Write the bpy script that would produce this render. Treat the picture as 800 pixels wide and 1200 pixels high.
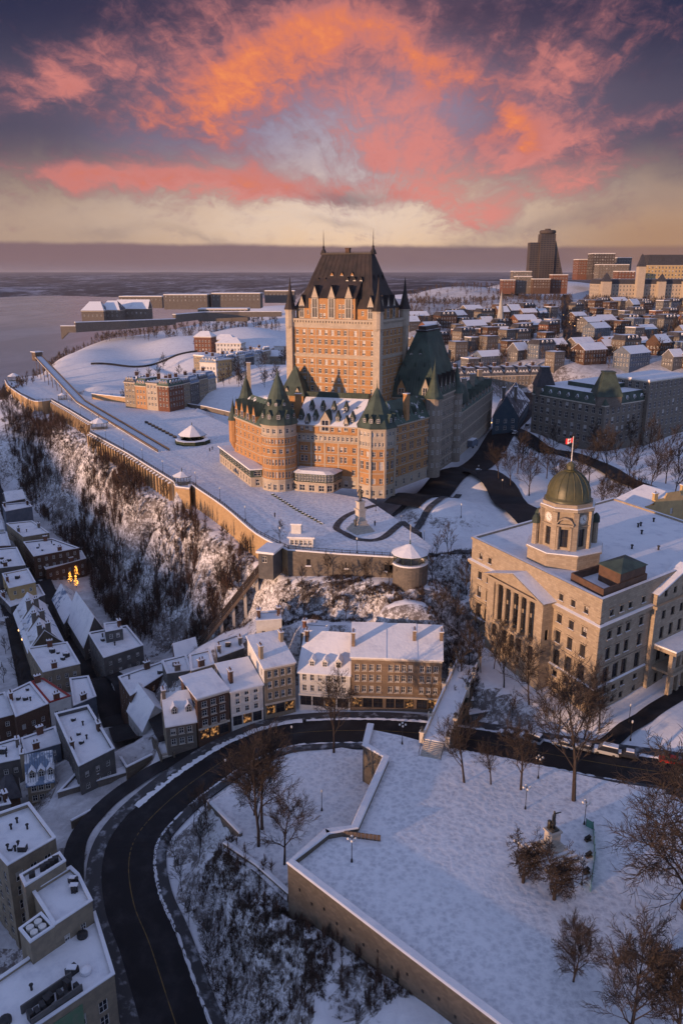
import bpy, math, random
import numpy as np
from mathutils import Matrix, Vector
for o in list(bpy.data.objects): bpy.data.objects.remove(o)
S = bpy.context.scene
COL = S.collection
R = math.radians
# ------------------------------------------------------------------ camera (28 mm drone lens, 75 m above the promenade, z = 0 there)
FPX = 933.0; PITCH = math.atan(280 / FPX); CH = 75.0
cd_ = bpy.data.cameras.new('camera'); cam = bpy.data.objects.new('camera', cd_); COL.objects.link(cam)
cd_.sensor_fit = 'VERTICAL'; cd_.sensor_height = 36.0; cd_.lens = 36.0 * FPX / 1200
cd_.clip_start = 1.0; cd_.clip_end = 120000
cam.location = (0, 0, CH); cam.rotation_euler = (math.pi / 2 - PITCH, 0, 0)
S.camera = cam
S.view_settings.view_transform = 'Standard'; S.view_settings.look = 'None'
S.view_settings.exposure = 1.12; S.view_settings.gamma = 1.0
try:
    S.cycles.max_bounces = 4; S.cycles.diffuse_bounces = 3; S.cycles.glossy_bounces = 2
    S.cycles.transmission_bounces = 2; S.cycles.volume_bounces = 0
    S.cycles.use_denoising = True; S.cycles.caustics_reflective = False; S.cycles.caustics_refractive = False
except Exception: pass
# ------------------------------------------------------------------ node helper: arithmetic on sockets
class NX:
    def __init__(s, tree, sock): s.t = tree; s.s = sock
    def _m(s, op, *a, clamp=False):
        n = s.t.nodes.new('ShaderNodeMath'); n.operation = op; n.use_clamp = clamp
        for i, x in enumerate((s,) + a):
            if isinstance(x, NX): s.t.links.new(x.s, n.inputs[i])
            else: n.inputs[i].default_value = x
        return NX(s.t, n.outputs[0])
    def __add__(s, o): return s._m('ADD', o)
    def __sub__(s, o): return s._m('SUBTRACT', o)
    def __mul__(s, o): return s._m('MULTIPLY', o)
    def __truediv__(s, o): return s._m('DIVIDE', o)
    __radd__ = __add__; __rmul__ = __mul__
    def __rsub__(s, o): return (s * -1.0) + o
    def clamp(s): return s._m('ADD', 0.0, clamp=True)
    def f(s, op, *a): return s._m(op, *a)
    def sm(s, a, b):          # smoothstep from a to b (either order)
        n = s.t.nodes.new('ShaderNodeMapRange'); n.interpolation_type = 'SMOOTHSTEP'
        s.t.links.new(s.s, n.inputs[0])
        if a < b: v = (a, b, 0, 1)
        else: v = (b, a, 1, 0)
        for i in range(4): n.inputs[i + 1].default_value = v[i]
        return NX(s.t, n.outputs[0])
def xyz(t, x, y, z):
    n = t.nodes.new('ShaderNodeCombineXYZ')
    for i, v in enumerate((x, y, z)):
        if isinstance(v, NX): t.links.new(v.s, n.inputs[i])
        else: n.inputs[i].default_value = v
    return n.outputs[0]
def noise(t, vec, scale, detail=4, rough=0.55, dist=0.0, dim='3D'):
    n = t.nodes.new('ShaderNodeTexNoise'); n.noise_dimensions = dim
    if vec is not None: t.links.new(vec, n.inputs['Vector'])
    n.inputs['Scale'].default_value = scale; n.inputs['Detail'].default_value = detail
    n.inputs['Roughness'].default_value = rough; n.inputs['Distortion'].default_value = dist
    return NX(t, n.outputs['Fac'])
def mixc(t, f, a, b):
    n = t.nodes.new('ShaderNodeMix'); n.data_type = 'RGBA'; n.clamp_factor = True
    if isinstance(f, NX): t.links.new(f.s, n.inputs[0])
    else: n.inputs[0].default_value = f
    for k, v in ((6, a), (7, b)):
        if isinstance(v, tuple): n.inputs[k].default_value = (*v[:3], 1)
        else: t.links.new(v, n.inputs[k])
    return n.outputs[2]
def ramp(t, f, stops):
    n = t.nodes.new('ShaderNodeValToRGB'); e = n.color_ramp.elements
    while len(e) < len(stops): e.new(0.5)
    for el, (p, c) in zip(e, stops): el.position = p; el.color = (*c, 1)
    t.links.new(f.s, n.inputs[0]); return n.outputs[0]
# ------------------------------------------------------------------ sun and sky
SUN_EL = 4.6; SX, SY = -0.80, -0.60                       # direction (on the ground) towards the sun
sd = bpy.data.lights.new('sun', 'SUN'); sun = bpy.data.objects.new('sun', sd); COL.objects.link(sun)
sd.energy = 2.5; sd.angle = R(0.8); sd.color = (1.0, 0.57, 0.31)
sv = Vector((SX * math.cos(R(SUN_EL)), SY * math.cos(R(SUN_EL)), math.sin(R(SUN_EL))))
sun.rotation_euler = sv.to_track_quat('Z', 'Y').to_euler()
W_ = bpy.data.worlds.new('World'); S.world = W_; W_.use_nodes = True
t = W_.node_tree; t.nodes.clear()
tc = t.nodes.new('ShaderNodeTexCoord'); sep = t.nodes.new('ShaderNodeSeparateXYZ')
t.links.new(tc.outputs['Generated'], sep.inputs[0])
dx, dy, dz = (NX(t, sep.outputs[i]) for i in range(3))
az = dx.f('ARCTAN2', dy) * 57.2958                          # degrees, 0 = straight over the chateau
el = dz.f('ARCSINE') * 57.2958
base = xyz(t, az * 0.1, el * 0.1, 0.0)
warp = noise(t, base, 1.3, 4, 0.55) - 0.5
warp2 = noise(t, xyz(t, az * 0.1 + 7.3, el * 0.13, 3.1), 1.7, 5, 0.6) - 0.5
cx = az - 2.5 + warp * 3.0; cy = (el - 2.0) * 1.3 + warp2 * 3.0
rr = (cx * cx + cy * cy + 0.5).f('SQRT'); th = cy.f('ARCTAN2', cx)
streak = noise(t, xyz(t, th * 3.4, rr.f('LOGARITHM', 2.718) * 0.9, 1.7), 2.2, 8, 0.66, 0.5)
puff = noise(t, xyz(t, az * 0.11 + warp * 0.7, el * 0.17 + warp2 * 0.7, 5.0), 2.6, 7, 0.60, 0.3)
fine = noise(t, xyz(t, az * 0.2 + warp2, el * 0.32 + warp, 9.0), 4.0, 6, 0.65, 0.5)
wx = az + warp * 3.2 + (streak - 0.5) * 2.4; wy = el + warp2 * 2.2 + (fine - 0.5) * 0.9
def pxdir(px, py):
    c_, s_ = math.cos(PITCH), math.sin(PITCH); u = (px - 400) / FPX; v = (600 - py) / FPX; X_, Y_, Z_ = u, c_ + v * s_, -s_ + v * c_
    return math.degrees(math.atan2(X_, Y_)), math.degrees(math.atan2(Z_, math.hypot(X_, Y_)))
def cloud(px, py, ln, wd, ang, k, gx=None, gy=None):
    """one drift of cloud: where it stands in the sky, how long and wide, how it leans"""
    a, e = pxdir(px, py); ca, sa = math.cos(math.radians(-ang)), math.sin(math.radians(-ang)); X_ = (gx or wx) - a; Y_ = (gy or wy) - e
    u = (X_ * ca + Y_ * sa) * (1 / (ln * .066)); v = (Y_ * ca - X_ * sa) * (1 / (wd * .078)); q = u * u + v * v
    return (q * -1.0).f('EXPONENT') * k
def total(L, **k):
    r_ = None
    for q in L: r_ = cloud(*q, **k) if r_ is None else r_ + cloud(*q, **k)
    return r_
hot = total([(315, 78, 75, 26, -24, 1.0), (200, 124, 75, 20, -32, .62), (265, 150, 26, 20, 10, .5), (470, 52, 60, 20, 48, .75), (562, 106, 64, 20, 38, .62), (602, 150, 36, 14, 62, .45), (255, 213, 175, 9, 2, .62), (726, 84, 48, 6, -52, .45), (62, 116, 45, 5, -16, .34), (622, 163, 14, 9, 0, .4), (375, 45, 70, 22, -20, .5)])
rosy = total([(425, 140, 60, 30, 10, .5), (500, 186, 80, 32, 52, .7), (536, 232, 70, 16, 26, .62), (405, 25, 130, 26, 0, .45), (720, 150, 110, 10, -14, .62), (700, 203, 125, 10, -17, .60), (110, 208, 150, 16, 4, .55), (600, 198, 80, 18, 18, .5), (60, 96, 100, 24, -8, .5), (150, 58, 120, 26, -24, .40), (650, 105, 90, 40, 60, .36), (320, 225, 150, 10, 4, .45), (690, 60, 80, 22, -58, .45), (250, 190, 120, 20, 6, .28), (420, 125, 230, 85, 0, .26)])
tex = (streak * 0.70 + puff * 0.95 + fine * 0.60 - 0.62) * 1.45          # about 0.1 .. 1
hc = hot.f('MINIMUM', 1.0); rc_ = rosy.f('MINIMUM', 1.0)
hotm = ((tex + hc * 0.95 - 0.90) * 0.88).clamp().sm(0.0, 1.0); rosem = ((tex + rc_ * 0.80 + hc * 0.65 - 0.74) * 0.95).clamp().sm(0.0, 0.95)
ctr = ((az - 0.5) * (az - 0.5) * (-1 / 130.0)).f('EXPONENT')
top_c = mixc(t, ctr, (0.026, 0.030, 0.072), (0.105, 0.066, 0.105))
mid_c = mixc(t, ctr, (0.085, 0.075, 0.120), (0.36, 0.25, 0.34))
low_c = mixc(t, ctr, (0.42, 0.29, 0.22), (0.86, 0.56, 0.33))
elw = el + (puff - 0.5) * 2.0 + (streak - 0.5) * 1.4
c0 = mixc(t, elw.sm(15.5, 9.0), top_c, mid_c)
c0 = mixc(t, elw.sm(8.6, 3.0), c0, low_c)
blue = total([(320, 138, 52, 26, 10, .75), (505, 112, 40, 16, 35, .7), (400, 190, 70, 34, 0, .55), (180, 165, 60, 14, 0, .3)])
c0 = mixc(t, blue * (0.5 + puff * 0.7), c0, (0.27, 0.26, 0.40))
pale = total([(405, 190, 85, 36, 0, .4), (400, 255, 240, 26, 0, .55)])
c0 = mixc(t, pale * (0.5 + streak * 0.8), c0, (0.80, 0.67, 0.60))
c0 = mixc(t, az.sm(9.0, 21.0) * el.sm(6.0, 2.0) * 0.75, c0, (0.42, 0.23, 0.13))
shade = (puff * 0.55 + streak * 0.55).sm(0.52, 0.70) * el.sm(4.5, 8.5) * 0.32
c1 = mixc(t, shade, c0, mixc(t, ctr, (0.038, 0.034, 0.070), (0.10, 0.068, 0.11)))
c1 = mixc(t, rosem * 0.9, c1, ramp(t, rosem, [(0.0, (.17, .10, .15)), (0.5, (.40, .16, .18)), (1.0, (.70, .235, .205))]))
c1 = mixc(t, hotm * 0.92, c1, ramp(t, hotm, [(0.0, (.26, .10, .13)), (0.4, (.54, .155, .115)), (0.8, (.80, .215, .085)), (1.0, (.90, .28, .10))]))
grey = total([(402, 231, 38, 6, 2, .8), (395, 262, 30, 4, 4, .4), (130, 270, 30, 5, -8, .35), (245, 277, 45, 4, 10, .4), (548, 294, 26, 4, 4, .6), (650, 262, 120, 8, -12, .4)])
c1 = mixc(t, grey * 0.8, c1, (0.19, 0.14, 0.165))
bt = 1.80 + warp2 * 0.34 + (noise(t, xyz(t, az * 0.3, 0.0, 4.0), 1.6, 5, .6) - 0.5) * 0.22 - az * 0.006
bank = (bt - el).sm(-0.16, 0.20)
bankc = mixc(t, az.sm(-14.0, 20.0), (0.215, 0.135, 0.155), (0.20, 0.130, 0.150))
bankc = mixc(t, az.sm(12.0, 20.0) * 0.6, bankc, (0.33, 0.18, 0.12))
bankc = mixc(t, el.sm(0.9, 0.1) * 0.45, bankc, (0.20, 0.165, 0.22))
c1 = mixc(t, bank * 0.95, c1, bankc)
c1 = mixc(t, el.sm(0.3, -0.5), c1, (0.16, 0.13, 0.17))
sky = t.nodes.new('ShaderNodeTexSky'); sky.sky_type = 'NISHITA'; sky.sun_disc = False
sky.sun_elevation = R(SUN_EL); sky.sun_rotation = math.atan2(SX, SY); sky.altitude = 100; sky.air_density = 1.0; sky.dust_density = 0.6; sky.ozone_density = 4.0
bgn = t.nodes.new('ShaderNodeBackground'); t.links.new(sky.outputs[0], bgn.inputs[0]); bgn.inputs[1].default_value = 0.13
bgc = t.nodes.new('ShaderNodeBackground'); t.links.new(c1, bgc.inputs[0]); bgc.inputs[1].default_value = 0.46
mx = t.nodes.new('ShaderNodeMixShader')
front = el.sm(36.0, 15.0) * (az.f('ABSOLUTE')).sm(95.0, 40.0)
veil = t.nodes.new('ShaderNodeBackground'); t.links.new(mixc(t, puff.sm(0.35, 0.7), (0.32, 0.37, 0.62), (0.42, 0.42, 0.60)), veil.inputs[0]); veil.inputs[1].default_value = 0.48
mv = t.nodes.new('ShaderNodeMixShader'); mv.inputs[0].default_value = 0.6; t.links.new(bgn.outputs[0], mv.inputs[1]); t.links.new(veil.outputs[0], mv.inputs[2])     # high thin cloud over the rest of the sky
t.links.new(front.s, mx.inputs[0]); t.links.new(mv.outputs[0], mx.inputs[1]); t.links.new(bgc.outputs[0], mx.inputs[2])
wo = t.nodes.new('ShaderNodeOutputWorld'); t.links.new(mx.outputs[0], wo.inputs[0])
try: W_.cycles.sampling_method = 'MANUAL'; W_.cycles.sample_map_resolution = 512
except Exception: pass
# ------------------------------------------------------------------ where a sight line through the photograph meets a level (z) or a distance (y)
_c, _s = math.cos(PITCH), math.sin(PITCH)
def _ray(px, py):
    u = (px - 400) / FPX; v = (600 - py) / FPX
    return u, _c + v * _s, -_s + v * _c
def P3(px, py, z):
    d = _ray(px, py); k = (z - CH) / d[2]; return Vector((d[0] * k, d[1] * k, z))
def P2(px, py, z): return P3(px, py, z).xy
def PY(px, py, y):
    d = _ray(px, py); k = y / d[1]; return Vector((d[0] * k, y, CH + d[2] * k))
def pix(x, y, z):
    dz = z - CH; f = y * _c - dz * _s; up = y * _s + dz * _c
    return 400 + FPX * x / f, 600 - FPX * up / f
# ------------------------------------------------------------------ materials
MATS = {}
def mat(name, col, col2=None, rough=0.8, scale=1.0, bump=0.0, spec=0.3, snow=None, metal=0.0, emit=0.0, coord='Object', contrast=(0.35, 0.65), bscale=None, detail=4, ecol=None):
    """col..col2 by noise; snow = (normal-z threshold, amount) lays snow on faces that look up."""
    if name in MATS: return MATS[name]
    m = bpy.data.materials.new(name); m.use_nodes = True; t = m.node_tree; b = t.nodes['Principled BSDF']
    g = t.nodes.new('ShaderNodeNewGeometry'); pos = g.outputs['Position']
    b.inputs['Roughness'].default_value = rough; b.inputs['Metallic'].default_value = metal
    b.inputs['Specular IOR Level'].default_value = spec
    c = (*col, 1)
    if col2:
        n = noise(t, pos, scale, detail, 0.6); c = mixc(t, n.sm(*contrast), col, col2)
    if snow:
        sp = t.nodes.new('ShaderNodeSeparateXYZ'); t.links.new(g.outputs['Normal'], sp.inputs[0])
        n2 = noise(t, pos, snow[2] if len(snow) > 2 else 0.35, 5, 0.65)
        f = (NX(t, sp.outputs[2]) + (n2 - 0.5) * snow[1]).sm(snow[0] - 0.04, snow[0] + 0.04)
        c = mixc(t, f, c if not isinstance(c, tuple) else c[:3], (0.80, 0.81, 0.85))
    if isinstance(c, tuple): b.inputs['Base Color'].default_value = c
    else: t.links.new(c, b.inputs['Base Color'])
    if bump:
        bn = t.nodes.new('ShaderNodeBump'); bn.inputs['Strength'].default_value = min(1, bump); bn.inputs['Distance'].default_value = 0.25 * max(1, bump)
        h = noise(t, pos, bscale or scale * 3, 5, 0.6); t.links.new(h.s, bn.inputs['Height']); t.links.new(bn.outputs[0], b.inputs['Normal'])
    if emit:
        b.inputs['Emission Color'].default_value = (*(ecol or col), 1); b.inputs['Emission Strength'].default_value = emit
    MATS[name] = m; return m
def brick_mat(name, c1, c2, mortar, bw=0.6, bh=0.3, var=0.5):
    """masonry too fine to pick apart at this distance: colour per block, on top of real walls, bands and quoins"""
    if name in MATS: return MATS[name]
    m = bpy.data.materials.new(name); m.use_nodes = True; t = m.node_tree; b = t.nodes['Principled BSDF']
    g = t.nodes.new('ShaderNodeNewGeometry'); sp = t.nodes.new('ShaderNodeSeparateXYZ'); t.links.new(g.outputs['Position'], sp.inputs[0])
    x, y, z = (NX(t, sp.outputs[i]) for i in range(3))
    sn = t.nodes.new('ShaderNodeSeparateXYZ'); t.links.new(g.outputs['Normal'], sn.inputs[0])
    nx, ny = NX(t, sn.outputs[0]), NX(t, sn.outputs[1])
    u = x * ny - y * nx
    br = t.nodes.new('ShaderNodeTexBrick'); t.links.new(xyz(t, u, z, 0.0), br.inputs['Vector'])
    br.inputs['Color1'].default_value = (*c1, 1); br.inputs['Color2'].default_value = (*c2, 1); br.inputs['Mortar'].default_value = (*mortar, 1)
    br.inputs['Scale'].default_value = 1.0; br.inputs['Brick Width'].default_value = bw; br.inputs['Row Height'].default_value = bh; br.inputs['Mortar Size'].default_value = 0.02
    n = noise(t, g.outputs['Position'], 0.35, 5, 0.65)
    dk = tuple(v * 0.62 for v in c1)
    c = mixc(t, n.sm(0.48, 0.72) * var, br.outputs['Color'], dk)
    st = noise(t, xyz(t, u * 1.0, z * 0.12, 0.0), 1.6, 4, 0.6)
    c = mixc(t, st.sm(0.55, 0.75) * var * 0.5, c, tuple(v * 0.7 for v in c2))
    t.links.new(c, b.inputs['Base Color']); b.inputs['Roughness'].default_value = 0.85; b.inputs['Specular IOR Level'].default_value = 0.2
    bn = t.nodes.new('ShaderNodeBump'); bn.inputs['Strength'].default_value = 0.5; bn.inputs['Distance'].default_value = 0.04
    t.links.new(noise(t, g.outputs['Position'], 3.0, 4, .6).s, bn.inputs['Height']); t.links.new(bn.outputs[0], b.inputs['Normal'])
    MATS[name] = m; return m
SNOW = mat('snow', (.78, .79, .83), (.70, .72, .78), 0.7, 0.25, 0.35, bscale=1.2)
ROOFSNOW = mat('roof_snow', (.79, .80, .84), (.56, .58, .65), 0.7, 0.32, 0.4, bscale=1.3, contrast=(.45, .85), detail=6)
BRICK = brick_mat('orange_brick', (.46, .25, .105), (.37, .19, .08), (.34, .22, .14))
STONE = brick_mat('pale_stone', (.47, .40, .32), (.40, .34, .27), (.33, .29, .24), 1.0, 0.5)
GREYSTONE = brick_mat('grey_stone', (.185, .16, .135), (.14, .12, .105), (.12, .105, .095), 0.9, 0.45)
TANSTONE = brick_mat('tan_stone', (.39, .325, .245), (.30, .245, .185), (.22, .18, .14), 1.1, 0.55, 0.7)
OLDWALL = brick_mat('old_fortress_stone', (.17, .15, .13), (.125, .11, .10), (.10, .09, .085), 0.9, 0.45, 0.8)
CHSTONE = brick_mat('castle_grey_stone', (.30, .26, .215), (.24, .205, .17), (.19, .165, .14), .9, .45)
MINSTONE = brick_mat('ministry_stone', (.215, .19, .16), (.165, .145, .125), (.13, .115, .10), .9, .45)
DKFRAME = mat('dark_frame', (.055, .045, .038), None, .6)
RUBBLE = brick_mat('rubble_stone', (.175, .148, .115), (.125, .106, .085), (.105, .09, .075), 0.8, 0.4, 0.8)
DKBRICK = brick_mat('brown_brick', (.10, .056, .04), (.075, .043, .032), (.15, .11, .09), 0.5, 0.25)
REDBRICK = brick_mat('red_brick', (.17, .068, .042), (.13, .052, .035), (.2, .14, .11), 0.5, 0.25)
WHITE = mat('white_render', (.66, .65, .63), (.56, .55, .53), 0.85, 0.6, 0.15)
CREAM = mat('cream_render', (.29, .24, .175), (.22, .185, .14), 0.85, 0.6, 0.15)
YELLOW = mat('yellow_render', (.48, .35, .17), (.40, .29, .145), 0.85, 0.5, 0.15)
BLUEGREY = mat('blue_grey_render', (.13, .155, .20), (.10, .125, .165), 0.85, 0.5, 0.15)
GREYRENDER = mat('grey_render', (.125, .12, .118), (.09, .088, .09), 0.85, 0.5, 0.15)
TRIM = mat('stone_trim', (.58, .52, .44), (.50, .44, .37), 0.8, 0.8, 0.1)
PAINT = mat('white_paint', (.72, .71, .69), (.64, .63, .61), 0.6, 1.5)
COPPER = mat('green_copper', (.08, .125, .10), (.045, .075, .062), 0.6, 0.25, 0.2, snow=(0.86, 0.9, 0.22), contrast=(.3, .7))
COPPER_S = mat('green_copper_steep', (.07, .10, .08), (.032, .048, .042), 0.6, 0.22, 0.2, contrast=(.3, .7))
COPPER_B = mat('brown_copper', (.045, .034, .032), (.02, .018, .019), 0.6, 0.22, 0.25, snow=(0.95, 0.7, 0.3), contrast=(.3, .7))
COPPER_SN = mat('copper_under_snow', (.085, .13, .105), (.05, .08, .066), 0.65, 0.3, 0.2, snow=(0.70, 0.75, 0.3))
DOMEGOLD = mat('olive_copper', (.105, .095, .038), (.055, .058, .03), 0.45, 0.35, 0.15, spec=.5, contrast=(.3, .7))
SLATE = mat('dark_slate', (.06, .06, .07), (.035, .035, .042), 0.6, 0.8, 0.2, snow=(0.80, 0.5, 0.3))
SLATE_SN = mat('slate_under_snow', (.10, .105, .125), (.06, .065, .08), 0.65, 0.5, 0.2, snow=(0.60, 0.85, 0.35))
TINBLUE = mat('blue_tin_under_snow', (.20, .27, .38), (.14, .20, .31), 0.5, 0.4, 0.1, snow=(0.62, 0.95, 0.3))
DARK = mat('dark_metal', (.025, .025, .028), (.04, .04, .042), 0.5, 2.0)
IRON = mat('black_iron', (.018, .018, .02), None, 0.5)
GLASS = mat('window_glass', (.018, .02, .028), (.03, .033, .042), 0.12, 0.7, spec=0.6)
GLASSPALE = mat('window_blind', (.50, .48, .46), (.34, .33, .33), 0.5, 0.9)
GLASSLIT = mat('lit_window', (.05, .04, .035), None, 0.3)
_t = GLASSLIT.node_tree; _g = _t.nodes.new('ShaderNodeNewGeometry'); _b = _t.nodes['Principled BSDF']; _b.inputs['Emission Color'].default_value = (1, .46, .15, 1)
_t.links.new((noise(_t, _g.outputs['Position'], 1.3, 4, .7).sm(.46, .72) * 0.42).s, _b.inputs['Emission Strength'])
LAMPGLOW = mat('lamp_glow', (1, .6, .25), None, 0.4, emit=1.6, ecol=(1.0, .55, .2))
PATHM = mat('trodden_path', (.045, .045, .05), (.16, .16, .18), .75, .7, .2, contrast=(.45, .75))
LAMPGLASS = mat('lamp_glass', (.72, .70, .66), None, 0.3)
BARK = mat('bark', (.055, .042, .036), (.035, .028, .026), 0.9, 3.0)
TWIG = mat('twigs', (.062, .049, .044), (.040, .033, .031), 0.9, 1.0)
BRUSH = mat('brush_twigs', (.095, .068, .055), (.055, .042, .037), 0.9, 0.5)
ASPHALT = mat('asphalt', (.014, .014, .017), (.042, .042, .048), 0.6, 0.22, 0.2, contrast=(.42, .85), bscale=3, detail=7, spec=.15)
SIDEWALK = mat('pavement', (.055, .055, .06), (.30, .31, .34), 0.8, 0.5, 0.2, contrast=(.5, .72))
YLINE = mat('yellow_road_paint', (.20, .13, .04), (.06, .05, .03), 0.7, 0.8, contrast=(.4, .7))
GRANITE = mat('granite', (.54, .49, .43), (.45, .41, .36), 0.8, 1.0, 0.1)
BRONZE = mat('bronze', (.035, .032, .028), (.05, .05, .042), 0.45, 1.5, spec=.5)
WOOD = mat('weathered_wood', (.16, .12, .09), (.10, .075, .06), 0.85, 0.7)
EVERGREEN = mat('evergreen', (.028, .045, .026), (.05, .06, .035), 0.9, 0.8, snow=(.55, .8, .8))
CAR = {}
def carpaint(n, c): return mat(n + '_car_paint', c, None, 0.25, spec=0.6)
# ------------------------------------------------------------------ mesh building
class MB:
    def __init__(s): s.v = []; s.f = []; s.m = []
    def poly(s, pts, m=0):
        i = len(s.v); s.v.extend([tuple(p) for p in pts]); s.f.append(tuple(range(i, i + len(pts)))); s.m.append(m)
    def box(s, c, d, ang=0.0, m=0, base=True):
        """box at c (centre of its bottom), d = size, turned by ang about z"""
        ca, sa = math.cos(ang), math.sin(ang); hx, hy = d[0] / 2, d[1] / 2; i = len(s.v)
        for z in (0, d[2]):
            for x, y in ((-hx, -hy), (hx, -hy), (hx, hy), (-hx, hy)):
                s.v.append((c[0] + x * ca - y * sa, c[1] + x * sa + y * ca, c[2] + z))
        fs = [(i + 4, i + 5, i + 6, i + 7), (i, i + 1, i + 5, i + 4), (i + 1, i + 2, i + 6, i + 5), (i + 2, i + 3, i + 7, i + 6), (i + 3, i, i + 4, i + 7)]
        if base: fs.append((i + 3, i + 2, i + 1, i))
        s.f += fs; s.m += [m] * len(fs)
    def bar(s, a, b, w, h, m=0):
        """box beam from a to b, w wide and h high, its bottom on the line a-b"""
        a = Vector(a); b = Vector(b); d = b - a; n = Vector((d.y, -d.x, 0))
        n = n.normalized() * (w / 2) if n.length > 1e-6 else Vector((w / 2, 0, 0))
        up = Vector((0, 0, h)); i = len(s.v)
        s.v += [tuple(q) for q in (a + n, b + n, b - n, a - n, a + n + up, b + n + up, b - n + up, a - n + up)]
        fs = [(i, i + 3, i + 2, i + 1), (i + 4, i + 5, i + 6, i + 7), (i, i + 1, i + 5, i + 4), (i + 1, i + 2, i + 6, i + 5), (i + 2, i + 3, i + 7, i + 6), (i + 3, i, i + 4, i + 7)]
        s.f += fs; s.m += [m] * 6
    def prism(s, poly, z0, z1, m=0, mt=None, bottom=False):
        n = len(poly); i = len(s.v)
        s.v += [(p[0], p[1], z0) for p in poly] + [(p[0], p[1], z1) for p in poly]
        for k in range(n):
            j = (k + 1) % n; s.f.append((i + k, i + j, i + n + j, i + n + k)); s.m.append(m)
        s.f.append(tuple(i + n + k for k in range(n))); s.m.append(m if mt is None else mt)
        if bottom: s.f.append(tuple(i + k for k in reversed(range(n)))); s.m.append(m)
    def tube(s, pts, rad, n=4, m=0, cap=False):
        pts = [Vector(p) for p in pts]; i0 = len(s.v)
        for k, p in enumerate(pts):
            d = (pts[min(k + 1, len(pts) - 1)] - pts[max(k - 1, 0)]).normalized()
            a = d.orthogonal().normalized() if abs(d.z) > 0.99 else d.cross(Vector((0, 0, 1))).normalized()
            b = d.cross(a); r = rad[k] if isinstance(rad, (list, tuple)) else rad
            for q in range(n):
                w = 2 * math.pi * q / n; s.v.append(tuple(p + a * (r * math.cos(w)) + b * (r * math.sin(w))))
        for k in range(len(pts) - 1):
            for q in range(n):
                a = i0 + k * n + q; b = i0 + k * n + (q + 1) % n
                s.f.append((a, b, b + n, a + n)); s.m.append(m)
        if cap:
            s.f.append(tuple(i0 + q for q in reversed(range(n)))); s.m.append(m)
            e = i0 + (len(pts) - 1) * n; s.f.append(tuple(e + q for q in range(n))); s.m.append(m)
    def lathe(s, prof, n=16, c=(0, 0, 0), m=0, a0=0.0):
        i0 = len(s.v); k = len(prof)
        for q in range(n):
            w = a0 + 2 * math.pi * q / n
            for r, z in prof: s.v.append((c[0] + r * math.cos(w), c[1] + r * math.sin(w), c[2] + z))
        for q in range(n):
            a = i0 + q * k; b = i0 + ((q + 1) % n) * k
            for j in range(k - 1):
                s.f.append((a + j, b + j, b + j + 1, a + j + 1)); s.m.append(m)
    def grid(s, P, m=0):
        """P: rows of points"""
        i = len(s.v); nr, nc = len(P), len(P[0])
        for row in P: s.v += [tuple(p) for p in row]
        for a in range(nr - 1):
            for b in range(nc - 1):
                k = i + a * nc + b; s.f.append((k, k + 1, k + nc + 1, k + nc)); s.m.append(m)
    def ball(s, c, r, n=8, k=5, m=0, sz=1.0):
        s.lathe([(max(1e-3, r * math.sin(math.pi * j / k)), -r * sz * math.cos(math.pi * j / k)) for j in range(k + 1)], n, c, m)
    def mesh(s, name, mats, smooth=False):
        me = bpy.data.meshes.new(name); me.from_pydata(s.v, [], s.f)
        for x in (mats if isinstance(mats, (list, tuple)) else [mats]): me.materials.append(x)
        if any(s.m): me.polygons.foreach_set('material_index', s.m)
        if smooth: me.polygons.foreach_set('use_smooth', [True] * len(s.f))
        return me
WM = {}
ID4 = Matrix.Identity(4)
def put(name, me, parent=None, M=None, kind=None, label=None):
    """link mesh ME as an object; M is its matrix in the world"""
    o = bpy.data.objects.new(name, me); COL.objects.link(o); M = M if M is not None else ID4
    if parent is not None:
        o.parent = parent; o.matrix_parent_inverse = WM[parent.name].inverted()
    o.matrix_basis = M; WM[o.name] = M
    if kind: o['kind'] = kind
    if label: o['label'] = label
    return o
def part(name, mb, mats, parent, smooth=False, M=None, kind=None, label=None):
    if not mb.f: return None
    return put(name, mb.mesh(name, mats, smooth), parent, M, kind, label)
def tag(o, label, cat, group=None):
    o['label'] = label; o['category'] = cat
    if group: o['group'] = group
    return o
def thing(name, label, cat, loc, group=None, rz=0.0):
    o = bpy.data.objects.new(name, None); COL.objects.link(o); o.empty_display_size = 0.5
    M = Matrix.Translation(Vector((loc[0], loc[1], loc[2] if len(loc) > 2 else 0))) @ Matrix.Rotation(rz, 4, 'Z')
    o.matrix_basis = M; WM[o.name] = M
    return tag(o, label, cat, group)
def struct(name, mb, mats, smooth=False):
    o = put(name, mb.mesh(name, mats, smooth)); o['kind'] = 'structure'; return o
def clone(src, M, label=None):
    """copy of a thing with its parts and sub-parts, set at M"""
    r = src.copy(); COL.objects.link(r); base = WM[src.name]; r.matrix_basis = M; WM[r.name] = M
    if label: r['label'] = label
    def rec(a, b):
        for ch in KIDS.get(a.name, ()):
            c = ch.copy(); COL.objects.link(c); c.parent = b; WM[c.name] = M @ base.inverted() @ WM[ch.name]; rec(ch, c)
    rec(src, r); return r
KIDS = {}
def kids(root):
    """remember the children of a proto (call once when it is complete)"""
    for o in bpy.data.objects:
        if o.parent is not None: KIDS.setdefault(o.parent.name, [])
    KIDS.clear()
    for o in bpy.data.objects:
        if o.parent is not None: KIDS.setdefault(o.parent.name, []).append(o)
ORD = 'first second third fourth fifth sixth seventh eighth ninth tenth eleventh twelfth thirteenth fourteenth fifteenth sixteenth seventeenth eighteenth nineteenth twentieth'.split()
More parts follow.
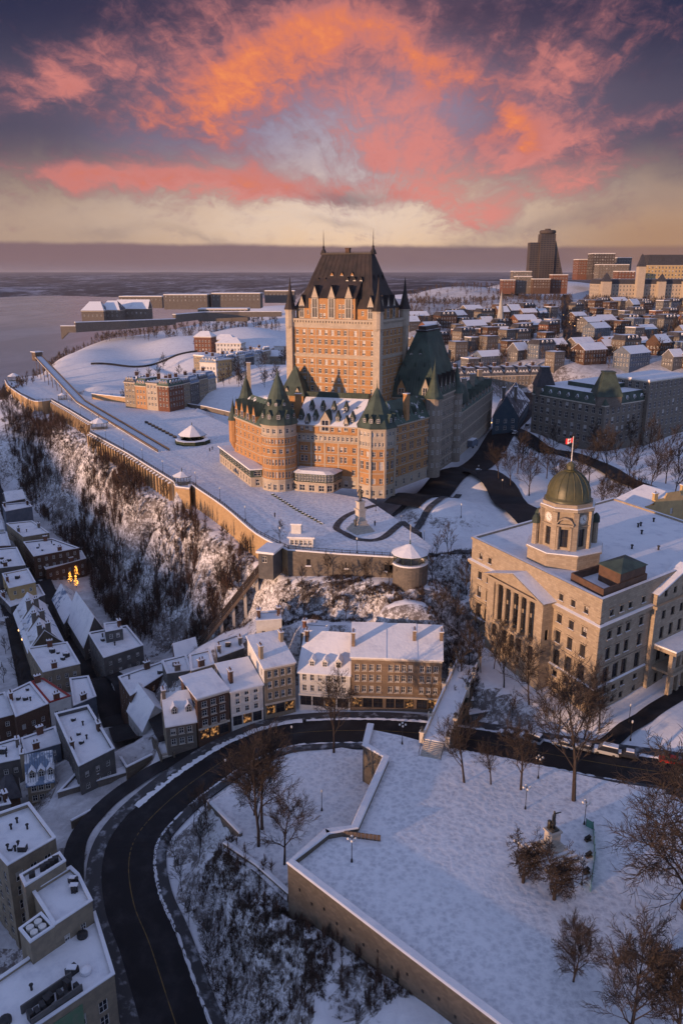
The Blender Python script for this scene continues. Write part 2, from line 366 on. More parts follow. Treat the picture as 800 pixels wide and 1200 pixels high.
def nth(i):
    if i < 20: return ORD[i]
    t_ = ['', '', 'twenty', 'thirty', 'forty', 'fifty', 'sixty', 'seventy', 'eighty', 'ninety'][(i + 1) // 10 % 10]
    return (t_[:-1] + 'ieth') if (i + 1) % 10 == 0 else t_ + '-' + ORD[(i + 1) % 10 - 1]
# ------------------------------------------------------------------ walls with real openings, and the windows that go into them
def V2(a): return Vector((a[0], a[1]))
def frame_of(A, B):
    A = V2(A); B = V2(B); d = B - A; L = d.length; d = d / L; return A, d, Vector((d.y, -d.x)), L
def wall(mb, A, B, z0, z1, ops=(), m=0, dep=0.28):
    """the wall face from A to B (its outside on the right hand), with openings (u centre, bottom, width, height)"""
    A, d, n, L = frame_of(A, B)
    us = [0.0, L]; zs = [z0, z1]; ok = []
    for u, zb, w, h in ops:
        if u - w / 2 < 0.05 or u + w / 2 > L - 0.05 or zb < z0 - 1e-6 or zb + h > z1 - 0.02: continue
        ok.append((u - w / 2, u + w / 2, zb, zb + h)); us += [u - w / 2, u + w / 2]; zs += [zb, zb + h]
    us = sorted(set(round(x, 3) for x in us)); zs = sorted(set(round(x, 3) for x in zs))
    def P(u, z, k=0.0): return (A.x + d.x * u - n.x * k, A.y + d.y * u - n.y * k, z)
    if len(us) * len(zs) > 4:
        occ = np.zeros((len(us) - 1, len(zs) - 1), bool)
        uc = [(us[i] + us[i + 1]) / 2 for i in range(len(us) - 1)]; zc = [(zs[i] + zs[i + 1]) / 2 for i in range(len(zs) - 1)]
        for a, b, c, e in ok:
            i0 = [i for i, x in enumerate(uc) if a < x < b]; j0 = [j for j, x in enumerate(zc) if c < x < e]
            for i in i0:
                for j in j0: occ[i, j] = True
        for j in range(len(zs) - 1):
            i = 0
            while i < len(us) - 1:
                if occ[i, j]: i += 1; continue
                k = i
                while k + 1 < len(us) - 1 and not occ[k + 1, j]: k += 1
                mb.poly([P(us[i], zs[j]), P(us[k + 1], zs[j]), P(us[k + 1], zs[j + 1]), P(us[i], zs[j + 1])], m); i = k + 1
    else: mb.poly([P(0, z0), P(L, z0), P(L, z1), P(0, z1)], m)
    for a, b, c, e in ok:
        mb.poly([P(a, c), P(a, c, dep), P(a, e, dep), P(a, e)], m); mb.poly([P(b, c, dep), P(b, c), P(b, e), P(b, e, dep)], m)
        mb.poly([P(a, e), P(a, e, dep), P(b, e, dep), P(b, e)], m); mb.poly([P(a, c, dep), P(a, c), P(b, c), P(b, c, dep)], m)
    return ok
WIN = {}
def window_mesh(w, h, style='dark', arch=False, fm=None):
    k = (round(w, 2), round(h, 2), style, arch, fm.name if fm else '')
    if k in WIN: return WIN[k]
    mb = MB(); fw = min(0.13, w * 0.13); top = h - (w / 2 if arch else 0)
    def q(x0, x1, z0, z1, y, m): mb.poly([(x0, y, z0), (x1, y, z0), (x1, y, z1), (x0, y, z1)], m)
    q(-w / 2, w / 2, 0, top, 0.09, 1)
    if style == 'blind': q(-w / 2 + fw, w / 2 - fw, h * 0.42, top - fw, 0.075, 2)
    if style == 'pale': q(-w / 2 + fw, w / 2 - fw, fw, top - fw, 0.075, 2)
    for x0, x1, z0, z1 in ((-w / 2, -w / 2 + fw, 0, top), (w / 2 - fw, w / 2, 0, top), (-w / 2 + fw, w / 2 - fw, 0, fw)): q(x0, x1, z0, z1, 0.0, 0)
    if not arch: q(-w / 2 + fw, w / 2 - fw, h - fw, h, 0.0, 0)
    else:
        N = 8; arc = [(w / 2 * math.cos(math.pi * i / N), top + w / 2 * math.sin(math.pi * i / N)) for i in range(N + 1)]
        mb.poly([(x, 0.09, z) for x, z in arc], 1)
        for i in range(N):
            (xa, za), (xb, zb) = arc[i], arc[i + 1]; s_ = 1 - fw / (w / 2)
            mb.poly([(xa, 0, za), (xb, 0, zb), (xb * s_, 0, top + (zb - top) * s_), (xa * s_, 0, top + (za - top) * s_)], 0)
        for sg in (1, -1):
            h_ = [(sg * abs(x), z) for x, z in arc if x >= -1e-6]
            pts = [(x, 0.01, z) for x, z in h_] + [(0, 0.01, h), (sg * w / 2, 0.01, h)]
            for i in range(len(h_) - 1):
                mb.poly([(sg * w / 2, 0.0, h), (h_[i][0], 0.0, h_[i][1]), (h_[i + 1][0], 0.0, h_[i + 1][1])][::sg], 3)
    q(-fw * .35, fw * .35, fw, top - (fw if not arch else 0), 0.02, 0)
    q(-w / 2 + fw, w / 2 - fw, h * 0.52, h * 0.52 + fw * .7, 0.02, 0)
    gl = {'lit': GLASSLIT}.get(style, GLASS)
    WIN[k] = mb.mesh('window', [fm or PAINT, gl, GLASSPALE, TANSTONE]); return WIN[k]
def stamp(mb, me, M):
    """join a copy of mesh ME into MB"""
    i = len(mb.v); mb.v += [tuple(M @ v.co) for v in me.vertices]
    for p in me.polygons: mb.f.append(tuple(i + v for v in p.vertices)); mb.m.append(p.material_index)
def winM(A, B, u, z, inset=0.16):
    A, d, n, L = frame_of(A, B); p = A + d * u - n * inset
    return Matrix(((d.x, -n.x, 0, p.x), (d.y, -n.y, 0, p.y), (0, 0, 1, z), (0, 0, 0, 1)))
rw = random.Random(5)
def style_of(weights=(('dark', 8), ('blind', 2), ('pale', 1))):
    k = rw.random() * sum(w for _, w in weights)
    for s_, w in weights:
        k -= w
        if k <= 0: return s_
    return 'dark'
def add_windows(root, A, B, ops, inset=0.16, arch=False, weights=(('dark', 8), ('blind', 3), ('pale', 1)), sink=None, fm=None):
    """window objects for openings; SINK collects those past the limit into one mesh"""
    for u, zb, w, h in ops:
        me = window_mesh(w, h, style_of(weights), arch, fm); M = winM(A, B, u, zb, inset)
        if sink is not None: stamp(sink, me, M); continue
        put('window', me, root, M)
def row(L, n, z, w, h, e=0.0, u0=None, u1=None):
    """n openings evenly along a wall of length L"""
    u0 = e if u0 is None else u0; u1 = L - e if u1 is None else u1; s_ = (u1 - u0) / n
    return [(u0 + s_ * (i + 0.5), z, w, h) for i in range(n)]
def band(mb, A, B, z, h=0.35, out=0.18, m=0, ext=0.0):
    """string course or cornice along a wall, its back 2 mm off the face"""
    A, d, n, L = frame_of(A, B); c = A + d * (L / 2) + n * (out / 2 + 0.002)
    mb.box((c.x, c.y, z), (L + 2 * ext, out, h), math.atan2(d.y, d.x), m)
def shrink(poly, k):
    """offset a ccw polygon inwards by k"""
    n = len(poly); out = []
    for i in range(n):
        a, b, c = V2(poly[i - 1]), V2(poly[i]), V2(poly[(i + 1) % n])
        d1 = (b - a).normalized(); d2 = (c - b).normalized(); n1 = Vector((-d1.y, d1.x)); n2 = Vector((-d2.y, d2.x))
        q = n1 + n2; den = 1 + n1.dot(n2); out.append(b + q * (k / max(0.35, den)))
    return out
def ccw(poly):
    a = sum(poly[i - 1][0] * poly[i][1] - poly[i][0] * poly[i - 1][1] for i in range(len(poly)))
    return [V2(p) for p in (poly if a > 0 else list(reversed(poly)))]
# ------------------------------------------------------------------ the ground: one sheet through measured heights
LT = -46.0                                                  # lower town level
ROAD = [P3(*q) for q in ((900, 928, -19.5), (800, 909, -20), (720, 897, -20.6), (640, 883, -22), (560, 868, -25), (500, 860, -27), (425, 856, -28), (340, 860, -29.5), (285, 879, -31), (240, 906, -33), (195, 941, -35.5), (162, 977, -37.5), (151, 1012, -39), (157, 1060, -40.5), (176, 1108, -42), (206, 1200, -44.5), (250, 1320, -47))]
def smooth(pts, n=6):
    out = []
    for i in range(len(pts) - 1):
        p0, p1, p2, p3 = pts[max(i - 1, 0)], pts[i], pts[i + 1], pts[min(i + 2, len(pts) - 1)]
        for k in range(n):
            s = k / n; out.append(0.5 * ((2 * p1) + (p2 - p0) * s + (2 * p0 - 5 * p1 + 4 * p2 - p3) * s * s + (3 * p1 - p0 - 3 * p2 + p3) * s ** 3))
    return out + [pts[-1]]
ROADS = smooth(ROAD)
PARKZ = -20.0
PARK_W = [P2(*q, PARKZ) for q in ((431, 854), (425, 879), (449, 893), (412, 975), (381, 979), (337, 1018), (460, 1113), (578, 1203), (700, 1300))]
PARK = PARK_W + [P2(900, 1350, PARKZ), P2(1000, 985, PARKZ), P2(870, 938, PARKZ), P2(720, 917, PARKZ), P2(600, 890, PARKZ), P2(522, 876, PARKZ), P2(470, 862, PARKZ)]
GARDEN = [P2(*q, -27.5) for q in ((425, 880), (440, 905), (405, 978), (375, 985), (338, 1030), (336, 1056), (300, 1022), (262, 996), (280, 980), (243, 942), (300, 905), (350, 884), (400, 876))]
# outer wall of the promenade, from its far end to the round kiosk
TWALL_A = [P2(*q, 0) for q in ((6, 446), (10, 453), (24, 463), (41, 471), (60, 469.5))]
TWALL_B = [P2(*q, 0) for q in ((60, 469.5), (84, 483), (107, 497))]
TWALL_C = [P2(*q, 0) for q in ((105, 508), (150, 532.5), (204, 566))]
TWALL_D = [P2(*q, 0) for q in ((224, 569), (262, 595), (300, 627), (337, 646))]
TWALL_E = [P2(*q, 0) for q in ((337, 646), (400, 651), (466, 655))]
TERRACE = TWALL_A + TWALL_B[1:] + TWALL_C + [P2(206, 572, 0), P2(222, 574, 0)] + TWALL_D + TWALL_E[1:] + [P2(496, 655, 0), P2(505, 640, 0), P2(470, 612, 0), P2(430, 585, 0), P2(345, 570, 0), P2(270, 540, 0), P2(272, 500, 0), P2(210, 472, 0), P2(100, 464, 0), P2(40, 440, 0)]
ctl = []
def cpt(*q): ctl.append(tuple(q))
def cline(pts, step=4.0):
    for a, b in zip(pts, pts[1:]):
        a = Vector(a); b = Vector(b); n = max(1, int((b - a).length / step))
        for k in range(n): cpt(*(a + (b - a) * (k / n)))
    cpt(*pts[-1])
def v3(p, z): return Vector((p[0], p[1], z))
def off(pts, k):
    """polyline moved k to its right"""
    out = []
    for i, p in enumerate(pts):
        d = (V2(pts[min(i + 1, len(pts) - 1)]) - V2(pts[max(i - 1, 0)])).normalized(); out.append(V2(p) + Vector((d.y, -d.x)) * k)
    return out
tw = TWALL_A + TWALL_B[1:] + TWALL_C[1:] + TWALL_D[0:] + TWALL_E[1:] + [P2(490, 662, 0)]
foot = off(tw, 1.2); zf = [-7.5] * (len(foot) - 3) + [-6.0, -5.5, -5.5]
cline([v3(p, z) for p, z in zip(foot, zf)], 3)
cline([P3(*q) for q in ((24, 575, LT), (60, 622, LT), (97, 655, LT), (112, 705, LT), (135, 735, LT), (172, 772, LT))], 4)
cline([P3(*q) for q in ((172, 772, LT), (205, 772, -38), (232, 764, -33), (262, 745, -26), (292, 730, -20), (345, 728, -15.5), (420, 728, -14.5), (500, 733, -15), (545, 745, -17))], 3)
for q in ((250, 690, -21), (280, 690, -15), (330, 700, -9.6), (400, 700, -9.0), (470, 705, -9.0), (480, 694, -6), (466, 690, -5.8), (497, 690, -5.2), (507, 680, -4.5), (180, 640, -25), (120, 600, -26), (210, 700, -31), (150, 680, -37), (80, 560, -24), (40, 530, -24)): cpt(*P3(*q))
for q in ((505, 668, -4), (520, 650, -1), (545, 650, -2.5), (550, 690, -9), (530, 712, -13), (556, 755, -18), (560, 800, -19), (600, 838, -20), (640, 850, -20), (690, 850, -19.5), (720, 838, -19), (760, 860, -19.3), (800, 840, -18.5), (880, 850, -18.5), (540, 790, -20), (566, 790, -19)): cpt(*P3(*q))
for q in ((560, 640, -1.5), (640, 605, -2), (700, 600, -2.5), (760, 620, -4), (800, 640, -5), (900, 660, -6), (780, 580, -2), (600, 560, -.8), (700, 540, -.8), (800, 540, -1), (520, 590, -.4), (450, 620, -.2), (400, 610, -.2), (300, 590, -.2), (200, 520, -.2), (260, 500, -.1), (150, 490, -.2), (620, 500, -.3), (600, 470, .8), (800, 500, 0), (900, 560, -1)): cpt(*P3(*q))
for q in ((199, 474, 445), (254, 455, 500), (300, 455, 500), (300, 425, 570), (110, 442, 540), (200, 440, 540), (105, 405, 620), (230, 403, 640), (92, 388, 680), (280, 365, 770), (200, 372, 730), (140, 360, 800), (240, 346, 900), (330, 350, 900), (420, 350, 900), (380, 420, 560), (420, 450, 480), (560, 440, 490), (650, 420, 520), (760, 415, 540), (560, 400, 600), (680, 385, 640), (800, 385, 640), (480, 375, 700), (580, 365, 770), (700, 360, 850), (800, 360, 850), (480, 346, 1000), (600, 345, 1000), (680, 350, 1000), (780, 352, 1050), (900, 352, 1050), (540, 333, 1300), (640, 328, 1500), (800, 338, 1400), (950, 338, 1400), (430, 340, 1200)): cpt(*PY(*q))
for x, y, z in ((-100, 1500, 20), (200, 1700, 35), (600, 1700, 38), (-200, 1200, 30), (-60, 1100, 48), (900, 1200, 38), (900, 700, 12), (500, 350, -4), (300, 200, -14), (300, 100, -18), (600, 500, 0)): cpt(x, y, z)
# the river side: cliff top, then down to the shore
ctop = [PY(6, 446, 530), PY(36, 430, 560), PY(72, 388, 690), PY(78, 380, 740), PY(120, 362, 850), PY(180, 350, 1000), PY(300, 347, 1150)]
cline(ctop, 12); cline([Vector((p.x - 22 - (p.z + 8) * .5, p.y + 4, -38)) for p in ctop], 12); cline([Vector((p.x - 62 - (p.z + 8) * .6, p.y + 8, -60)) for p in ctop], 12)
for x, y, z in ((-400, 300, -48), (-300, 300, LT), (-220, 340, LT), (-260, 420, -47), (-330, 520, -60), (-500, 600, -66), (-700, 1000, -66), (-500, 1400, -66), (-420, 1700, -66), (-300, 1750, -60), (-230, 470, -40), (-240, 500, -30), (-400, 150, -48), (-700, 400, -66)): cpt(x, y, z)
for q in ((0, 620), (0, 700), (60, 760), (0, 800), (100, 800), (140, 850), (30, 660), (0, 860)): cpt(*P3(*q, LT))
for q in ((60, 880, -43), (120, 925, -39.5), (90, 960, -40), (160, 900, -38.5), (140, 870, -41), (0, 960, -45), (60, 1060, -44), (120, 1140, -44), (130, 1200, -46), (0, 1200, -48), (-100, 1000, -48), (-200, 900, -48), (100, 1300, -48), (200, 890, -35), (172, 880, -37)): cpt(*P3(*q))
# slope under the park wall
cline([v3(p, z) for p, z in zip(off(PARK_W, 1.2), (-27, -27, -27.3, -27.5, -27.5, -28.2, -25.6, -24.6, -24.5))], 3)
cline([Vector((*p, -27.6)) for p in shrink(ccw(GARDEN), 1.0)], 3)
for q in ((250, 1000, -33), (230, 960, -33), (300, 1060, -34), (225, 1010, -38), (240, 1080, -40), (270, 1150, -40), (340, 1100, -33), (420, 1180, -31), (330, 1180, -39), (280, 1200, -42), (258, 1000, -31.5), (335, 1070, -30.5)): cpt(*P3(*q))
HROW = [P2(197, 876, -32.5), P2(234, 864, -31.5), P2(272, 848, -30.5), P2(311, 834, -29.5), P2(350, 822, -28.8), P2(411, 825, -28.2), P2(515, 828, -28.2)]
cline([v3(p, z - .6) for p, z in zip(HROW, (-33, -32, -31, -30, -29.2, -28.6, -28.6))], 3)
cline([v3(p, z - .6) for p, z in zip(off(HROW, -5), (-33, -32, -31, -30, -29.2, -28.6, -28.6))], 3)
cline([v3(p, z - .6) for p, z in zip(off(HROW, 2.5), (-33, -32, -31, -30, -29.2, -28.6, -28.6))], 3)
RIVERP = [(p.x - 70 - (p.z + 8) * .6, p.y + 4) for p in ctop] + [(-320, 1500), (-230, 2900), (-1600, 2900), (-1300, 380), (-420, 420)]
for a_ in range(-170, 51, 12):
    for r_, z_ in ((5.6, -5.4), (7.2, -5.8), (9.0, -6.6)): cpt(18.4 + r_ * math.cos(math.radians(a_)), 202.2 + r_ * math.sin(math.radians(a_)), z_)
C_ = np.array(ctl)
def seg_dist(px_, py_, line):
    """distance of points to a 3D polyline, and its height there"""
    best = np.full(px_.shape, 1e9); bz = np.zeros(px_.shape)
    for a, b in zip(line, line[1:]):
        ex, ey = b[0] - a[0], b[1] - a[1]; k = np.clip(((px_ - a[0]) * ex + (py_ - a[1]) * ey) / max(1e-9, ex * ex + ey * ey), 0, 1)
        d = np.hypot(px_ - a[0] - k * ex, py_ - a[1] - k * ey); z = a[2] + k * (b[2] - a[2]); w = d < best
        best = np.where(w, d, best); bz = np.where(w, z, bz)
    return best, bz
def in_poly(px_, py_, poly):
    c = np.zeros(px_.shape, bool); n = len(poly)
    for i in range(n):
        (x1, y1), (x2, y2) = poly[i][:2], poly[(i + 1) % n][:2]
        c ^= ((y1 > py_) != (y2 > py_)) & (px_ < (x2 - x1) * (py_ - y1) / (y2 - y1 + 1e-12) + x1)
    return c
_VT = {}
def vnoise(x, y, seed=0):
    if seed not in _VT: _VT[seed] = np.random.RandomState(seed).rand(256, 256)
    T = _VT[seed]; xi = np.floor(x).astype(int); yi = np.floor(y).astype(int); fx = x - xi; fy = y - yi
    fx = fx * fx * (3 - 2 * fx); fy = fy * fy * (3 - 2 * fy); g = lambda a, b: T[a % 256, b % 256]
    return (g(xi, yi) * (1 - fx) + g(xi + 1, yi) * fx) * (1 - fy) + (g(xi, yi + 1) * (1 - fx) + g(xi + 1, yi + 1) * fx) * fy
def height(X, Y):
    X = np.asarray(X, float); Y = np.asarray(Y, float); sh = X.shape; X = X.ravel(); Y = Y.ravel(); Z = np.empty(X.shape)
    for i in range(0, len(X), 4000):
        a = slice(i, i + 4000); d2 = (X[a, None] - C_[None, :, 0]) ** 2 + (Y[a, None] - C_[None, :, 1]) ** 2 + 0.6 + (np.clip(Y[a, None] - 400, 0, 500) * 0.14) ** 2
        w = 1.0 / (d2 * d2); Z[a] = (w * C_[None, :, 2]).sum(1) / w.sum(1)
    pd_, _z = seg_dist(X, Y, [v3(p, 0) for p in PARK_W]); td_, _z = seg_dist(X, Y, [v3(p, 0) for p in tw])
    park = in_poly(X, Y, PARK) & (pd_ > 3.0); ter = in_poly(X, Y, TERRACE) & (td_ > 3.0); gar = in_poly(X, Y, GARDEN) & ~in_poly(X, Y, PARK)
    d, rz = seg_dist(X, Y, ROADS); k = np.clip((d - 7.5) / 7.0, 0, 1); k = k * k * (3 - 2 * k)
    far = np.clip((Y - 60) / 20, 0, 1)
    Z = np.where(park | ter | gar, Z, Z * k + (rz - 0.35) * (1 - k))
    hd_, _z = seg_dist(X, Y, [v3(p, 0) for p in HROW])
    sl = np.clip((-9 - Z) / 6, 0, 1) * np.clip((Z - LT - 1.5) / 4, 0, 1) * k * ~(park | ter | gar)
    cliff = np.clip((X + 260) / 30, 0, 1) * sl * np.clip((22 - X) / 8, 0, 1) * np.clip((Y - 165) / 15, 0.15, 1) * np.clip(hd_ / 5 - .4, 0, 1)
    Z = Z + cliff * ((vnoise(X / 9, Y / 9, 1) - .5) * 2.8 + (vnoise(X / 3.7, Y / 3.7, 2) - .5) * 1.5)
    Z = np.where(in_poly(X, Y, RIVERP), np.minimum(Z, -64), Z)
    Z = np.where(park, PARKZ - 0.25, Z); Z = np.where(ter, -0.25, Z); Z = np.where(gar, -27.75, Z)
    return Z.reshape(sh)
def gz(x, y):
    i = min(max(int(np.searchsorted(xs, x)) - 1, 0), len(xs) - 2); j = min(max(int(np.searchsorted(ys, y)) - 1, 0), len(ys) - 2)
    a = min(max((x - xs[i]) / (xs[i + 1] - xs[i]), 0), 1); b = min(max((y - ys[j]) / (ys[j + 1] - ys[j]), 0), 1)
    return float((GZ[j, i] * (1 - a) + GZ[j, i + 1] * a) * (1 - b) + (GZ[j + 1, i] * (1 - a) + GZ[j + 1, i + 1] * a) * b)
def axis(lo, hi, fine0, fine1, st, g):
    mid = list(np.arange(fine0, fine1 + .01, st)); up = []; s_ = st; x = mid[-1]
    while x < hi: s_ *= g; x += s_; up.append(x)
    dn = []; s_ = st; x = mid[0]
    while x > lo: s_ *= g; x -= s_; dn.append(x)
    return np.array(dn[::-1] + mid + up)
xs = axis(-1100, 1300, -210, 110, 2.0, 1.07); ys = axis(30, 1900, 75, 300, 2.0, 1.045)
GX, GY = np.meshgrid(xs, ys); GZ = height(GX, GY)
mb = MB(); mb.v = list(zip(GX.ravel().tolist(), GY.ravel().tolist(), GZ.ravel().tolist())); nc = len(xs); nr = len(ys)
mb.f = [(a * nc + b, a * nc + b + 1, (a + 1) * nc + b + 1, (a + 1) * nc + b) for a in range(nr - 1) for b in range(nc - 1)]; mb.m = [0] * len(mb.f)
def ground_mat():
    m = bpy.data.materials.new('snowy_ground'); m.use_nodes = True; t = m.node_tree; b = t.nodes['Principled BSDF']
    g = t.nodes.new('ShaderNodeNewGeometry'); pos = g.outputs['Position']
    sp = t.nodes.new('ShaderNodeSeparateXYZ'); t.links.new(g.outputs['True Normal'], sp.inputs[0]); nz = NX(t, sp.outputs[2])
    n1 = noise(t, pos, 0.045, 5, 0.62); n2 = noise(t, pos, 0.33, 5, 0.7, 0.6); n3 = noise(t, pos, 1.1, 6, 0.78, 0.8)
    steep = nz.sm(0.97, 0.78)
    rock = (steep * 0.42 + (n1 - 0.5) * 0.9 + (n2 - 0.5) * 0.9 + (n3 - 0.5) * 1.7).sm(0.20, 0.58) * nz.sm(0.985, 0.93)
    earth = mixc(t, n3.sm(0.35, 0.65), (0.045, 0.035, 0.031), (0.10, 0.075, 0.060))
    snow = mixc(t, n2.sm(0.3, 0.75), (0.79, 0.80, 0.84), (0.66, 0.67, 0.72))
    sq_ = t.nodes.new('ShaderNodeSeparateXYZ'); t.links.new(pos, sq_.inputs[0]); lower = NX(t, sq_.outputs[0]).sm(-34.0, -46.0) * NX(t, sq_.outputs[2]).sm(-32.5, -35.5) * NX(t, sq_.outputs[1]).sm(420.0, 380.0); town = lower * 0.8 + NX(t, sq_.outputs[1]).sm(400.0, 520.0) * NX(t, sq_.outputs[0]).sm(10.0, 70.0) * NX(t, sq_.outputs[1]).sm(1500.0, 1100.0)
    rock = (rock + town * (noise(t, pos, 0.05, 5, 0.7) * 1.0 + n2 * 0.5 - 0.42).clamp() * 1.6).clamp()  # streets, yards and trees; upper town also darkened in place of cloud shade
    c = mixc(t, rock * 0.88, snow, earth); t.links.new(c, b.inputs['Base Color']); b.inputs['Roughness'].default_value = 0.8; b.inputs['Specular IOR Level'].default_value = 0.2
    bn = t.nodes.new('ShaderNodeBump'); bn.inputs['Strength'].default_value = 0.4; bn.inputs['Distance'].default_value = 0.22
    t.links.new(noise(t, pos, 0.9, 6, 0.65).s, bn.inputs['Height']); t.links.new(bn.outputs[0], b.inputs['Normal']); return m
GROUND = ground_mat()
struct('ground', mb, GROUND, smooth=True)
# ------------------------------------------------------------------ river and the far country
def river_mat():
    m = bpy.data.materials.new('river_water'); m.use_nodes = True; t = m.node_tree; b = t.nodes['Principled BSDF']
    g = t.nodes.new('ShaderNodeNewGeometry'); sp = t.nodes.new('ShaderNodeSeparateXYZ'); t.links.new(g.outputs['Position'], sp.inputs[0])
    x, y = NX(t, sp.outputs[0]), NX(t, sp.outputs[1])
    n = noise(t, xyz(t, x * 0.004, y * 0.0012, 0.0), 1.5, 6, 0.65, 0.5)
    t.links.new(mixc(t, n.sm(0.42, 0.68), (0.31, 0.30, 0.32), (0.46, 0.44, 0.46)), b.inputs['Base Color'])
    b.inputs['Roughness'].default_value = 0.22; b.inputs['Specular IOR Level'].default_value = 0.5
    bn = t.nodes.new('ShaderNodeBump'); bn.inputs['Strength'].default_value = 0.35; bn.inputs['Distance'].default_value = 1.0
    t.links.new(noise(t, xyz(t, x * 0.02, y * 0.008, 0.0), 1.5, 5, .6).s, bn.inputs['Height']); t.links.new(bn.outputs[0], b.inputs['Normal']); return m
mb = MB(); mb.poly([(-30000, -3000, -58), (3000, -3000, -58), (3000, 30000, -58), (-30000, 30000, -58)])
struct('river', mb, river_mat())
def far_mat():
    m = bpy.data.materials.new('wooded_country'); m.use_nodes = True; t = m.node_tree; b = t.nodes['Principled BSDF']
    g = t.nodes.new('ShaderNodeNewGeometry'); sp = t.nodes.new('ShaderNodeSeparateXYZ'); t.links.new(g.outputs['Position'], sp.inputs[0])
    x, y = NX(t, sp.outputs[0]), NX(t, sp.outputs[1])
    n = noise(t, xyz(t, x * 0.0012, y * 0.0004, 0.0), 1.6, 7, 0.72, 0.4); n2 = noise(t, xyz(t, x * 0.006, y * 0.002, 3.0), 2.0, 5, 0.7)
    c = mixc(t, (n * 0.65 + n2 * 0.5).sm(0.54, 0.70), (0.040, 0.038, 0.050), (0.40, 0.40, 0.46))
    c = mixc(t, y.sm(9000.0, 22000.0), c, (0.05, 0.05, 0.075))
    t.links.new(c, b.inputs['Base Color']); b.inputs['Roughness'].default_value = 0.95; b.inputs['Specular IOR Level'].default_value = 0.05; return m
AZ = np.radians(np.linspace(-75, 75, 241)); RR = np.geomspace(1500, 70000, 60); A2, R2 = np.meshgrid(AZ, RR)
FX = R2 * np.sin(A2); FY = R2 * np.cos(A2); adeg = np.degrees(A2)
shore = 4700 + 500 * (vnoise(adeg / 5 + 40, adeg * 0, 3) - .5) * 2 + np.clip((-adeg - 21) * 300, -3000, 0) * 0
shore = np.where(adeg > -5, 1500 + np.clip(-adeg + 1, 0, 6) * 540, shore)
kk = np.clip((R2 - shore) / 900, 0, 1); kk = kk * kk * (3 - 2 * kk)
hill = -40 + 60 * np.clip((R2 - shore) / 6000, 0, 1) + 55 * np.clip((R2 - 9000) / 12000, 0, 1) + (vnoise(FX / 1300, FY / 2600, 4) - .5) * 34 + (vnoise(FX / 420, FY / 900, 5) - .5) * 14
hill += 60 * np.clip((R2 - 20000) / 20000, 0, 1) * vnoise(adeg / 6 + 30, R2 / 9000, 6)
hill = np.where(adeg > -3, np.maximum(hill, -8 + 35 * np.clip((adeg + 3) / 8, 0, 1)), hill)
FZ = -75 + (hill + 75) * kk; FZ = np.where(R2 < 1800, np.minimum(FZ, -20), FZ)
mb = MB(); mb.v = list(zip(FX.ravel().tolist(), FY.ravel().tolist(), FZ.ravel().tolist())); nc = AZ.size
mb.f = [(a * nc + b, a * nc + b + 1, (a + 1) * nc + b + 1, (a + 1) * nc + b) for a in range(RR.size - 1) for b in range(nc - 1)]; mb.m = [0] * len(mb.f)
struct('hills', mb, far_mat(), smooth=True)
# other bank towards the sun, out of view: ridge raised to shade the low town
mb = MB(); P = []
for i in range(41):
    w = math.radians(180 - 5 - i * 3.2); rowp = []
    for j, (r_, z_) in enumerate(((950, -60), (1080, -30), (1250, 82), (1600, 87), (2600, 60), (4000, 20), (7000, -60))):
        z = z_ + (4 * math.sin(i * 1.7 + j) + 3 * math.sin(i * .6)) * (0 < j < 6)
        a_ = w + math.pi / 2 - 0.0; ang = math.atan2(SY, SX) + (i - 20) * math.radians(3.2)
        rowp.append((r_ * math.cos(ang), 150 + r_ * math.sin(ang), z))
    P.append(rowp)
mb.grid(P); struct('far_bank_heights', mb, GROUND, smooth=True)
# ------------------------------------------------------------------ roads, pavements and paths
def ribbon(line, w0, w1, dz=0.0, n=2):
    """rows of points across a line from w0 (left) to w1 (right)"""
    out = []
    for i, p in enumerate(line):
        d = (V2(line[min(i + 1, len(line) - 1)]) - V2(line[max(i - 1, 0)])).normalized(); nn = Vector((d.y, -d.x))
        out.append([(p[0] + nn.x * (w0 + (w1 - w0) * k / (n - 1)), p[1] + nn.y * (w0 + (w1 - w0) * k / (n - 1)), p[2] + dz) for k in range(n)])
    return out
def strip(name, line, w0, w1, dz, m, kerb=0.0, kind='structure'):
    mb = MB(); G_ = ribbon(line, w0, w1, dz, 2); mb.grid(G_)
    if kerb:
        for e in (0, 1): mb.grid([[(g[e][0], g[e][1], g[e][2]), (g[e][0], g[e][1], g[e][2] - kerb)][::(1 if e else -1)] for g in G_])
    o = put(name, mb.mesh(name, m)); o['kind'] = kind; return o
strip('road', ROADS, -5.0, 5.2, 0.0, ASPHALT)
# travelling from the square downhill the kerb on the right hand is the row of houses
strip('pavement', ROADS[:96], 5.2, 8.2, 0.13, SIDEWALK, 0.4)
strip('pavement', ROADS[6:], -7.4, -5.0, 0.13, SIDEWALK, 0.4)
strip('road_line', ROADS, -0.10, 0.06, 0.03, YLINE)
def bank(line, o, w, h, seed, name='snow_bank'):
    r = random.Random(seed); mb = MB(); P = []
    for i, g in enumerate(ribbon(line, o - w, o + w, 0, 5)):
        k = [0, .7, 1, .6, 0]; hh = h * r.uniform(.35, 1.1); P.append([(x + r.uniform(-.12, .12), y + r.uniform(-.12, .12), z - 0.03 + hh * k[j] * r.uniform(.75, 1.2)) for j, (x, y, z) in enumerate(g)])
    mb.grid(P); o_ = put(name, mb.mesh(name, SNOW, True)); o_['kind'] = 'structure'
fineroad = smooth(ROAD, 22)
bank(fineroad[40:], -5.2, .38, .35, 1); bank(fineroad[150:230], 5.3, 1.0, .35, 2); bank(fineroad[0:150], 5.2, .5, .4, 3)
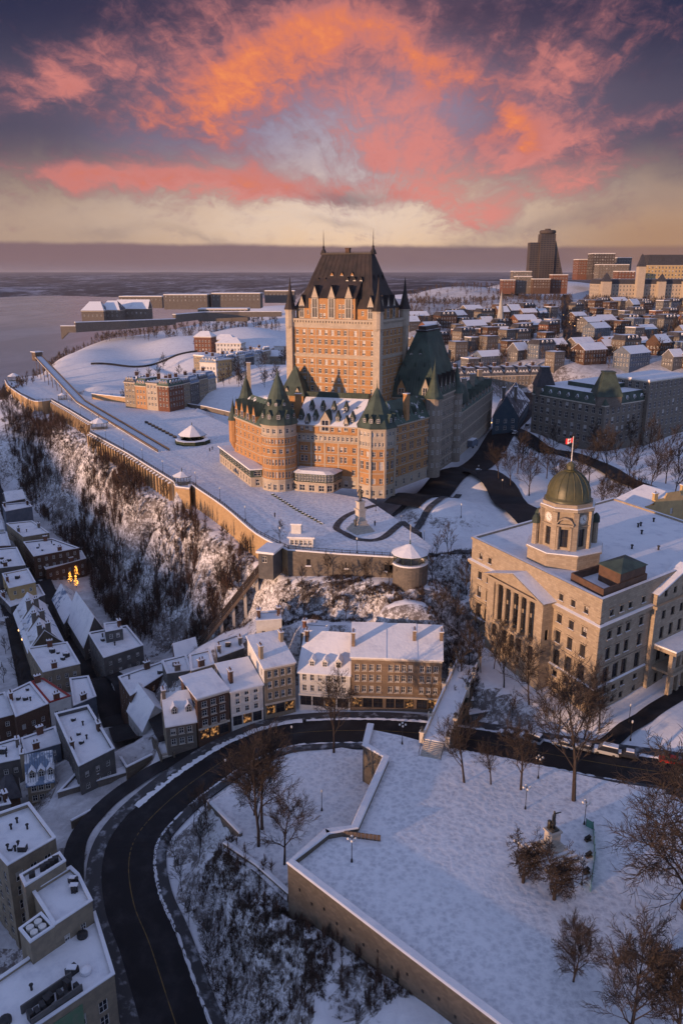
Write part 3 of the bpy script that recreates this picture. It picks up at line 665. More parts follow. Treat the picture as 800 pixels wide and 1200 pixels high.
def ground_line(pxs, dz=0.12, n=6, z=None):
    """a path over the ground, from photo points at about level z"""
    pts = smooth([Vector((*P2(x, y, z), 0)) for x, y in pxs], n); zz = height([p.x for p in pts], [p.y for p in pts])
    return [Vector((p.x, p.y, max(float(h), -60) + dz)) for p, h in zip(pts, zz)]
def gribbon(name, pxs, w, m, z=-.5, dz=0.16, kerb=0.3, n=8):
    pts = ground_line(pxs, 0, n, z); L = []
    for i, p in enumerate(pts):
        d = (V2(pts[min(i + 1, len(pts) - 1)]) - V2(pts[max(i - 1, 0)])).normalized(); nn = Vector((d.y, -d.x)); L.append((p, nn))
    X = [[p.x + nn.x * w * k / 2 for k in (-1, -.33, .33, 1)] for p, nn in L]; Y = [[p.y + nn.y * w * k / 2 for k in (-1, -.33, .33, 1)] for p, nn in L]
    Z = height(np.array(X), np.array(Y)); mb = MB()
    mb.grid([[(X[i][k], Y[i][k], float(Z[i].max()) + dz) for k in range(4)] for i in range(len(L))])
    o = put(name, mb.mesh(name, m)); o['kind'] = 'structure'; return o
gribbon('road', [(518, 560), (545, 545), (575, 560), (615, 598), (650, 628), (700, 655)], 12, ASPHALT, -1.0, 0.36)
gribbon('road', [(470, 590), (520, 556), (560, 528), (600, 496), (625, 470)], 13, ASPHALT, -.3, 0.40)
gribbon('road', [(600, 505), (660, 530), (730, 558), (800, 588), (860, 612)], 9, ASPHALT, -1.0, 0.43)
gribbon('road', [(640, 600), (690, 600), (760, 596), (840, 600)], 8, ASPHALT, -2.0, 0.46)
gribbon('path', [(404, 626), (394, 618), (410, 603), (450, 590), (480, 583), (522, 556)], 2.2, PATHM, -.2, 0.31)
gribbon('path', [(404, 626), (420, 633), (446, 632), (470, 614), (500, 596), (524, 578), (538, 566)], 2.4, PATHM, -.2, 0.33)
gribbon('path', [(470, 614), (490, 628), (520, 638), (560, 642), (620, 640)], 2.4, PATHM, -.8, 0.35)
gribbon('street', [(-10, 570), (12, 610), (40, 668), (72, 730), (104, 785), (135, 850), (155, 905)], 6.5, ASPHALT, LT, 0.15)
gribbon('street', [(-20, 690), (10, 720), (30, 790), (40, 850)], 5.5, ASPHALT, LT, 0.12)
gribbon('path', [(560, 905), (600, 893), (700, 868), (740, 850), (800, 815), (860, 790)][2:], 4.0, ASPHALT, -19.2, 0.12)
gribbon('road', [(262, 886), (215, 906), (165, 925), (118, 950), (90, 985), (84, 1030)], 4.2, ASPHALT, -38, 0.10)
gribbon('street', [(112, 792), (140, 812), (165, 842), (185, 872), (200, 905)], 4.5, ASPHALT, -42, 0.1)
# promenade deck and the two lawns, laid as sheets of their own
def sheet(name, poly, z, m):
    import bmesh
    mb = MB(); mb.poly([(p[0], p[1], z) for p in ccw(poly)]); o = put(name, mb.mesh(name, m)); o['kind'] = 'structure'; return o
def trodden():
    m = bpy.data.materials.new('trodden_snow'); m.use_nodes = True; t = m.node_tree; b = t.nodes['Principled BSDF']
    g = t.nodes.new('ShaderNodeNewGeometry'); pos = g.outputs['Position']
    a = noise(t, pos, 1.9, 4, 0.65, 0.4); v = t.nodes.new('ShaderNodeTexVoronoi'); v.inputs['Scale'].default_value = 0.9; t.links.new(pos, v.inputs['Vector'])
    big = noise(t, pos, 0.06, 4, 0.6)
    c = mixc(t, (a * 0.7 + NX(t, v.outputs['Distance']) * 0.4).sm(0.30, 0.72), (0.56, 0.57, 0.62), (0.84, 0.845, 0.88)); c = mixc(t, big.sm(0.45, 0.75) * 0.7, c, (0.80, 0.81, 0.85))
    t.links.new(c, b.inputs['Base Color']); b.inputs['Roughness'].default_value = 0.75; b.inputs['Specular IOR Level'].default_value = 0.2
    h = a * 0.6 + NX(t, v.outputs['Distance']) * 0.6 * big.sm(0.3, 0.6) + noise(t, pos, 0.25, 3, .5) * 0.8
    bn = t.nodes.new('ShaderNodeBump'); bn.inputs['Strength'].default_value = 0.85; bn.inputs['Distance'].default_value = 0.16
    t.links.new(h.s, bn.inputs['Height']); t.links.new(bn.outputs[0], b.inputs['Normal']); return m
TROD = trodden()
sheet('park_lawn', PARK, PARKZ, TROD); sheet('promenade', TERRACE, 0.0, TROD); sheet('garden_lawn', GARDEN, -27.5, TROD)
# ------------------------------------------------------------------ roof pieces and dormers
def quad_roof(mb, Q, z0, P, zr, over=0.4, th=0.25, m=0):
    """hip roof: Q = front-left, front-right, back-right, back-left; P = ridge ends (left, right)"""
    E_ = shrink(ccw(Q), -over); Qc = ccw(Q)
    # keep the order of Q
    if (Qc[0] - V2(Q[0])).length > 1e-6: E_ = list(reversed(E_)); Qc = list(reversed(Qc))
    A, B, C, D = [Vector((p.x, p.y, z0)) for p in E_]; p, q = Vector((*P[0][:2], zr)), Vector((*P[1][:2], zr)); up = Vector((0, 0, th))
    if (p - q).length < 0.05: fs = [(A, B, p), (B, C, p), (C, D, p), (D, A, p)]
    else: fs = [(A, B, q, p), (B, C, q), (C, D, p, q), (D, A, p)]
    for f in fs: mb.poly([x + up for x in f], m)
    for a, b in ((A, B), (B, C), (C, D), (D, A)): mb.poly([a, b, b + up, a + up], m)
    mb.poly([D, C, B, A], m)
def gable_roof(mb, Q, z0, zr, over=0.45, th=0.28, m=0, ends=0.25, along=True, shift=0.5):
    """ridge parallel to the front edge (along) ; Q = front-left, front-right, back-right, back-left"""
    A, B, C, D = [V2(p) for p in Q]
    if not along: A, B, C, D = B, C, D, A
    t_ = (B - A).normalized(); n_ = (D - A).normalized()
    A2_, B2_ = A - t_ * ends, B + t_ * ends; C2_, D2_ = C + t_ * ends, D - t_ * ends
    f0, f1 = A + (D - A) * shift, B + (C - B) * shift
    sl_f = (zr - z0) / max(0.1, (f0 - A).length); sl_b = (zr - z0) / max(0.1, (D - f0).length)
    a = Vector((*(A2_ - n_ * over), z0 - sl_f * over)); b = Vector((*(B2_ - n_ * over), z0 - sl_f * over))
    c = Vector((*(C2_ + n_ * over), z0 - sl_b * over)); d = Vector((*(D2_ + n_ * over), z0 - sl_b * over))
    p = Vector((*(f0 - t_ * ends), zr)); q = Vector((*(f1 + t_ * ends), zr)); up = Vector((0, 0, th))
    for f in ((a, b, q, p), (c, d, p, q)): mb.poly([x + up for x in f], m); mb.poly([x for x in reversed(f)], m)
    for x, y in ((a, b), (b, q), (q, c), (c, d), (d, p), (p, a)): mb.poly([x, y, y + up, x + up], m)
    return f0, f1
def gable_wall(mb, Q, z0, zr, m=0, along=True, shift=0.5):
    A, B, C, D = [V2(p) for p in Q]
    if not along: A, B, C, D = B, C, D, A
    f0, f1 = A + (D - A) * shift, B + (C - B) * shift
    mb.poly([(*D, z0), (*A, z0), (*f0, zr)], m); mb.poly([(*B, z0), (*C, z0), (*f1, zr)], m)
DOR = {}
def dormer_mesh(w, h, dep, rise, mw, mr, style='gable', wh=None):
    k = (w, h, dep, rise, mw.name, mr.name, style)
    if k in DOR: return DOR[k]
    mb = MB(); x = w / 2; o = 0.18
    mb.poly([(-x, 0, 0), (x, 0, 0), (x, 0, h), (-x, 0, h)], 0); mb.poly([(x, 0, 0), (x, dep, 0), (x, dep, h), (x, 0, h)], 0); mb.poly([(-x, dep, 0), (-x, 0, 0), (-x, 0, h), (-x, dep, h)], 0)
    mb.poly([(-x, 0, h), (x, 0, h), (0, 0, h + rise)], 0)
    a = (-x - o, -o, h - rise * o / x); b = (0, -o, h + rise + .02); c = (x + o, -o, h - rise * o / x); back = dep
    for p, q in ((a, b), (b, c)):
        mb.poly([p, q, (q[0], back, q[2]), (p[0], back, p[2])][::-1], 2)
        mb.poly([(p[0], p[1], p[2]), (q[0], q[1], q[2]), (q[0], q[1], q[2] + .14), (p[0], p[1], p[2] + .14)], 2)
        mb.poly([(p[0], p[1], p[2] + .14), (q[0], q[1], q[2] + .14), (q[0], back, q[2] + .14), (p[0], back, p[2] + .14)], 2)
    g = x * 0.68; z0 = h * .14; z1 = h * .95
    mb.poly([(-g, -.03, z0), (g, -.03, z0), (g, -.03, z1), (-g, -.03, z1)], 1)
    for x0, x1, za, zb in ((-g - .1, -g, z0, z1), (g, g + .1, z0, z1), (-.05, .05, z0, z1), (-g, g, z1, z1 + .1), (-g, g, z0 - .1, z0), (-g, g, (z0 + z1) / 2, (z0 + z1) / 2 + .07)):
        mb.poly([(x0, -.06, za), (x1, -.06, za), (x1, -.06, zb), (x0, -.06, zb)], 3)
    if rise > w:   # finial on the tall ones
        mb.lathe([(.10, h + rise), (.02, h + rise + 1.2)], 4, (0, 0, 0), 2)
    DOR[k] = mb.mesh('dormer', [mw, GLASS, mr, PAINT]); return DOR[k]
def dormers(root, A, B, us, z, inset, w, h, dep, rise, mw, mr, name='dormer'):
    me = dormer_mesh(w, h, dep, rise, mw, mr)
    for u in us: put(name, me, root, winM(A, B, u, z, inset))
def chimney(root, c, d, z0, z1, m, ang=0.0, pots=2):
    mb = MB(); mb.box((c[0], c[1], z0), (d[0], d[1], z1 - z0), ang, 0); mb.box((c[0], c[1], z1), (d[0] + .3, d[1] + .3, .25), ang, 0); mb.box((c[0], c[1], z1 + .25), (d[0] + .34, d[1] + .34, .16), ang, 1)
    for i in range(pots):
        o = (i - (pots - 1) / 2) * d[0] / max(1, pots); mb.lathe([(.17, .3), (.15, .95), (.001, .95)], 6, (c[0] + o * math.cos(ang), c[1] + o * math.sin(ang), z1), 2)
    part('chimney', mb, [m, ROOFSNOW, DKBRICK], root)
# ------------------------------------------------------------------ the castle hotel on the promenade
ch = thing('castle_hotel', 'huge orange brick castle hotel with steep copper roofs and a tall central tower', 'castle hotel', (0, 290, 0))
WSINK = MB(); NWIN = [0]
def cw(A, B, ops, **k):
    for o in ops:
        if NWIN[0] < 262: NWIN[0] += 1; add_windows(ch, A, B, [o], **k)
        else: add_windows(ch, A, B, [o], sink=WSINK, **k)
def quoin(mb, p, z0, z1, s=1.5, ang=0.0, m=1): mb.box((p[0], p[1], z0), (s, s, z1 - z0), ang, m)
# --- central tower
TA = math.radians(-27); tf = Vector((math.cos(TA), math.sin(TA))); tdp = Vector((-math.sin(TA), math.cos(TA)))
TN = Vector((13.0, 290.0)); TL, TD = 36.0, 24.0
t0, t1, t2, t3 = TN - tf * TL, TN, TN + tdp * TD, TN - tf * TL + tdp * TD
mb = MB(); fr = [.08, .16, .25, .345, .418, .492, .564, .637, .75, .845, .94]
rows_ = [53.3, 50.0, 46.6, 42.6, 39.3, 36.0, 32.7, 29.4, 26.1, 22.8]
fops = [(f * TL, z - .3, 1.25, 1.9) for z in rows_ for f in fr]
cw(t0, t1, wall(mb, t0, t1, 0, 54.8 + 1.0, fops, 0, .35) and fops)
sops = [(u, z - .3, 1.2, 1.9) for z in rows_[:8] for u in (4.5, 8.3, 12, 15.7, 19.5)]
wall(mb, t1, t2, 0, 55.8, sops, 0, .35); cw(t1, t2, sops)
wall(mb, t2, t3, 0, 55.8); lops = [(u, z - .3, 1.2, 1.9) for z in rows_[:8] for u in (4.5, 8.3, 12, 15.7, 19.5)]
wall(mb, t3, t0, 0, 55.8, lops, 0, .35); add_windows(ch, t3, t0, lops, sink=WSINK)
part('tower_wall', mb, [BRICK, STONE], ch)
mb = MB(); tp = [t0, t1, t2, t3]
mb.prism(shrink(tp, -0.25), 55.6, 58.2, 0); mb.prism(shrink(tp, -0.75), 58.2, 58.9, 0); mb.prism(shrink(tp, -0.18), 44.9, 46.0, 0); mb.prism(shrink(tp, -0.5), 45.45, 45.75, 0)
for A, B, L in ((t0, t1, TL), (t1, t2, TD), (t3, t0, TD)):
    for i in range(int(L / 1.2)): # corbels under the cornice
        A_, d_, n_, _ = frame_of(A, B); c = A_ + d_ * (0.6 + i * 1.2) + n_ * .42
        mb.box((c.x, c.y, 57.5), (.5, .45, .7), math.atan2(d_.y, d_.x), 0)
    for z in rows_: band(mb, A, B, z - .55, .22, .10)
    for z in rows_: band(mb, A, B, z + 1.62, .16, .07)
for p in tp: mb.box((p.x, p.y, 0), (2.6, 2.6, 58.0), TA, 0)
for f in (.205, .30, .675, .795):       # the narrow piers between the bays
    A_, d_, n_, _ = frame_of(t0, t1); c = A_ + d_ * (f * TL) + n_ * .07; mb.box((c.x, c.y, 20), (.30, .14, 36), TA, 0)
part('stone_trim', mb, STONE, ch)
# attic storey, gables, great roof
ai = shrink(tp, 1.6); mb = MB()
aops = [(u, 60.2, 1.1, 1.7) for u in (3, 5.2, 27.5, 29.8)]
wall(mb, ai[0], ai[1], 58.2, 62.6, aops, 0, .3); wall(mb, ai[1], ai[2], 58.2, 62.6, [(u, 60.2, 1.1, 1.7) for u in (4, 7, 10.4, 13.8, 16.8)], 0, .3); wall(mb, ai[2], ai[3], 58.2, 62.6); wall(mb, ai[3], ai[0], 58.2, 62.6)
A_, d_, n_, _ = frame_of(t0, t1); q0 = A_ + d_ * 7.6 - n_ * 0.6; q1 = A_ + d_ * 26.6 - n_ * 0.6; q2 = q1 - n_ * 6; q3 = q0 - n_ * 6
cops = [(u, z, 1.1, 1.7) for z in (59.2, 62.4) for u in (1.2, 2.6, 5.0, 6.4, 8.8, 10.2, 12.8, 14.2, 16.5, 17.8)]
wall(mb, q0, q1, 58.2, 66.2, cops, 0, .3); wall(mb, q1, q2, 58.2, 66.2); wall(mb, q3, q0, 58.2, 66.2)
part('attic_wall', mb, BRICK, ch); cw(q0, q1, cops); cw(ai[0], ai[1], aops)
mb = MB(); rc = (ai[0] + ai[1] + ai[2] + ai[3]) / 4; e0, e1 = rc - tf * 10.2, rc + tf * 10.2
lo = shrink(tp, 1.2); mid = shrink(tp, 4.6)
for i in range(4):
    j = (i + 1) % 4; mb.poly([(*lo[i], 62.6), (*lo[j], 62.6), (*mid[j], 70.0), (*mid[i], 70.0)])
zr = 81.6; hw = 1.4; top = [e0 - tdp * hw, e1 - tdp * hw, e1 + tdp * hw, e0 + tdp * hw]
for i in range(4):
    j = (i + 1) % 4; mb.poly([(*mid[i], 70.0), (*mid[j], 70.0), (*top[j], zr), (*top[i], zr)])
mb.poly([(*p, zr) for p in top])
for i in range(13):                     # ribs of the copper sheets on the front slope
    k = (i + .5) / 13; a = mid[0].lerp(mid[1], k); b = top[0].lerp(top[1], k); mb.bar((*a, 70.05), (*b, zr), .18, .16)
# the lean-to roof over the central attic
w0, w1 = q0 - d_ * .4, q1 + d_ * .4
mb.poly([(*(w0 + n_ * .4), 66.2), (*(w1 + n_ * .4), 66.2), (*(w1 - n_ * 5.4), 73.2), (*(w0 - n_ * 5.4), 73.2)])
mb.poly([(*(w1 + n_ * .4), 66.2), (*(w1 - n_ * 6), 66.2), (*(w1 - n_ * 5.4), 73.2)]); mb.poly([(*(w0 - n_ * 6), 66.2), (*(w0 + n_ * .4), 66.2), (*(w0 - n_ * 5.4), 73.2)])
part('tower_roof', mb, COPPER_B, ch)
mb = MB()
for a, b in ((top[0], top[1]), (top[2], top[3])):
    mb.bar((*a, zr), (*b, zr), .2, .5)
    for i in range(24): c = V2(a).lerp(V2(b), i / 23); mb.box((c.x, c.y, zr + .5), (.14, .14, .5), TA)
part('roof_cresting', mb, COPPER_B, ch)
for c in (e0, e1):
    mb = MB(); mb.lathe([(1.3, 0), (.9, 1.2), (.35, 2.2), (.5, 2.6), (.16, 3.2), (.10, 6.5), (.02, 9.0)], 8, (c.x, c.y, zr)); part('finial', mb, COPPER_B, ch)
mb = MB(); mb.box((rc.x, rc.y, zr), (1.6, 1.4, 2.0), TA); mb.box((rc.x, rc.y, zr + 2.0), (1.9, 1.7, .3), TA); part('chimney', mb, DKBRICK, ch)
for u in (2.6, 9.5, 16.4):              # stone gables of the central attic
    put('gable', dormer_mesh(3.0, 8.2, 5.5, 4.2, STONE, COPPER_B), ch, winM(q0, q1, u, 58.3, -0.25))
for A, B, us in ((ai[0], ai[1], (2.4, 30.6)), (ai[1], ai[2], (5, 10.4, 15.8)), (ai[3], ai[0], (5, 10.4, 15.8))):
    for u in us: put('gable', dormer_mesh(2.4, 5.2, 4.0, 3.4, STONE, COPPER_B), ch, winM(A, B, u, 58.6, -0.1))
for u in (5.4, 9.5, 13.7): put('dormer', dormer_mesh(1.5, 1.5, 2.6, 1.2, BRICK, COPPER_B), ch, winM(mid[0], mid[1], u + 4.0, 72.6, 2.1))
for u in (4.5, 7.4, 16.5, 19.4, 22): put('dormer', dormer_mesh(1.1, 1.1, 2.2, 1.1, COPPER_B, COPPER_B), ch, winM(mid[0], mid[1], u, 71.0 + (u > 10) * 0.4, 0.6 if u > 10 else .8))
for u in (3.5, 7.2, 11): put('dormer', dormer_mesh(1.3, 1.4, 2.4, 1.6, COPPER_B, COPPER_B), ch, winM(mid[1], mid[2], u, 71.2, .8))
for k, p in enumerate(tp):              # corner turrets
    mb = MB(); c = (p.x, p.y, 0); mb.lathe([(.6, 53.5), (1.9, 56), (1.9, 61.5), (2.15, 61.6), (2.15, 62.0)], 10, c, 0); mb.lathe([(2.35, 62), (1.5, 64.5), (.55, 69), (.08, 73.5)], 10, c, 1); part('corner_turret', mb, [STONE, COPPER_B], ch)
# --- round tower
def round_tower(c, r, n, z1, zc, rows, bands, mroof, bandm=STONE, flare=.7, a0=0.0, roofdorm=(), sink=False, base=4.3, frieze=19.6):
    mb = MB(); tr = MB(); pts = [Vector((c[0] + r * math.cos(a0 + 2 * math.pi * i / n), c[1] + r * math.sin(a0 + 2 * math.pi * i / n))) for i in range(n)]
    for i in range(n):
        A, B = pts[i], pts[(i + 1) % n]; A_, d_, n_, L = frame_of(A, B)
        if n_.y > 0.75: continue
        ops = []
        for z, w, h, k in rows:
            ops += [(L * (j + .5) / k, z, min(w, L / k * .62), h) for j in range(k)]
        wall(mb, A, B, 0, base, [o for o in ops if o[1] + o[3] < base], 1, .3); wall(mb, A, B, base, frieze, [o for o in ops if o[1] >= base and o[1] + o[3] < frieze], 0, .3); wall(mb, A, B, frieze, z1, [o for o in ops if o[1] >= frieze], 1, .3)
        for o in ops:
            if (o[1] + o[3] < base) or (o[1] >= base and o[1] + o[3] < frieze) or o[1] >= frieze: cw(A, B, [o]) if not sink else add_windows(ch, A, B, [o], sink=WSINK)
    for z, h, out in bands: tr.prism(shrink(pts, -out), z, z + h, 0, bottom=True)
    part('tower_wall', mb, [BRICK, STONE], ch); part('stone_trim', tr, bandm, ch)
    mb = MB(); H_ = zc - z1; mb.lathe([(r + flare, z1), (r + flare, z1 + .3), (r * .93, z1 + H_ * .16), (r * .62, z1 + H_ * .46), (r * .26, z1 + H_ * .80), (.25, zc), (.12, zc + 1.2), (.02, zc + 3.2)], max(n, 8), (c[0], c[1], 0), 0, a0)
    part('tower_roof', mb, mroof, ch)
    for ang, z, w, h in roofdorm:
        rr_ = r * (1 - (z - z1) / H_ * .78); nx, ny = math.cos(ang), math.sin(ang); p = Vector((c[0] + nx * (rr_ + .35), c[1] + ny * (rr_ + .35)))
        M = Matrix(((-ny, -nx, 0, p.x), (nx, -ny, 0, p.y), (0, 0, 1, z), (0, 0, 0, 1))); put('dormer', dormer_mesh(w, h, 2.2, w * .9, COPPER_S, COPPER_S), ch, M)
rt = (-22.4, 281.2)
round_tower(rt, 6.3, 16, 24.0, 41.5, [(.5, 1.3, 2.2, 1), (5.0, 1.2, 2.2, 2), (9.6, 1.2, 2.2, 2), (13.8, 1.3, 1.7, 1), (17.4, .9, 1.6, 2), (21.0, 1.2, 1.7, 1)], [(4.0, .5, .25), (8.0, .3, .15), (12.4, .35, .15), (16.4, .35, .18), (19.6, .5, .35), (23.4, .6, .4)], COPPER_S, roofdorm=[(math.radians(a), 26.0, 1.6, 1.6) for a in (-150, -118, -86, -54, -22)] + [(math.radians(a), 30.5, 1.1, 1.1) for a in (-130, -95, -60)])
# --- front wing between the towers
fA, fB = Vector((-16.6, 285.0)), Vector((6.6, 278.4)); fd = (fB - fA).normalized(); fn = Vector((-fd.y, fd.x)); FL = (fB - fA).length
fC, fD = fB + fn * 13, fA + fn * 13
mb = MB(); o1 = [(u + s_, 9.2, 1.15, 2.3) for u in (3.1, 8.2, 13.3, 18.0) for s_ in (-.75, .75)] + [(22, 9.2, 1.3, 2.3)]; o2 = [(u + s_, 13.2, 1.15, 1.9) for u in (3.1, 8.2, 13.3, 18.0) for s_ in (-.75, .75)] + [(22, 13.2, 1.3, 1.9)]; o3 = row(FL, 14, 17.2, 1.0, 1.7, .5); o4 = [(u, 20.5, 1.2, 1.6) for u in (2.4, 5.9, 9.4, 16.5, 21.6)] + [(12.4, 20.5, 1.1, 1.7), (13.9, 20.5, 1.1, 1.7)]; o0 = [(21.8, 4.8, 1.3, 2.2), (21.8, .4, 1.4, 2.4), (19, .4, 1.4, 2.4)]
wall(mb, fA, fB, 0, 4.3, [o for o in o0 if o[1] < 1], 1); wall(mb, fA, fB, 4.3, 16.6, o1 + o2 + o0[:1], 0); wall(mb, fA, fB, 16.6, 19.4, o3, 1); wall(mb, fA, fB, 19.4, 22.6, o4, 0); wall(mb, fB, fC, 0, 22.6); wall(mb, fC, fD, 0, 22.6); wall(mb, fD, fA, 0, 22.6)
for o in (o0, o1, o2, o4): cw(fA, fB, o)
cw(fA, fB, o3, arch=True)
part('wing_wall', mb, [BRICK, STONE], ch)
mb = MB()
for z, h, ou in ((4.1, .45, .22), (8.3, .3, .14), (12.2, .35, .16), (16.4, .4, .22), (19.3, .35, .24), (22.2, .5, .45)): band(mb, fA, fB, z, h, ou)
for u in (.5, 5.6, 10.7, 15.8): band(mb, fA + fd * u, fA + fd * (u + .6), 4.6, 11.7, .1)
part('stone_trim', mb, STONE, ch)
mb = MB(); r0, r1 = fD - fn * .6, fC - fn * .6
mb.poly([(*(fA - fn * .5), 22.6), (*(fB - fn * .5), 22.6), (*r1, 31.0), (*r0, 31.0)]); mb.poly([(*(fB - fn * .5), 22.6), (*fC, 22.6), (*r1, 31.0)]); mb.poly([(*fD, 22.6), (*(fA - fn * .5), 22.6), (*r0, 31.0)]); mb.poly([(*r0, 31), (*r1, 31), (*(fC + fn * 8), 31.0), (*(fD + fn * 8), 31.0)])
part('wing_roof', mb, COPPER_SN, ch)
mb = MB(); mb.bar((*r0, 30.9), (*r1, 30.9), .4, 1.9)
for i in range(36): c = r0.lerp(r1, (i + .5) / 36) - fn * .25; mb.box((c.x, c.y, 30.9), (.16, .16, 2.0), math.atan2(fd.y, fd.x))
part('roof_railing', mb, COPPER_S, ch)
dormers(ch, fA, fB, (4.4, 8.6, 12.8, 17.4), 27.2, 5.0, 1.3, 1.5, 2.4, 1.9, COPPER_S, COPPER_S); dormers(ch, fA, fB, (1.6, 7.0, 15.4, 20.8), 24.2, 1.2, 1.4, 1.6, 2.4, 2.0, COPPER_S, COPPER_S)
put('gable', dormer_mesh(3.6, 4.6, 6.0, 3.0, STONE, COPPER_S), ch, winM(fA, fB, 11.2, 20.2, -.12))
put('gable', dormer_mesh(1.6, 3.2, 3.0, 2.4, STONE, COPPER_S), ch, winM(fA, fB, 18.9, 20.8, -.12)); put('gable', dormer_mesh(1.6, 3.2, 3.0, 2.4, STONE, COPPER_S), ch, winM(fA, fB, 4.4, 20.8, -.12))
chimney(ch, (-15.6, 287.8), (2.0, 1.6), 20, 33.0, BRICK, math.atan2(fd.y, fd.x)); chimney(ch, (23.2, 284.6), (2.2, 1.5), 22, 33.5, BRICK, 1.0)
# terrace pavilion with its glazed upper floor
pc = fA + fd * 8.6; pv = [pc - fd * 8.8, pc - fd * 7.6 - fn * 6.6, pc - fd * 5.4 - fn * 8.2, pc + fd * 5.4 - fn * 8.2, pc + fd * 7.6 - fn * 6.6, pc + fd * 8.8]
mb = MB(); gl = MB(); rf = MB(); rb = MB()
for a, b in zip(pv, pv[1:]):
    L = (b - a).length; k = max(1, round(L / 3.4)); ops = row(L, k, .3, min(2.1, L / k - .7), 2.3); wall(mb, a, b, 0, 3.4, ops, 0); cw(a, b, ops, weights=(('dark', 1),)); band(mb, a, b, 3.2, .4, .25)
    k2 = max(1, round(L / 1.1)); o2 = row(L, k2, 3.95, L / k2 - .25, 2.3); wall(gl, a, b, 3.7, 6.6, o2, 0, .12); add_windows(ch, a, b, o2, sink=WSINK, inset=.1, weights=(('dark', 1),))
rf.poly([(*p, 6.6) for p in shrink(ccw(pv), -.4)]); ctr = sum(pv, Vector((0, 0))) / 6; sh = [p.lerp(ctr, .25) for p in ccw(pv)]; ou = shrink(ccw(pv), -.4)
for i in range(6): rf.poly([(*ou[i], 6.65), (*ou[(i + 1) % 6], 6.65), (*sh[(i + 1) % 6], 7.6), (*sh[i], 7.6)])
rf.poly([(*p, 7.6) for p in sh])
part('pavilion_wall', mb, STONE, ch); part('glazed_gallery', gl, COPPER_S, ch); part('pavilion_roof', rf, ROOFSNOW, ch)
# --- octagonal tower
oc = (12.2, 272.6)
round_tower(oc, 6.7, 8, 24.3, 37.6, [(.8, 1.3, 2.0, 2), (5.0, 1.2, 2.0, 2), (9.9, 1.5, 3.0, 2), (14.6, 1.2, 1.8, 2), (18.2, .9, 1.4, 4), (21.6, 1.0, 1.4, 3)], [(4.1, .5, .25), (8.6, .3, .14), (13.6, .3, .14), (17.4, .35, .2), (23.7, .6, .35)], COPPER_S, a0=math.radians(-66.0), frieze=17.2, roofdorm=[(math.radians(a), 26.2, 1.4, 1.5) for a in (-134, -111, -88.5, -43.5, -20)])
mb = MB()
for i in range(8):
    a = math.radians(-66 + 45 * i); quoin(mb, (oc[0] + 6.6 * math.cos(a), oc[1] + 6.6 * math.sin(a)), 0, 24, .75, a)
part('stone_trim', mb, [STONE, STONE], ch)
# --- right-hand wing
def brick_wing(A, B, dep, z1, zr, rows, bands, base=4.3, roofm=COPPER_SN, dorm=None, hipl=True, frieze=None, mw=BRICK):
    A, B = V2(A), V2(B); d = (B - A).normalized(); n = Vector((-d.y, d.x)); C, D = B + n * dep, A + n * dep; L = (B - A).length
    mb = MB(); alls = [o for r_ in rows for o in r_]
    lv = [0, base] + ([frieze] if frieze else []) + [z1]
    for i in range(len(lv) - 1):
        ops = [o for o in alls if lv[i] <= o[1] and o[1] + o[3] <= lv[i + 1]]; wall(mb, A, B, lv[i], lv[i + 1], ops, 1 if i in (0, 2) else 0, .32); cw(A, B, ops)
    for a, b in ((B, C), (C, D), (D, A)): wall(mb, a, b, 0, z1)
    part('wing_wall', mb, [mw, STONE], ch); tr = MB()
    for z, h, o in bands: band(tr, A, B, z, h, o)
    part('stone_trim', tr, STONE, ch); rf = MB(); k = .46
    quad_roof(rf, [A, B, C, D], z1, (A + n * dep * k + d * (dep * .4 if hipl else 0), B + n * dep * k), zr); part('wing_roof', rf, roofm, ch)
    return A, B, d, n, L
A, B, d, n, L = brick_wing((17.6, 276.0), (34.4, 298.2), 12, 23.4, 31.0, [row(28, 5, z, 1.2, h, .8) if dbl == 0 else sum(([(u - .8, z, 1.15, h), (u + .8, z, 1.15, h)] for u in (3.2, 8.2, 13.4, 18.6, 23.8)), []) for z, h, dbl in ((.9, 2.2, 0), (5.0, 2.0, 1), (9.0, 2.2, 1), (13.2, 3.0, 1), (17.6, 1.7, 1), (20.6, 1.7, 1))], [(4.1, .45, .22), (8.2, .3, .14), (12.4, .35, .16), (16.9, .3, .14), (20.0, .3, .2), (23.0, .5, .4)])
dormers(ch, A, B, (3.5, 8, 12.5, 17, 21.5), 24.4, .9, 1.5, 1.7, 2.6, 2.0, COPPER_S, COPPER_S)
# --- the big hip-roofed block behind it
b0, b1, b2, b3 = Vector((18.5, 302.5)), Vector((34.6, 298.4)), Vector((46.6, 324.2)), Vector((28.5, 334.0))
mb = MB(); o5 = [(u, z, 1.2, 2.0) for z in (20.2, 23.6, 27.0) for u in (3, 5.2, 9.5, 11.6)]; wall(mb, b0, b1, 0, 30, o5, 0, .3); cw(b0, b1, o5)
L = (b2 - b1).length; o6 = [(u, z, w, h) for z, h, w in ((1, 2.6, 1.4), (5.2, 2.2, 1.2), (9.2, 2.4, 1.2), (13.2, 2.4, 1.2), (17.2, 2.2, 1.2), (21.0, 2.0, 1.2), (24.6, 1.8, 1.1)) for u in (7.2, 9.2, 12.6, 14.6, 18.0, 20.0, 23.6, 25.6)]
wall(mb, b1, b2, 0, 30, o6, 1, .3); cw(b1, b2, o6); wall(mb, b2, b3, 0, 30); wall(mb, b3, b0, 0, 30)
part('block_wall', mb, [BRICK, CHSTONE], ch); mb = MB()
for z, h, o in ((4.2, .4, .2), (12.2, .3, .14), (20.2, .3, .16), (27.4, .4, .3), (29.4, .6, .5)): band(mb, b1, b2, z, h, o); band(mb, b0, b1, z, h, o * .8)
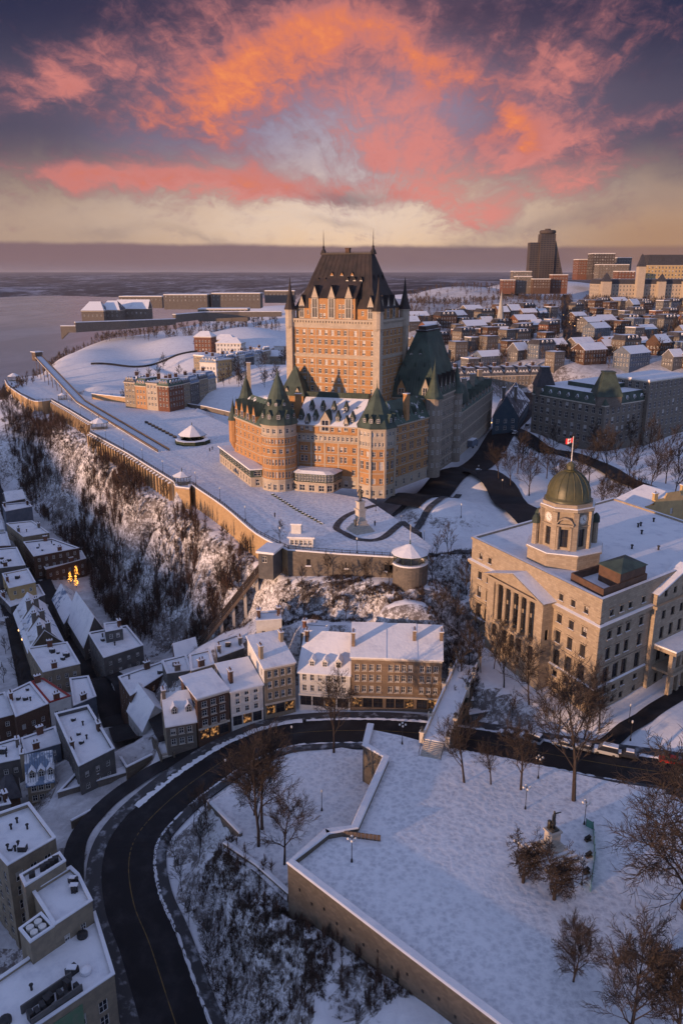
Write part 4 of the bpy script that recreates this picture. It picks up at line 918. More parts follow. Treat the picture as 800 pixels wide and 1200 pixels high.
part('stone_trim', mb, STONE, ch)
mb = MB(); ra, rb_ = Vector((30.6, 311.5)), Vector((37.2, 325.0)); quad_roof(mb, [b0, b1, b2, b3], 30.0, (rb_, rb_), 30.2, .5, .3); mb = MB()
E_ = shrink([b0, b1, b2, b3], -.5); dR = (rb_ - ra).normalized(); nR = Vector((-dR.y, dR.x)); T_ = [ra + nR * 2, ra - nR * 2, rb_ - nR * 2, rb_ + nR * 2]; M_ = [E_[i].lerp(T_[i], .22) for i in range(4)]
for i in range(4):
    j = (i + 1) % 4; mb.poly([(*E_[i], 30), (*E_[j], 30), (*M_[j], 36.5), (*M_[i], 36.5)]); mb.poly([(*M_[i], 36.5), (*M_[j], 36.5), (*T_[j], 53.5), (*T_[i], 53.5)])
mb.poly([(*p, 30) for p in reversed(E_)]); part('block_roof', mb, COPPER_S, ch); mb = MB()
for i in (0, 1, 3):
    j = (i + 1) % 4
    for k in range(1, 15): s_ = k / 15; a, b, c = E_[i].lerp(E_[j], s_), M_[i].lerp(M_[j], s_), T_[i].lerp(T_[j], s_); mb.bar((*a, 30.05), (*b, 36.5), .16, .16); mb.bar((*b, 36.55), (*c, 53.5), .14, .16)
part('roof_seam', mb, COPPER, ch, kind='stuff')
mb = MB(); mb.prism(shrink(T_, -.3), 53.5, 54.1, 0, bottom=True); mb.prism(shrink(T_, .5), 54.1, 55.6, 0); part('roof_cresting', mb, COPPER_B, ch)
put('gable', dormer_mesh(3.0, 4.0, 4.0, 3.2, BRICK, COPPER_S), ch, winM(b0, b1, 4.2, 29.5, -.1)); put('gable', dormer_mesh(2.4, 4.4, 4.0, 3.4, STONE, COPPER_S), ch, winM(b0, b1, 13.2, 29.5, -.1))
dormers(ch, b0, b1, (4.5, 8.6, 12), 39.2, 4.6, 1.3, 1.4, 2.4, 1.8, COPPER_S, COPPER_S); dormers(ch, b1, b2, (9, 14, 19), 44.6, 5.8, 1.1, 1.2, 2.4, 1.6, COPPER_B, COPPER_B); dormers(ch, b1, b2, (5.5, 10, 15.5, 21, 26), 33.6, 1.6, 1.2, 1.4, 2.4, 1.8, COPPER_S, COPPER_S); dormers(ch, b0, b1, (3, 6.5, 10.5, 14), 34.4, 2.0, 1.2, 1.3, 2.4, 1.7, COPPER_S, COPPER_S); dormers(ch, b0, b1, (6.5, 10), 44.6, 7.0, 1.1, 1.2, 2.4, 1.6, COPPER_S, COPPER_S)
for u in (8.2, 13.6, 19, 24.6): put('gable', dormer_mesh(2.5, 5.0, 4.5, 4.2, CHSTONE, COPPER_B), ch, winM(b1, b2, u, 28.6, -.1))
dormers(ch, b1, b2, (7, 12, 17, 22), 39.0, 3.6, 1.2, 1.4, 2.4, 1.8, COPPER_B, COPPER_B)
for p, r_, zt, zc in ((b1, 3.2, 29.6, 43), (b2, 2.6, 28, 40)):
    mb = MB(); mb.lathe([(r_, 0), (r_, zt), (r_ + .3, zt + .1), (r_ + .3, zt + .5)], 12, (p.x, p.y, 0), 0); part('turret_wall', mb, CHSTONE, ch)
    mb = MB(); mb.lathe([(r_ + .6, zt + .5), (r_ * .8, zt + 3), (r_ * .35, zt + 8), (.1, zc), (.02, zc + 2)], 12, (p.x, p.y, 0)); part('turret_roof', mb, COPPER_S, ch)
    for i in range(6):
        for z in (4, 9, 14, 19, 24):
            a = math.radians(-130 + i * 36); nx, ny = math.cos(a), math.sin(a)
            M = Matrix(((-ny, -nx, 0, p.x + nx * (r_ - .02)), (nx, -ny, 0, p.y + ny * (r_ - .02)), (0, 0, 1, z), (0, 0, 0, 1))); stamp(WSINK, window_mesh(.8, 1.7), M)
# --- long stone wing towards the old street
A, B, d, n, L = brick_wing((47.6, 325.6), (76.0, 401.0), 15, 19.0, 26.5, [row(80, 18, .8, 1.5, 2.6, 1), row(80, 22, 5.4, 1.3, 3.4, 1), row(80, 22, 11.0, 1.2, 2.6, 1), row(80, 22, 15.4, 1.1, 1.8, 1)], [(4.1, .45, .22), (9.8, .35, .2), (14.6, .3, .16), (18.4, .6, .4)], mw=CHSTONE, roofm=COPPER)
for u in np.linspace(6, 74, 10): put('gable', dormer_mesh(2.2, 3.6, 3.6, 2.8, CHSTONE, COPPER_S), ch, winM(A, B, float(u), 18.4, -.1))
mb = MB(); c = A + d * 16 + n * 6; mb.lathe([(7.2, 22), (7.0, 25.5), (5.6, 28.6), (3.2, 30.6), (.01, 31.4)], 14, (c.x, c.y, 0)); part('dome_roof', mb, COPPER_S, ch, True)
for u in (34, 52, 70): c = A + d * u + n * 5; chimney(ch, c, (2.2, 1.2), 20, 29.5, CHSTONE, .4)
# --- left wing along the promenade, with its corner turrets and glazed annex
A, B = Vector((-42.6, 311.5)), Vector((-27.6, 284.6))
LWr = [row(31, 7, z, 1.2, h, 1.0) for z, h in ((7.4, 2.0), (11.0, 2.0), (14.6, 2.0), (18.0, 1.7))]
A, B, d, n, L = brick_wing(A, B, 13, 21.2, 29.5, LWr, [(6.2, .35, .18), (10.2, .3, .14), (13.9, .3, .14), (17.3, .3, .16), (20.6, .6, .4)], roofm=COPPER_SN)
for u in (4, 9.6, 15.2, 21): put('gable', dormer_mesh(3.0, 4.4, 5.0, 3.6, BRICK, COPPER_S), ch, winM(A, B, u, 20.2, -.1))
dormers(ch, A, B, (7, 12.5, 18, 24), 24.6, 2.6, 1.3, 1.5, 2.4, 2, COPPER_S, COPPER_S)
for c, r_, z0_, zt, zc in (((-42.6, 311.5), 1.9, 8, 19.5, 27.5), ((-38.4, 322.0), 3.4, 0, 25.5, 35.5)):
    mb = MB(); mb.lathe([(.3 if z0_ else r_, z0_), (r_, z0_ + (3 if z0_ else .1)), (r_, zt)], 10, (*c, 0)); part('turret_wall', mb, BRICK, ch)
    mb = MB(); mb.lathe([(r_ + .4, zt), (r_ * .8, zt + 2), (r_ * .3, zc - 2.5), (.1, zc), (.02, zc + 1.5)], 10, (*c, 0)); part('turret_roof', mb, COPPER_S, ch)
chimney(ch, (-37.6, 326), (1.4, 1.4), 20, 40, STONE, .2, 1)
# rear court: brick ranges behind the left wing and the pyramid-roofed pavilion at the foot of the tower
rp = ccw([(-40, 316), (-31, 297), (-20, 300), (-20, 325), (-30, 345)]); mb = MB()
for i in range(5): wall(mb, rp[i], rp[(i + 1) % 5], 0, 19.5)
part('wing_wall', mb, BRICK, ch); mb = MB(); quad_roof(mb, [rp[0], rp[1], rp[2], rp[3]], 19.5, ((-31, 322), (-25, 310)), 27.0); mb.poly([(*p, 19.6) for p in rp]); part('wing_roof', mb, COPPER_SN, ch)
pk = [Vector((-22.6, 298.2)), Vector((-14.2, 295.8)), Vector((-11.8, 304.2)), Vector((-20.2, 306.6))]; mb = MB()
o7 = [(u, z, 1.1, 1.8) for z in (23, 26.6) for u in (1.8, 4.4, 7)]; wall(mb, pk[0], pk[1], 0, 31.2, o7, 0); cw(pk[0], pk[1], o7); wall(mb, pk[1], pk[2], 0, 31.2); wall(mb, pk[2], pk[3], 0, 31.2); wall(mb, pk[3], pk[0], 0, 31.2); part('pavilion_wall', mb, BRICK, ch)
mb = MB(); cc = sum(pk, Vector((0, 0))) / 4; quad_roof(mb, pk, 31.2, (cc, cc), 42.0, .7); part('pavilion_roof', mb, COPPER_S, ch)
for u in (2.2, 6.4): put('gable', dormer_mesh(2.2, 2.6, 3.0, 2.2, STONE, COPPER_S), ch, winM(pk[0], pk[1], u, 29.6, -.1))
# annex on the promenade
an = [Vector((-50.2, 321.8)), Vector((-33.0, 281.5)), Vector((-28.2, 282.6)), Vector((-42.6, 314)), Vector((-44.5, 322.8))]; mb = MB(); gl = MB()
for i in range(5):
    a, b = an[i], an[(i + 1) % 5]; L = (b - a).length; k = max(1, round(L / 3.6)); ops = row(L, k, .4, 1.5, 2.5, .3) if i in (0, 1, 4) else []
    wall(mb, a, b, 0, 3.6, ops, 0); wall(gl, a, b, 3.6, 6.4, [(u, 4.0, min(2.6, L / k - .5), 1.9) for u, _, _, _ in ops], 0, .15)
    add_windows(ch, a, b, ops, arch=True); add_windows(ch, a, b, [(u, 4.0, min(2.6, L / k - .5), 1.9) for u, _, _, _ in ops], sink=WSINK, weights=(('dark', 1),))
part('annex_wall', mb, STONE, ch); part('glazed_gallery', gl, COPPER_S, ch); mb = MB(); mb.prism(shrink(an, -.5), 6.4, 6.9, 0, bottom=True); part('annex_roof', mb, ROOFSNOW, ch)
part('window_set', WSINK, [PAINT, GLASS, GLASSPALE, TANSTONE], ch, kind='stuff')
# ------------------------------------------------------------------ retaining walls
def wall_line(root, pts, zb, zt, th, m, cop=0.35, copz=0.3, name='wall_body', closed_ends=True):
    """a wall along PTS (its outer face on the right hand), with a snow-capped coping"""
    mb = MB(); cp = MB(); o = off(pts, 0.0); i_ = off(pts, -th)
    zbs = zb if isinstance(zb, (list, tuple)) else [zb] * len(pts)
    for k in range(len(pts) - 1):
        a, b, c, d = o[k], o[k + 1], i_[k + 1], i_[k]; z0, z1 = zbs[k], zbs[k + 1]
        mb.poly([(*a, z0), (*b, z1), (*b, zt), (*a, zt)]); mb.poly([(*c, z1), (*d, z0), (*d, zt), (*c, zt)]); mb.poly([(*a, zt), (*b, zt), (*c, zt), (*d, zt)])
    for k, s_ in ((0, 1), (len(pts) - 1, -1)):
        q = [(*o[k], zbs[k]), (*o[k], zt), (*i_[k], zt), (*i_[k], zbs[k])]; mb.poly(q if s_ > 0 else q[::-1])
    oo, ii = off(pts, cop), off(pts, -th - cop); N = len(pts)
    for k in range(N - 1):
        a, b, c, d = oo[k], oo[k + 1], ii[k + 1], ii[k]; z0, z1 = zt + .003, zt + copz
        a2, b2, c2, d2 = a.lerp(d, .12), b.lerp(c, .12), c.lerp(b, .12), d.lerp(a, .12)
        cp.poly([(*a, z0), (*b, z0), (*b, z1), (*a, z1)]); cp.poly([(*c, z0), (*d, z0), (*d, z1), (*c, z1)])
        cp.poly([(*a, z1), (*b, z1), (*b2, z1 + .14), (*a2, z1 + .14)]); cp.poly([(*c, z1), (*d, z1), (*d2, z1 + .14), (*c2, z1 + .14)]); cp.poly([(*a2, z1 + .14), (*b2, z1 + .14), (*c2, z1 + .14), (*d2, z1 + .14)])
        cp.poly([(*d, z0), (*c, z0), (*b, z0), (*a, z0)])
    for k in (0, N - 1): cp.poly([(*oo[k], zt + .003), (*oo[k], zt + copz), (*ii[k], zt + copz), (*ii[k], zt + .003)])
    part(name, mb, m, root); part('coping', cp, SNOW, root)
def dens(pts, step):
    out = []
    for a, b in zip(pts, pts[1:]):
        n = max(1, int((V2(b) - V2(a)).length / step)); out += [V2(a).lerp(V2(b), k / n) for k in range(n)]
    return out + [V2(pts[-1])]
def smooth2(pts, n): return [p.xy for p in smooth([Vector((p[0], p[1], 0)) for p in pts], n)]
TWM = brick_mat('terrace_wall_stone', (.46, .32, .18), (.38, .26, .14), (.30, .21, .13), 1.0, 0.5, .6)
def bottoms(pts, lo=-9.5): return [min(lo, gz(p.x + 0, p.y) - 1.5) if False else lo for p in pts]
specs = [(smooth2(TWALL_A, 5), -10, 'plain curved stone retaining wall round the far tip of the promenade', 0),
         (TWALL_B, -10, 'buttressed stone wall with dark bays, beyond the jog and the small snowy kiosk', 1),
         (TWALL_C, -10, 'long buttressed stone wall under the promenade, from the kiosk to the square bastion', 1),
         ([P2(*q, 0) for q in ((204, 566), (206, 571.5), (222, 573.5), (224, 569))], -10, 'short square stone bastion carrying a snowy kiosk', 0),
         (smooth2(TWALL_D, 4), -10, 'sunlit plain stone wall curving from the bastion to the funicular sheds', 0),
         (TWALL_E, -9.5, 'dark fortress wall with gun slits below the explorer monument', 2),
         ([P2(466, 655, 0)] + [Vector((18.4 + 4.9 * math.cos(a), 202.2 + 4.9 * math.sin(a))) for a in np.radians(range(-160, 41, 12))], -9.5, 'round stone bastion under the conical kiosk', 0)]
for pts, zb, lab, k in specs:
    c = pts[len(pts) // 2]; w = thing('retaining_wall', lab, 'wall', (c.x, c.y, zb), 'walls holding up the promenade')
    wall_line(w, pts, zb, 0.25, .9, OLDWALL if (k in (1, 2) or 'bastion under' in lab) else TWM, .12, .22)  # buttressed bays take darker stone for recess shade; fortress wall is dark itself
    if k == 1:
        me = None
        for p, q in zip(dens(pts, 3.5), dens(pts, 3.5)[1:]):
            A_, d_, n_, L = frame_of(p, q); ang = math.atan2(d_.y, d_.x)
            if me is None:
                b = MB(); b.box((0, -.55, 0), (1.15, 1.1, 9.2), 0, 0); b.poly([(-.6, -1.15, 9.2), (.6, -1.15, 9.2), (.6, 0, 9.75), (-.6, 0, 9.75)], 1); b.poly([(-.6, -1.15, 9.2), (-.6, 0, 9.75), (-.6, 0, 9.2)], 1); b.poly([(.6, 0, 9.2), (.6, 0, 9.75), (.6, -1.15, 9.2)], 1)
                me = b.mesh('buttress', [TWM, SNOW])
            put('buttress', me, w, Matrix.Translation((p.x, p.y, zb)) @ Matrix.Rotation(ang, 4, 'Z'))
    if k == 2:
        for u in (6, 17, 28, 39, 50):
            A_, d_, n_, L = frame_of(pts[0], pts[-1]); p = A_ + d_ * min(u, L - 2); b = MB(); b.box((p.x + n_.x * .1, p.y + n_.y * .1, -3.6), (1.0, .5, 1.7), 0, 1); b.box((p.x + n_.x * .3, p.y + n_.y * .3, -4.0), (1.6, .5, .35), 0, 0); part('gun_slit', b, [SNOW, IRON], w)
# railing along the promenade's edge
rl = dens(TWALL_A + TWALL_B[1:], 2.2), dens(TWALL_C, 2.2), dens(TWALL_D, 2.2), dens(TWALL_E, 2.2)
for pts, lab in zip(rl, ('iron railing along the far end of the promenade', 'iron railing above the long buttressed wall', 'iron railing along the curving sunlit wall', 'iron railing above the dark fortress wall')):
    w = thing('railing', lab, 'railing', (pts[0].x, pts[0].y, 0), 'railings of the promenade'); ps = off(pts, -.45); mb = MB()
    for a, b in zip(ps, ps[1:]):
        for z in (.75, 1.4): mb.bar((*a, z), (*b, z), .10, .10)
    part('rail', mb, IRON, w); mb = MB()
    for p in ps: mb.box((p.x, p.y, .2), (.16, .16, 1.4))
    for a, b in zip(ps, ps[1:]):
        for k in range(1, 5): q = a.lerp(b, k / 5); mb.box((q.x, q.y, .3), (.05, .05, 1.1))
    part('baluster_row', mb, IRON, w, kind='stuff')
# ------------------------------------------------------------------ kiosks, slide, sheds on the promenade
def kiosk(c, r, h, lab, z=0.0, n=8, rise=None, cat='kiosk', pole=False, skirt=True):
    k = thing('kiosk', lab, cat, (*c, z), 'snow-roofed kiosks of the promenade'); rise = rise or r * .62; mb = MB()
    mb.lathe([(r * 1.18, h), (r * 1.18, h + .22), (r * .62, h + rise * .55), (r * .2, h + rise * .9), (.01, h + rise)], n, (*c, z)); part('roof', mb, ROOFSNOW, k)
    mb = MB(); mb.lathe([(r * .2, h - .02), (r * 1.2, h - .02), (r * 1.2, h + .16)], n, (*c, z)); part('eaves', mb, COPPER_S, k)
    for i in range(n):
        a = 2 * math.pi * i / n; b = MB(); b.lathe([(.13, 0), (.10, .6), (.10, h)], 6, (c[0] + r * math.cos(a), c[1] + r * math.sin(a), z)); part('post', b, COPPER_S, k)
    mb = MB()
    for i in range(n):
        a, b_ = 2 * math.pi * i / n, 2 * math.pi * (i + 1) / n; p = (c[0] + r * math.cos(a), c[1] + r * math.sin(a)); q = (c[0] + r * math.cos(b_), c[1] + r * math.sin(b_))
        for zz in (.5, 1.0): mb.bar((*p, z + zz), (*q, z + zz), .08, .08)
    part('railing', mb, IRON, k); mb = MB(); mb.lathe([(r * 1.1, -.3), (r * 1.1, .12), (.01, .12)], n, (*c, z)); part('floor_slab', mb, GRANITE, k)
    mb = MB(); mb.lathe([(.28, h + rise - .1), (.12, h + rise + .3), (.2, h + rise + .6), (.02, h + rise + 1.5)], 6, (*c, z)); part('finial', mb, COPPER_S, k)
    if pole: mb = MB(); mb.lathe([(.09, h + rise), (.05, h + rise + 5.5), (.001, h + rise + 5.5)], 6, (*c, z)); part('flagpole', mb, PAINT, k)
    return k
kiosk((18.4, 202.2), 4.3, 2.8, 'big round kiosk with a conical snowy roof on the corner bastion', pole=True, n=12)
kiosk(P2(214, 567, 0), 3.0, 3.0, 'snow-roofed kiosk on the square bastion of the buttressed wall')
kiosk(P2(117, 502, 0), 4.0, 3.0, 'snow-roofed kiosk where the buttressed wall jogs')
kiosk(P2(17, 446, 0), 3.8, 3.2, 'snow-roofed kiosk at the far tip of the promenade')
kiosk(P2(74, 468, 0), 2.4, 2.6, 'small snowy kiosk beside the foot of the toboggan ramp')
kk_ = kiosk(P2(226, 517, 0), 5.6, 3.0, 'wide tent-roofed kiosk standing alone on the promenade', rise=4.6)
mb = MB(); c = P2(226, 519, 0); mb.lathe([(8.2, 0), (8.0, 1.7), (7.4, 1.9), (5.5, 1.9)], 10, (c.x, c.y, 0.02)); part('hedge', mb, EVERGREEN, kk_)
sl = thing('toboggan_slide', 'long straight toboggan ramp running down onto the promenade', 'slide', P3(95, 469, 0)); S0, S1, S2 = P3(45.5, 418, 15), P3(95, 471, 1.4), P3(192, 529, .25)
for a, b in ((S0, S1), (S1, S2)):
    d = (b - a).xy.normalized(); nn = Vector((d.y, -d.x, 0)); mb = MB(); mb.bar(a - Vector((0, 0, .5)), b - Vector((0, 0, .5)), 5.2, .5); part('ramp_bed', mb, SNOW, sl)
    for k in (-2.6, -.87, .87, 2.6): mb = MB(); hh = 1.0 if abs(k) > 1 else .35; mb.bar(a + nn * k, b + nn * k, .3, hh); part('side_board' if abs(k) > 1 else 'lane_divider', mb, WOOD if abs(k) > 1 else SNOW, sl)
for i in range(9):
    p = S0.lerp(S1, i / 9); g0 = min(gz(p.x, p.y), p.z - .5)
    for k in (-2.2, 2.2): d = (S1 - S0).xy.normalized(); mb = MB(); mb.box((p.x + d.y * k, p.y - d.x * k, g0 - 1), (.35, .35, p.z - .5 - g0 + 1)); part('trestle_post', mb, WOOD, sl)
mb = MB(); mb.box((S0.x - 2, S0.y + 3, S0.z - 3), (6, 5, 6.2), .9, 0); part('start_hut', mb, WOOD, sl); mb = MB(); mb.box((S0.x - 2, S0.y + 3, S0.z + 3.2), (7, 6, .5), .9, 0); part('hut_roof', mb, ROOFSNOW, sl)
# low line of stands beside the kiosk, a hedge line in front of the hotel
fl = [P3(172, 496, .1), P3(205, 513, .1)]
w = thing('fence', 'low dark fence beside the tent-roofed kiosk', 'fence', fl[0]); 
for k in range(9): p = fl[0].lerp(fl[1], k / 8); mb = MB(); mb.box(p, (.4, 2.6, 1.1), .9); part('panel', mb, DARK, w)
hl = [P3(320, 580, 0), P3(348, 598, 0), P3(381, 616, 0)]
w = thing('clipped_hedge', 'low dark hedge line edging the lawn below the round tower', 'hedge', hl[1])
for a, b in zip(hl, hl[1:]):
    for k in range(9): p = a.lerp(b, k / 9); mb = MB(); mb.ball((p.x, p.y, .1), .75, 7, 4, 0, .75); part('bush', mb, EVERGREEN, w)
# upper funicular sheds
st = thing('funicular_station', 'grey shed with snowy roof at the top of the funicular track', 'station', P3(312, 655, -3))
a, b = P2(303, 662, -3), P2(320, 664, -3); d = (b - a).normalized(); n_ = Vector((-d.y, d.x)); Q = [a, b, b + n_ * 7, a + n_ * 7]; mb = MB()
for i in range(4): wall(mb, Q[i], Q[(i + 1) % 4], -7, 0.6, [(1.8, -2.2, 1.4, 2.0)] if i == 0 else [])
part('wall', mb, GREYRENDER, st); mb = MB(); mb.prism(shrink(Q, -.5), 0.6, 1.2, 0, bottom=True); part('roof', mb, ROOFSNOW, st); add_windows(st, Q[0], Q[1], [(1.8, -2.2, 1.4, 2.0)])
st = thing('ticket_booth', 'glazed booth with a snow-covered stepped roof above the fortress wall', 'booth', P3(350, 641, 0))
a, b = P2(339, 642, 0), P2(367, 643, 0); d = (b - a).normalized(); n_ = Vector((-d.y, d.x)); Q = [a, b, b + n_ * 5, a + n_ * 5]; mb = MB(); ops = row((b - a).length, 5, .9, 1.0, 1.5, .2)
for i in range(4): wall(mb, Q[i], Q[(i + 1) % 4], 0, 3.0, ops if i == 0 else [])
part('wall', mb, WHITE, st); add_windows(st, a, b, ops); mb = MB(); mb.prism(shrink(Q, -.5), 3.0, 3.5, 0, bottom=True); part('roof', mb, ROOFSNOW, st)
mb = MB(); p = Q[3] + d * 1.6 - n_ * 1.2; mb.box((p.x, p.y, 3.5), (2.8, 2.6, 2.6), math.atan2(d.y, d.x)); part('lift_head', mb, WHITE, st); mb = MB(); mb.box((p.x, p.y, 6.1), (3.3, 3.1, .4), math.atan2(d.y, d.x)); part('roof', mb, ROOFSNOW, st)
# funicular track
ft = thing('funicular_track', 'steep rusty funicular track climbing the snowy cliff', 'railway track', P3(262, 712, -20)); T0, T1 = P3(307, 662, -5.5), P3(221, 770, -33.0); T1 = T1 + (T1 - T0) * .25
d = (T1 - T0).xy.normalized(); nn = Vector((d.y, -d.x, 0))
for k in (-2.3, -.9, .9, 2.3): mb = MB(); mb.bar(T0 + nn * k, T1 + nn * k, .28, .35); part('rail', mb, BARK, ft)
for k in (-2.9, 2.9): mb = MB(); mb.bar(T0 + nn * k - Vector((0, 0, 1.0)), T1 + nn * k - Vector((0, 0, 1.0)), .5, 1.1); part('beam', mb, WOOD, ft)
mb = MB()
for i in range(60): p = T0.lerp(T1, i / 60); mb.bar(p - nn * 2.8 - Vector((0, 0, .25)), p + nn * 2.8 - Vector((0, 0, .25)), .35, .22)
part('sleeper_row', mb, WOOD, ft, kind='stuff')
for i in range(8):
    p = T0.lerp(T1, (i + .5) / 8)
    mb = MB(); g0 = gz(p.x, p.y); mb.box((p.x, p.y, min(g0, p.z - 1) - 2), (5.4, .8, p.z - .3 - min(g0, p.z - 1) + 2), math.atan2(nn.y, nn.x)); part('trestle_pier', mb, GRANITE, ft)
# ------------------------------------------------------------------ monuments
def figure(mb, c, h, face, arm=None, hat=False):
    """standing bronze figure in a long coat; FACE = heading in radians"""
    x0, y0, z0 = c; s = h / 1.8; ca, sa = math.cos(face), math.sin(face)
    def W(x, y, z): return (x0 + (y * ca - x * sa) * s, y0 + (y * sa + x * ca) * s, z0 + z * s)   # y forward, x to its left
    for sx in (-.11, .11): mb.tube([W(sx, .02, 0), W(sx, .03, .45), W(sx * .9, 0, .9)], [.075 * s, .085 * s, .11 * s], 6, 0, True); mb.tube([W(sx, -.05, .03), W(sx, .2, .03)], [.06 * s, .05 * s], 5, 0, True)
    rings = [(.42, .27, .20), (.75, .24, .18), (1.0, .185, .14), (1.2, .22, .15), (1.38, .235, .145), (1.46, .16, .11), (1.50, .07, .07), (1.56, .065, .065)]; i0 = len(mb.v)
    for z, a, b in rings:
        for q in range(10): w_ = 2 * math.pi * q / 10; mb.v.append(W(a * math.cos(w_), b * math.sin(w_), z))
    for k in range(len(rings) - 1):
        for q in range(10): a = i0 + k * 10 + q; b = i0 + k * 10 + (q + 1) % 10; mb.f.append((a, b, b + 10, a + 10)); mb.m.append(0)
    mb.lathe([(.001, 1.53 * s), (.075 * s, 1.57 * s), (.10 * s, 1.66 * s), (.095 * s, 1.74 * s), (.05 * s, 1.80 * s), (.001, 1.81 * s)], 8, (x0, y0, z0))
    mb.tube([W(-.24, 0, 1.40), W(-.34, .02, 1.14), W(-.30, .14, .92)], [.07 * s, .06 * s, .045 * s], 6, 0, True)
    e = arm or [(.24, 0, 1.40), (.36, .06, 1.16), (.24, .24, 1.02)]
    mb.tube([W(*p) for p in e], [.07 * s, .06 * s, .045 * s], 6, 0, True)
    if hat: mb.lathe([(.17 * s, 1.76 * s), (.17 * s, 1.79 * s), (.09 * s, 1.80 * s), (.08 * s, 1.90 * s), (.001, 1.92 * s)], 8, (x0, y0, z0))
mo = thing('explorer_monument', 'tall pale stone monument with a bronze figure before the castle hotel', 'monument', P3(422, 624, 0)); c = P2(422, 622, 0)
mb = MB()
for i, (w_, h_) in enumerate(((6.2, .6), (5.4, .55), (4.7, .55), (4.1, .5))): mb.box((c.x, c.y, sum((.6, .55, .55, .5)[:i])), (w_, w_, h_), .5)
part('plinth', mb, GRANITE, mo); mb = MB(); mb.box((c.x, c.y, 2.2), (3.0, 3.0, 1.2), .5); mb.box((c.x, c.y, 3.4), (2.3, 2.3, 3.2), .5); mb.box((c.x, c.y, 6.6), (2.8, 2.8, .5), .5); mb.box((c.x, c.y, 7.1), (1.9, 1.9, 1.9), .5); mb.box((c.x, c.y, 9.0), (2.3, 2.3, .4), .5); part('pedestal', mb, GRANITE, mo)
mb = MB(); figure(mb, (c.x, c.y, 9.4), 4.4, math.radians(-120), [(.24, 0, 1.40), (.46, .1, 1.25), (.44, .3, 1.1)], True); part('statue', mb, BRONZE, mo, True)
mb = MB(); figure(mb, (c.x - 1.7 * .88, c.y - 1.7 * .48 * 3, 2.25), 2.6, math.radians(-110), [(.24, 0, 1.4), (.5, .1, 1.5), (.6, .2, 1.8)]); part('relief_figure', mb, BRONZE, mo, True)
mc = thing('statesman_monument', 'bronze statue with an outstretched arm on a stepped pedestal in the snowy park', 'monument', P3(645, 1000, PARKZ)); c = P2(645, 999, PARKZ); ang = .45; mb = MB()
for i, (w_, h_) in enumerate(((7.6, .35), (6.2, .35), (4.9, .4), (3.7, .5))): mb.box((c.x, c.y, PARKZ + sum((.35, .35, .4, .5)[:i])), (w_, w_, h_), ang, 0); 
part('plinth', mb, [GRANITE], mo if False else mc); mb = MB()
for i, (w_, z_) in enumerate(((7.4, .35), (6.0, .7), (4.7, 1.1))): mb.box((c.x, c.y, PARKZ + z_), (w_, w_, .12), ang, 0)
part('snow_cover', mb, SNOW, mc); mb = MB(); mb.box((c.x, c.y, PARKZ + 1.6), (2.5, 2.5, .5), ang); mb.box((c.x, c.y, PARKZ + 2.1), (1.9, 1.9, 2.2), ang); mb.box((c.x, c.y, PARKZ + 4.3), (2.3, 2.3, .35), ang); part('pedestal', mb, GRANITE, mc)
mb = MB(); mb.box((c.x, c.y, PARKZ + 4.65), (1.5, 1.5, .2), ang); figure(mb, (c.x, c.y, PARKZ + 4.85), 3.5, math.radians(-40), [(.24, 0, 1.40), (.50, .12, 1.38), (.72, .30, 1.42)]); mb.box((c.x - .55, c.y + .4, PARKZ + 4.85), (.5, .5, 1.3), ang); part('statue', mb, BRONZE, mc, True)
# ------------------------------------------------------------------ the park: walls, fence, glass barrier, stone blocks
w = thing('park_wall', 'thick snow-capped stone wall zigzagging beside the lower garden', 'wall', (*PARK_W[2], -27), 'walls of the upper park'); wall_line(w, PARK_W[:5], -30, PARKZ + 1.1, 1.1, RUBBLE, .2, .2)
w = thing('park_wall', 'long snow-capped retaining wall above the scrubby rock slope', 'wall', (*PARK_W[6], -30), 'walls of the upper park'); wall_line(w, PARK_W[4:], -36, PARKZ + 1.1, 1.1, RUBBLE, .2, .2)
A_, d_, n_, L = frame_of(PARK_W[5], PARK_W[7])
for k in range(16):
    p = A_ + d_ * (3 + k * 2.9) + n_ * .05; b = MB(); b.box((p.x, p.y, -22.6 - (k % 2) * .9), (.35, .14, .45), math.atan2(d_.y, d_.x)); part('drain_slot', b, IRON, w)
g1 = [P2(*q, -28.5) for q in ((338, 1056), (300, 1022), (262, 996))]; w = thing('garden_wall', 'low dark stone wall below the big park wall, holding the lower garden', 'wall', (*g1[1], -30), 'garden walls'); wall_line(w, g1[::-1], -36, -27.0, .7, RUBBLE, .1, .15)
g2 = [P2(*q, -27.5) for q in ((281, 981), (243, 942))]; w = thing('garden_wall', 'low wall between the road bend and the row of bare trees', 'wall', (*g2[0], -30), 'garden walls'); wall_line(w, g2[::-1], -33, -26.8, .6, GREYSTONE, .1, .15)
fl = [P3(382, 978, PARKZ), P3(446, 986, PARKZ)]; w = thing('board_fence', 'short brown board fence standing in the snow inside the park wall', 'fence', fl[0])
for k in range(14):
    a, b = fl[0].lerp(fl[1], k / 14), fl[0].lerp(fl[1], (k + .92) / 14); mb = MB(); mb.bar(a, b, .12, 1.25); part('board', mb, WOOD, w)
bz = [P3(*q, PARKZ) for q in ((686, 968), (694, 972), (696, 1008), (691, 1046))]; w = thing('glass_barrier', 'green-tinted glass barrier in the snow beside the statue', 'barrier', bz[1])
GREENGLASS = mat('green_glass', (.10, .28, .22), None, 0.15, spec=.6)
for a, b in zip(bz, bz[1:]):
    n_ = max(1, int((b - a).length / 2.0))
    for k in range(n_): p, q = a.lerp(b, k / n_), a.lerp(b, (k + .94) / n_); mb = MB(); mb.bar(p, q, .07, 1.5); part('glass_panel', mb, GREENGLASS, w); mb = MB(); mb.box(p, (.12, .12, 1.65)); part('post', mb, COPPER_S, w)
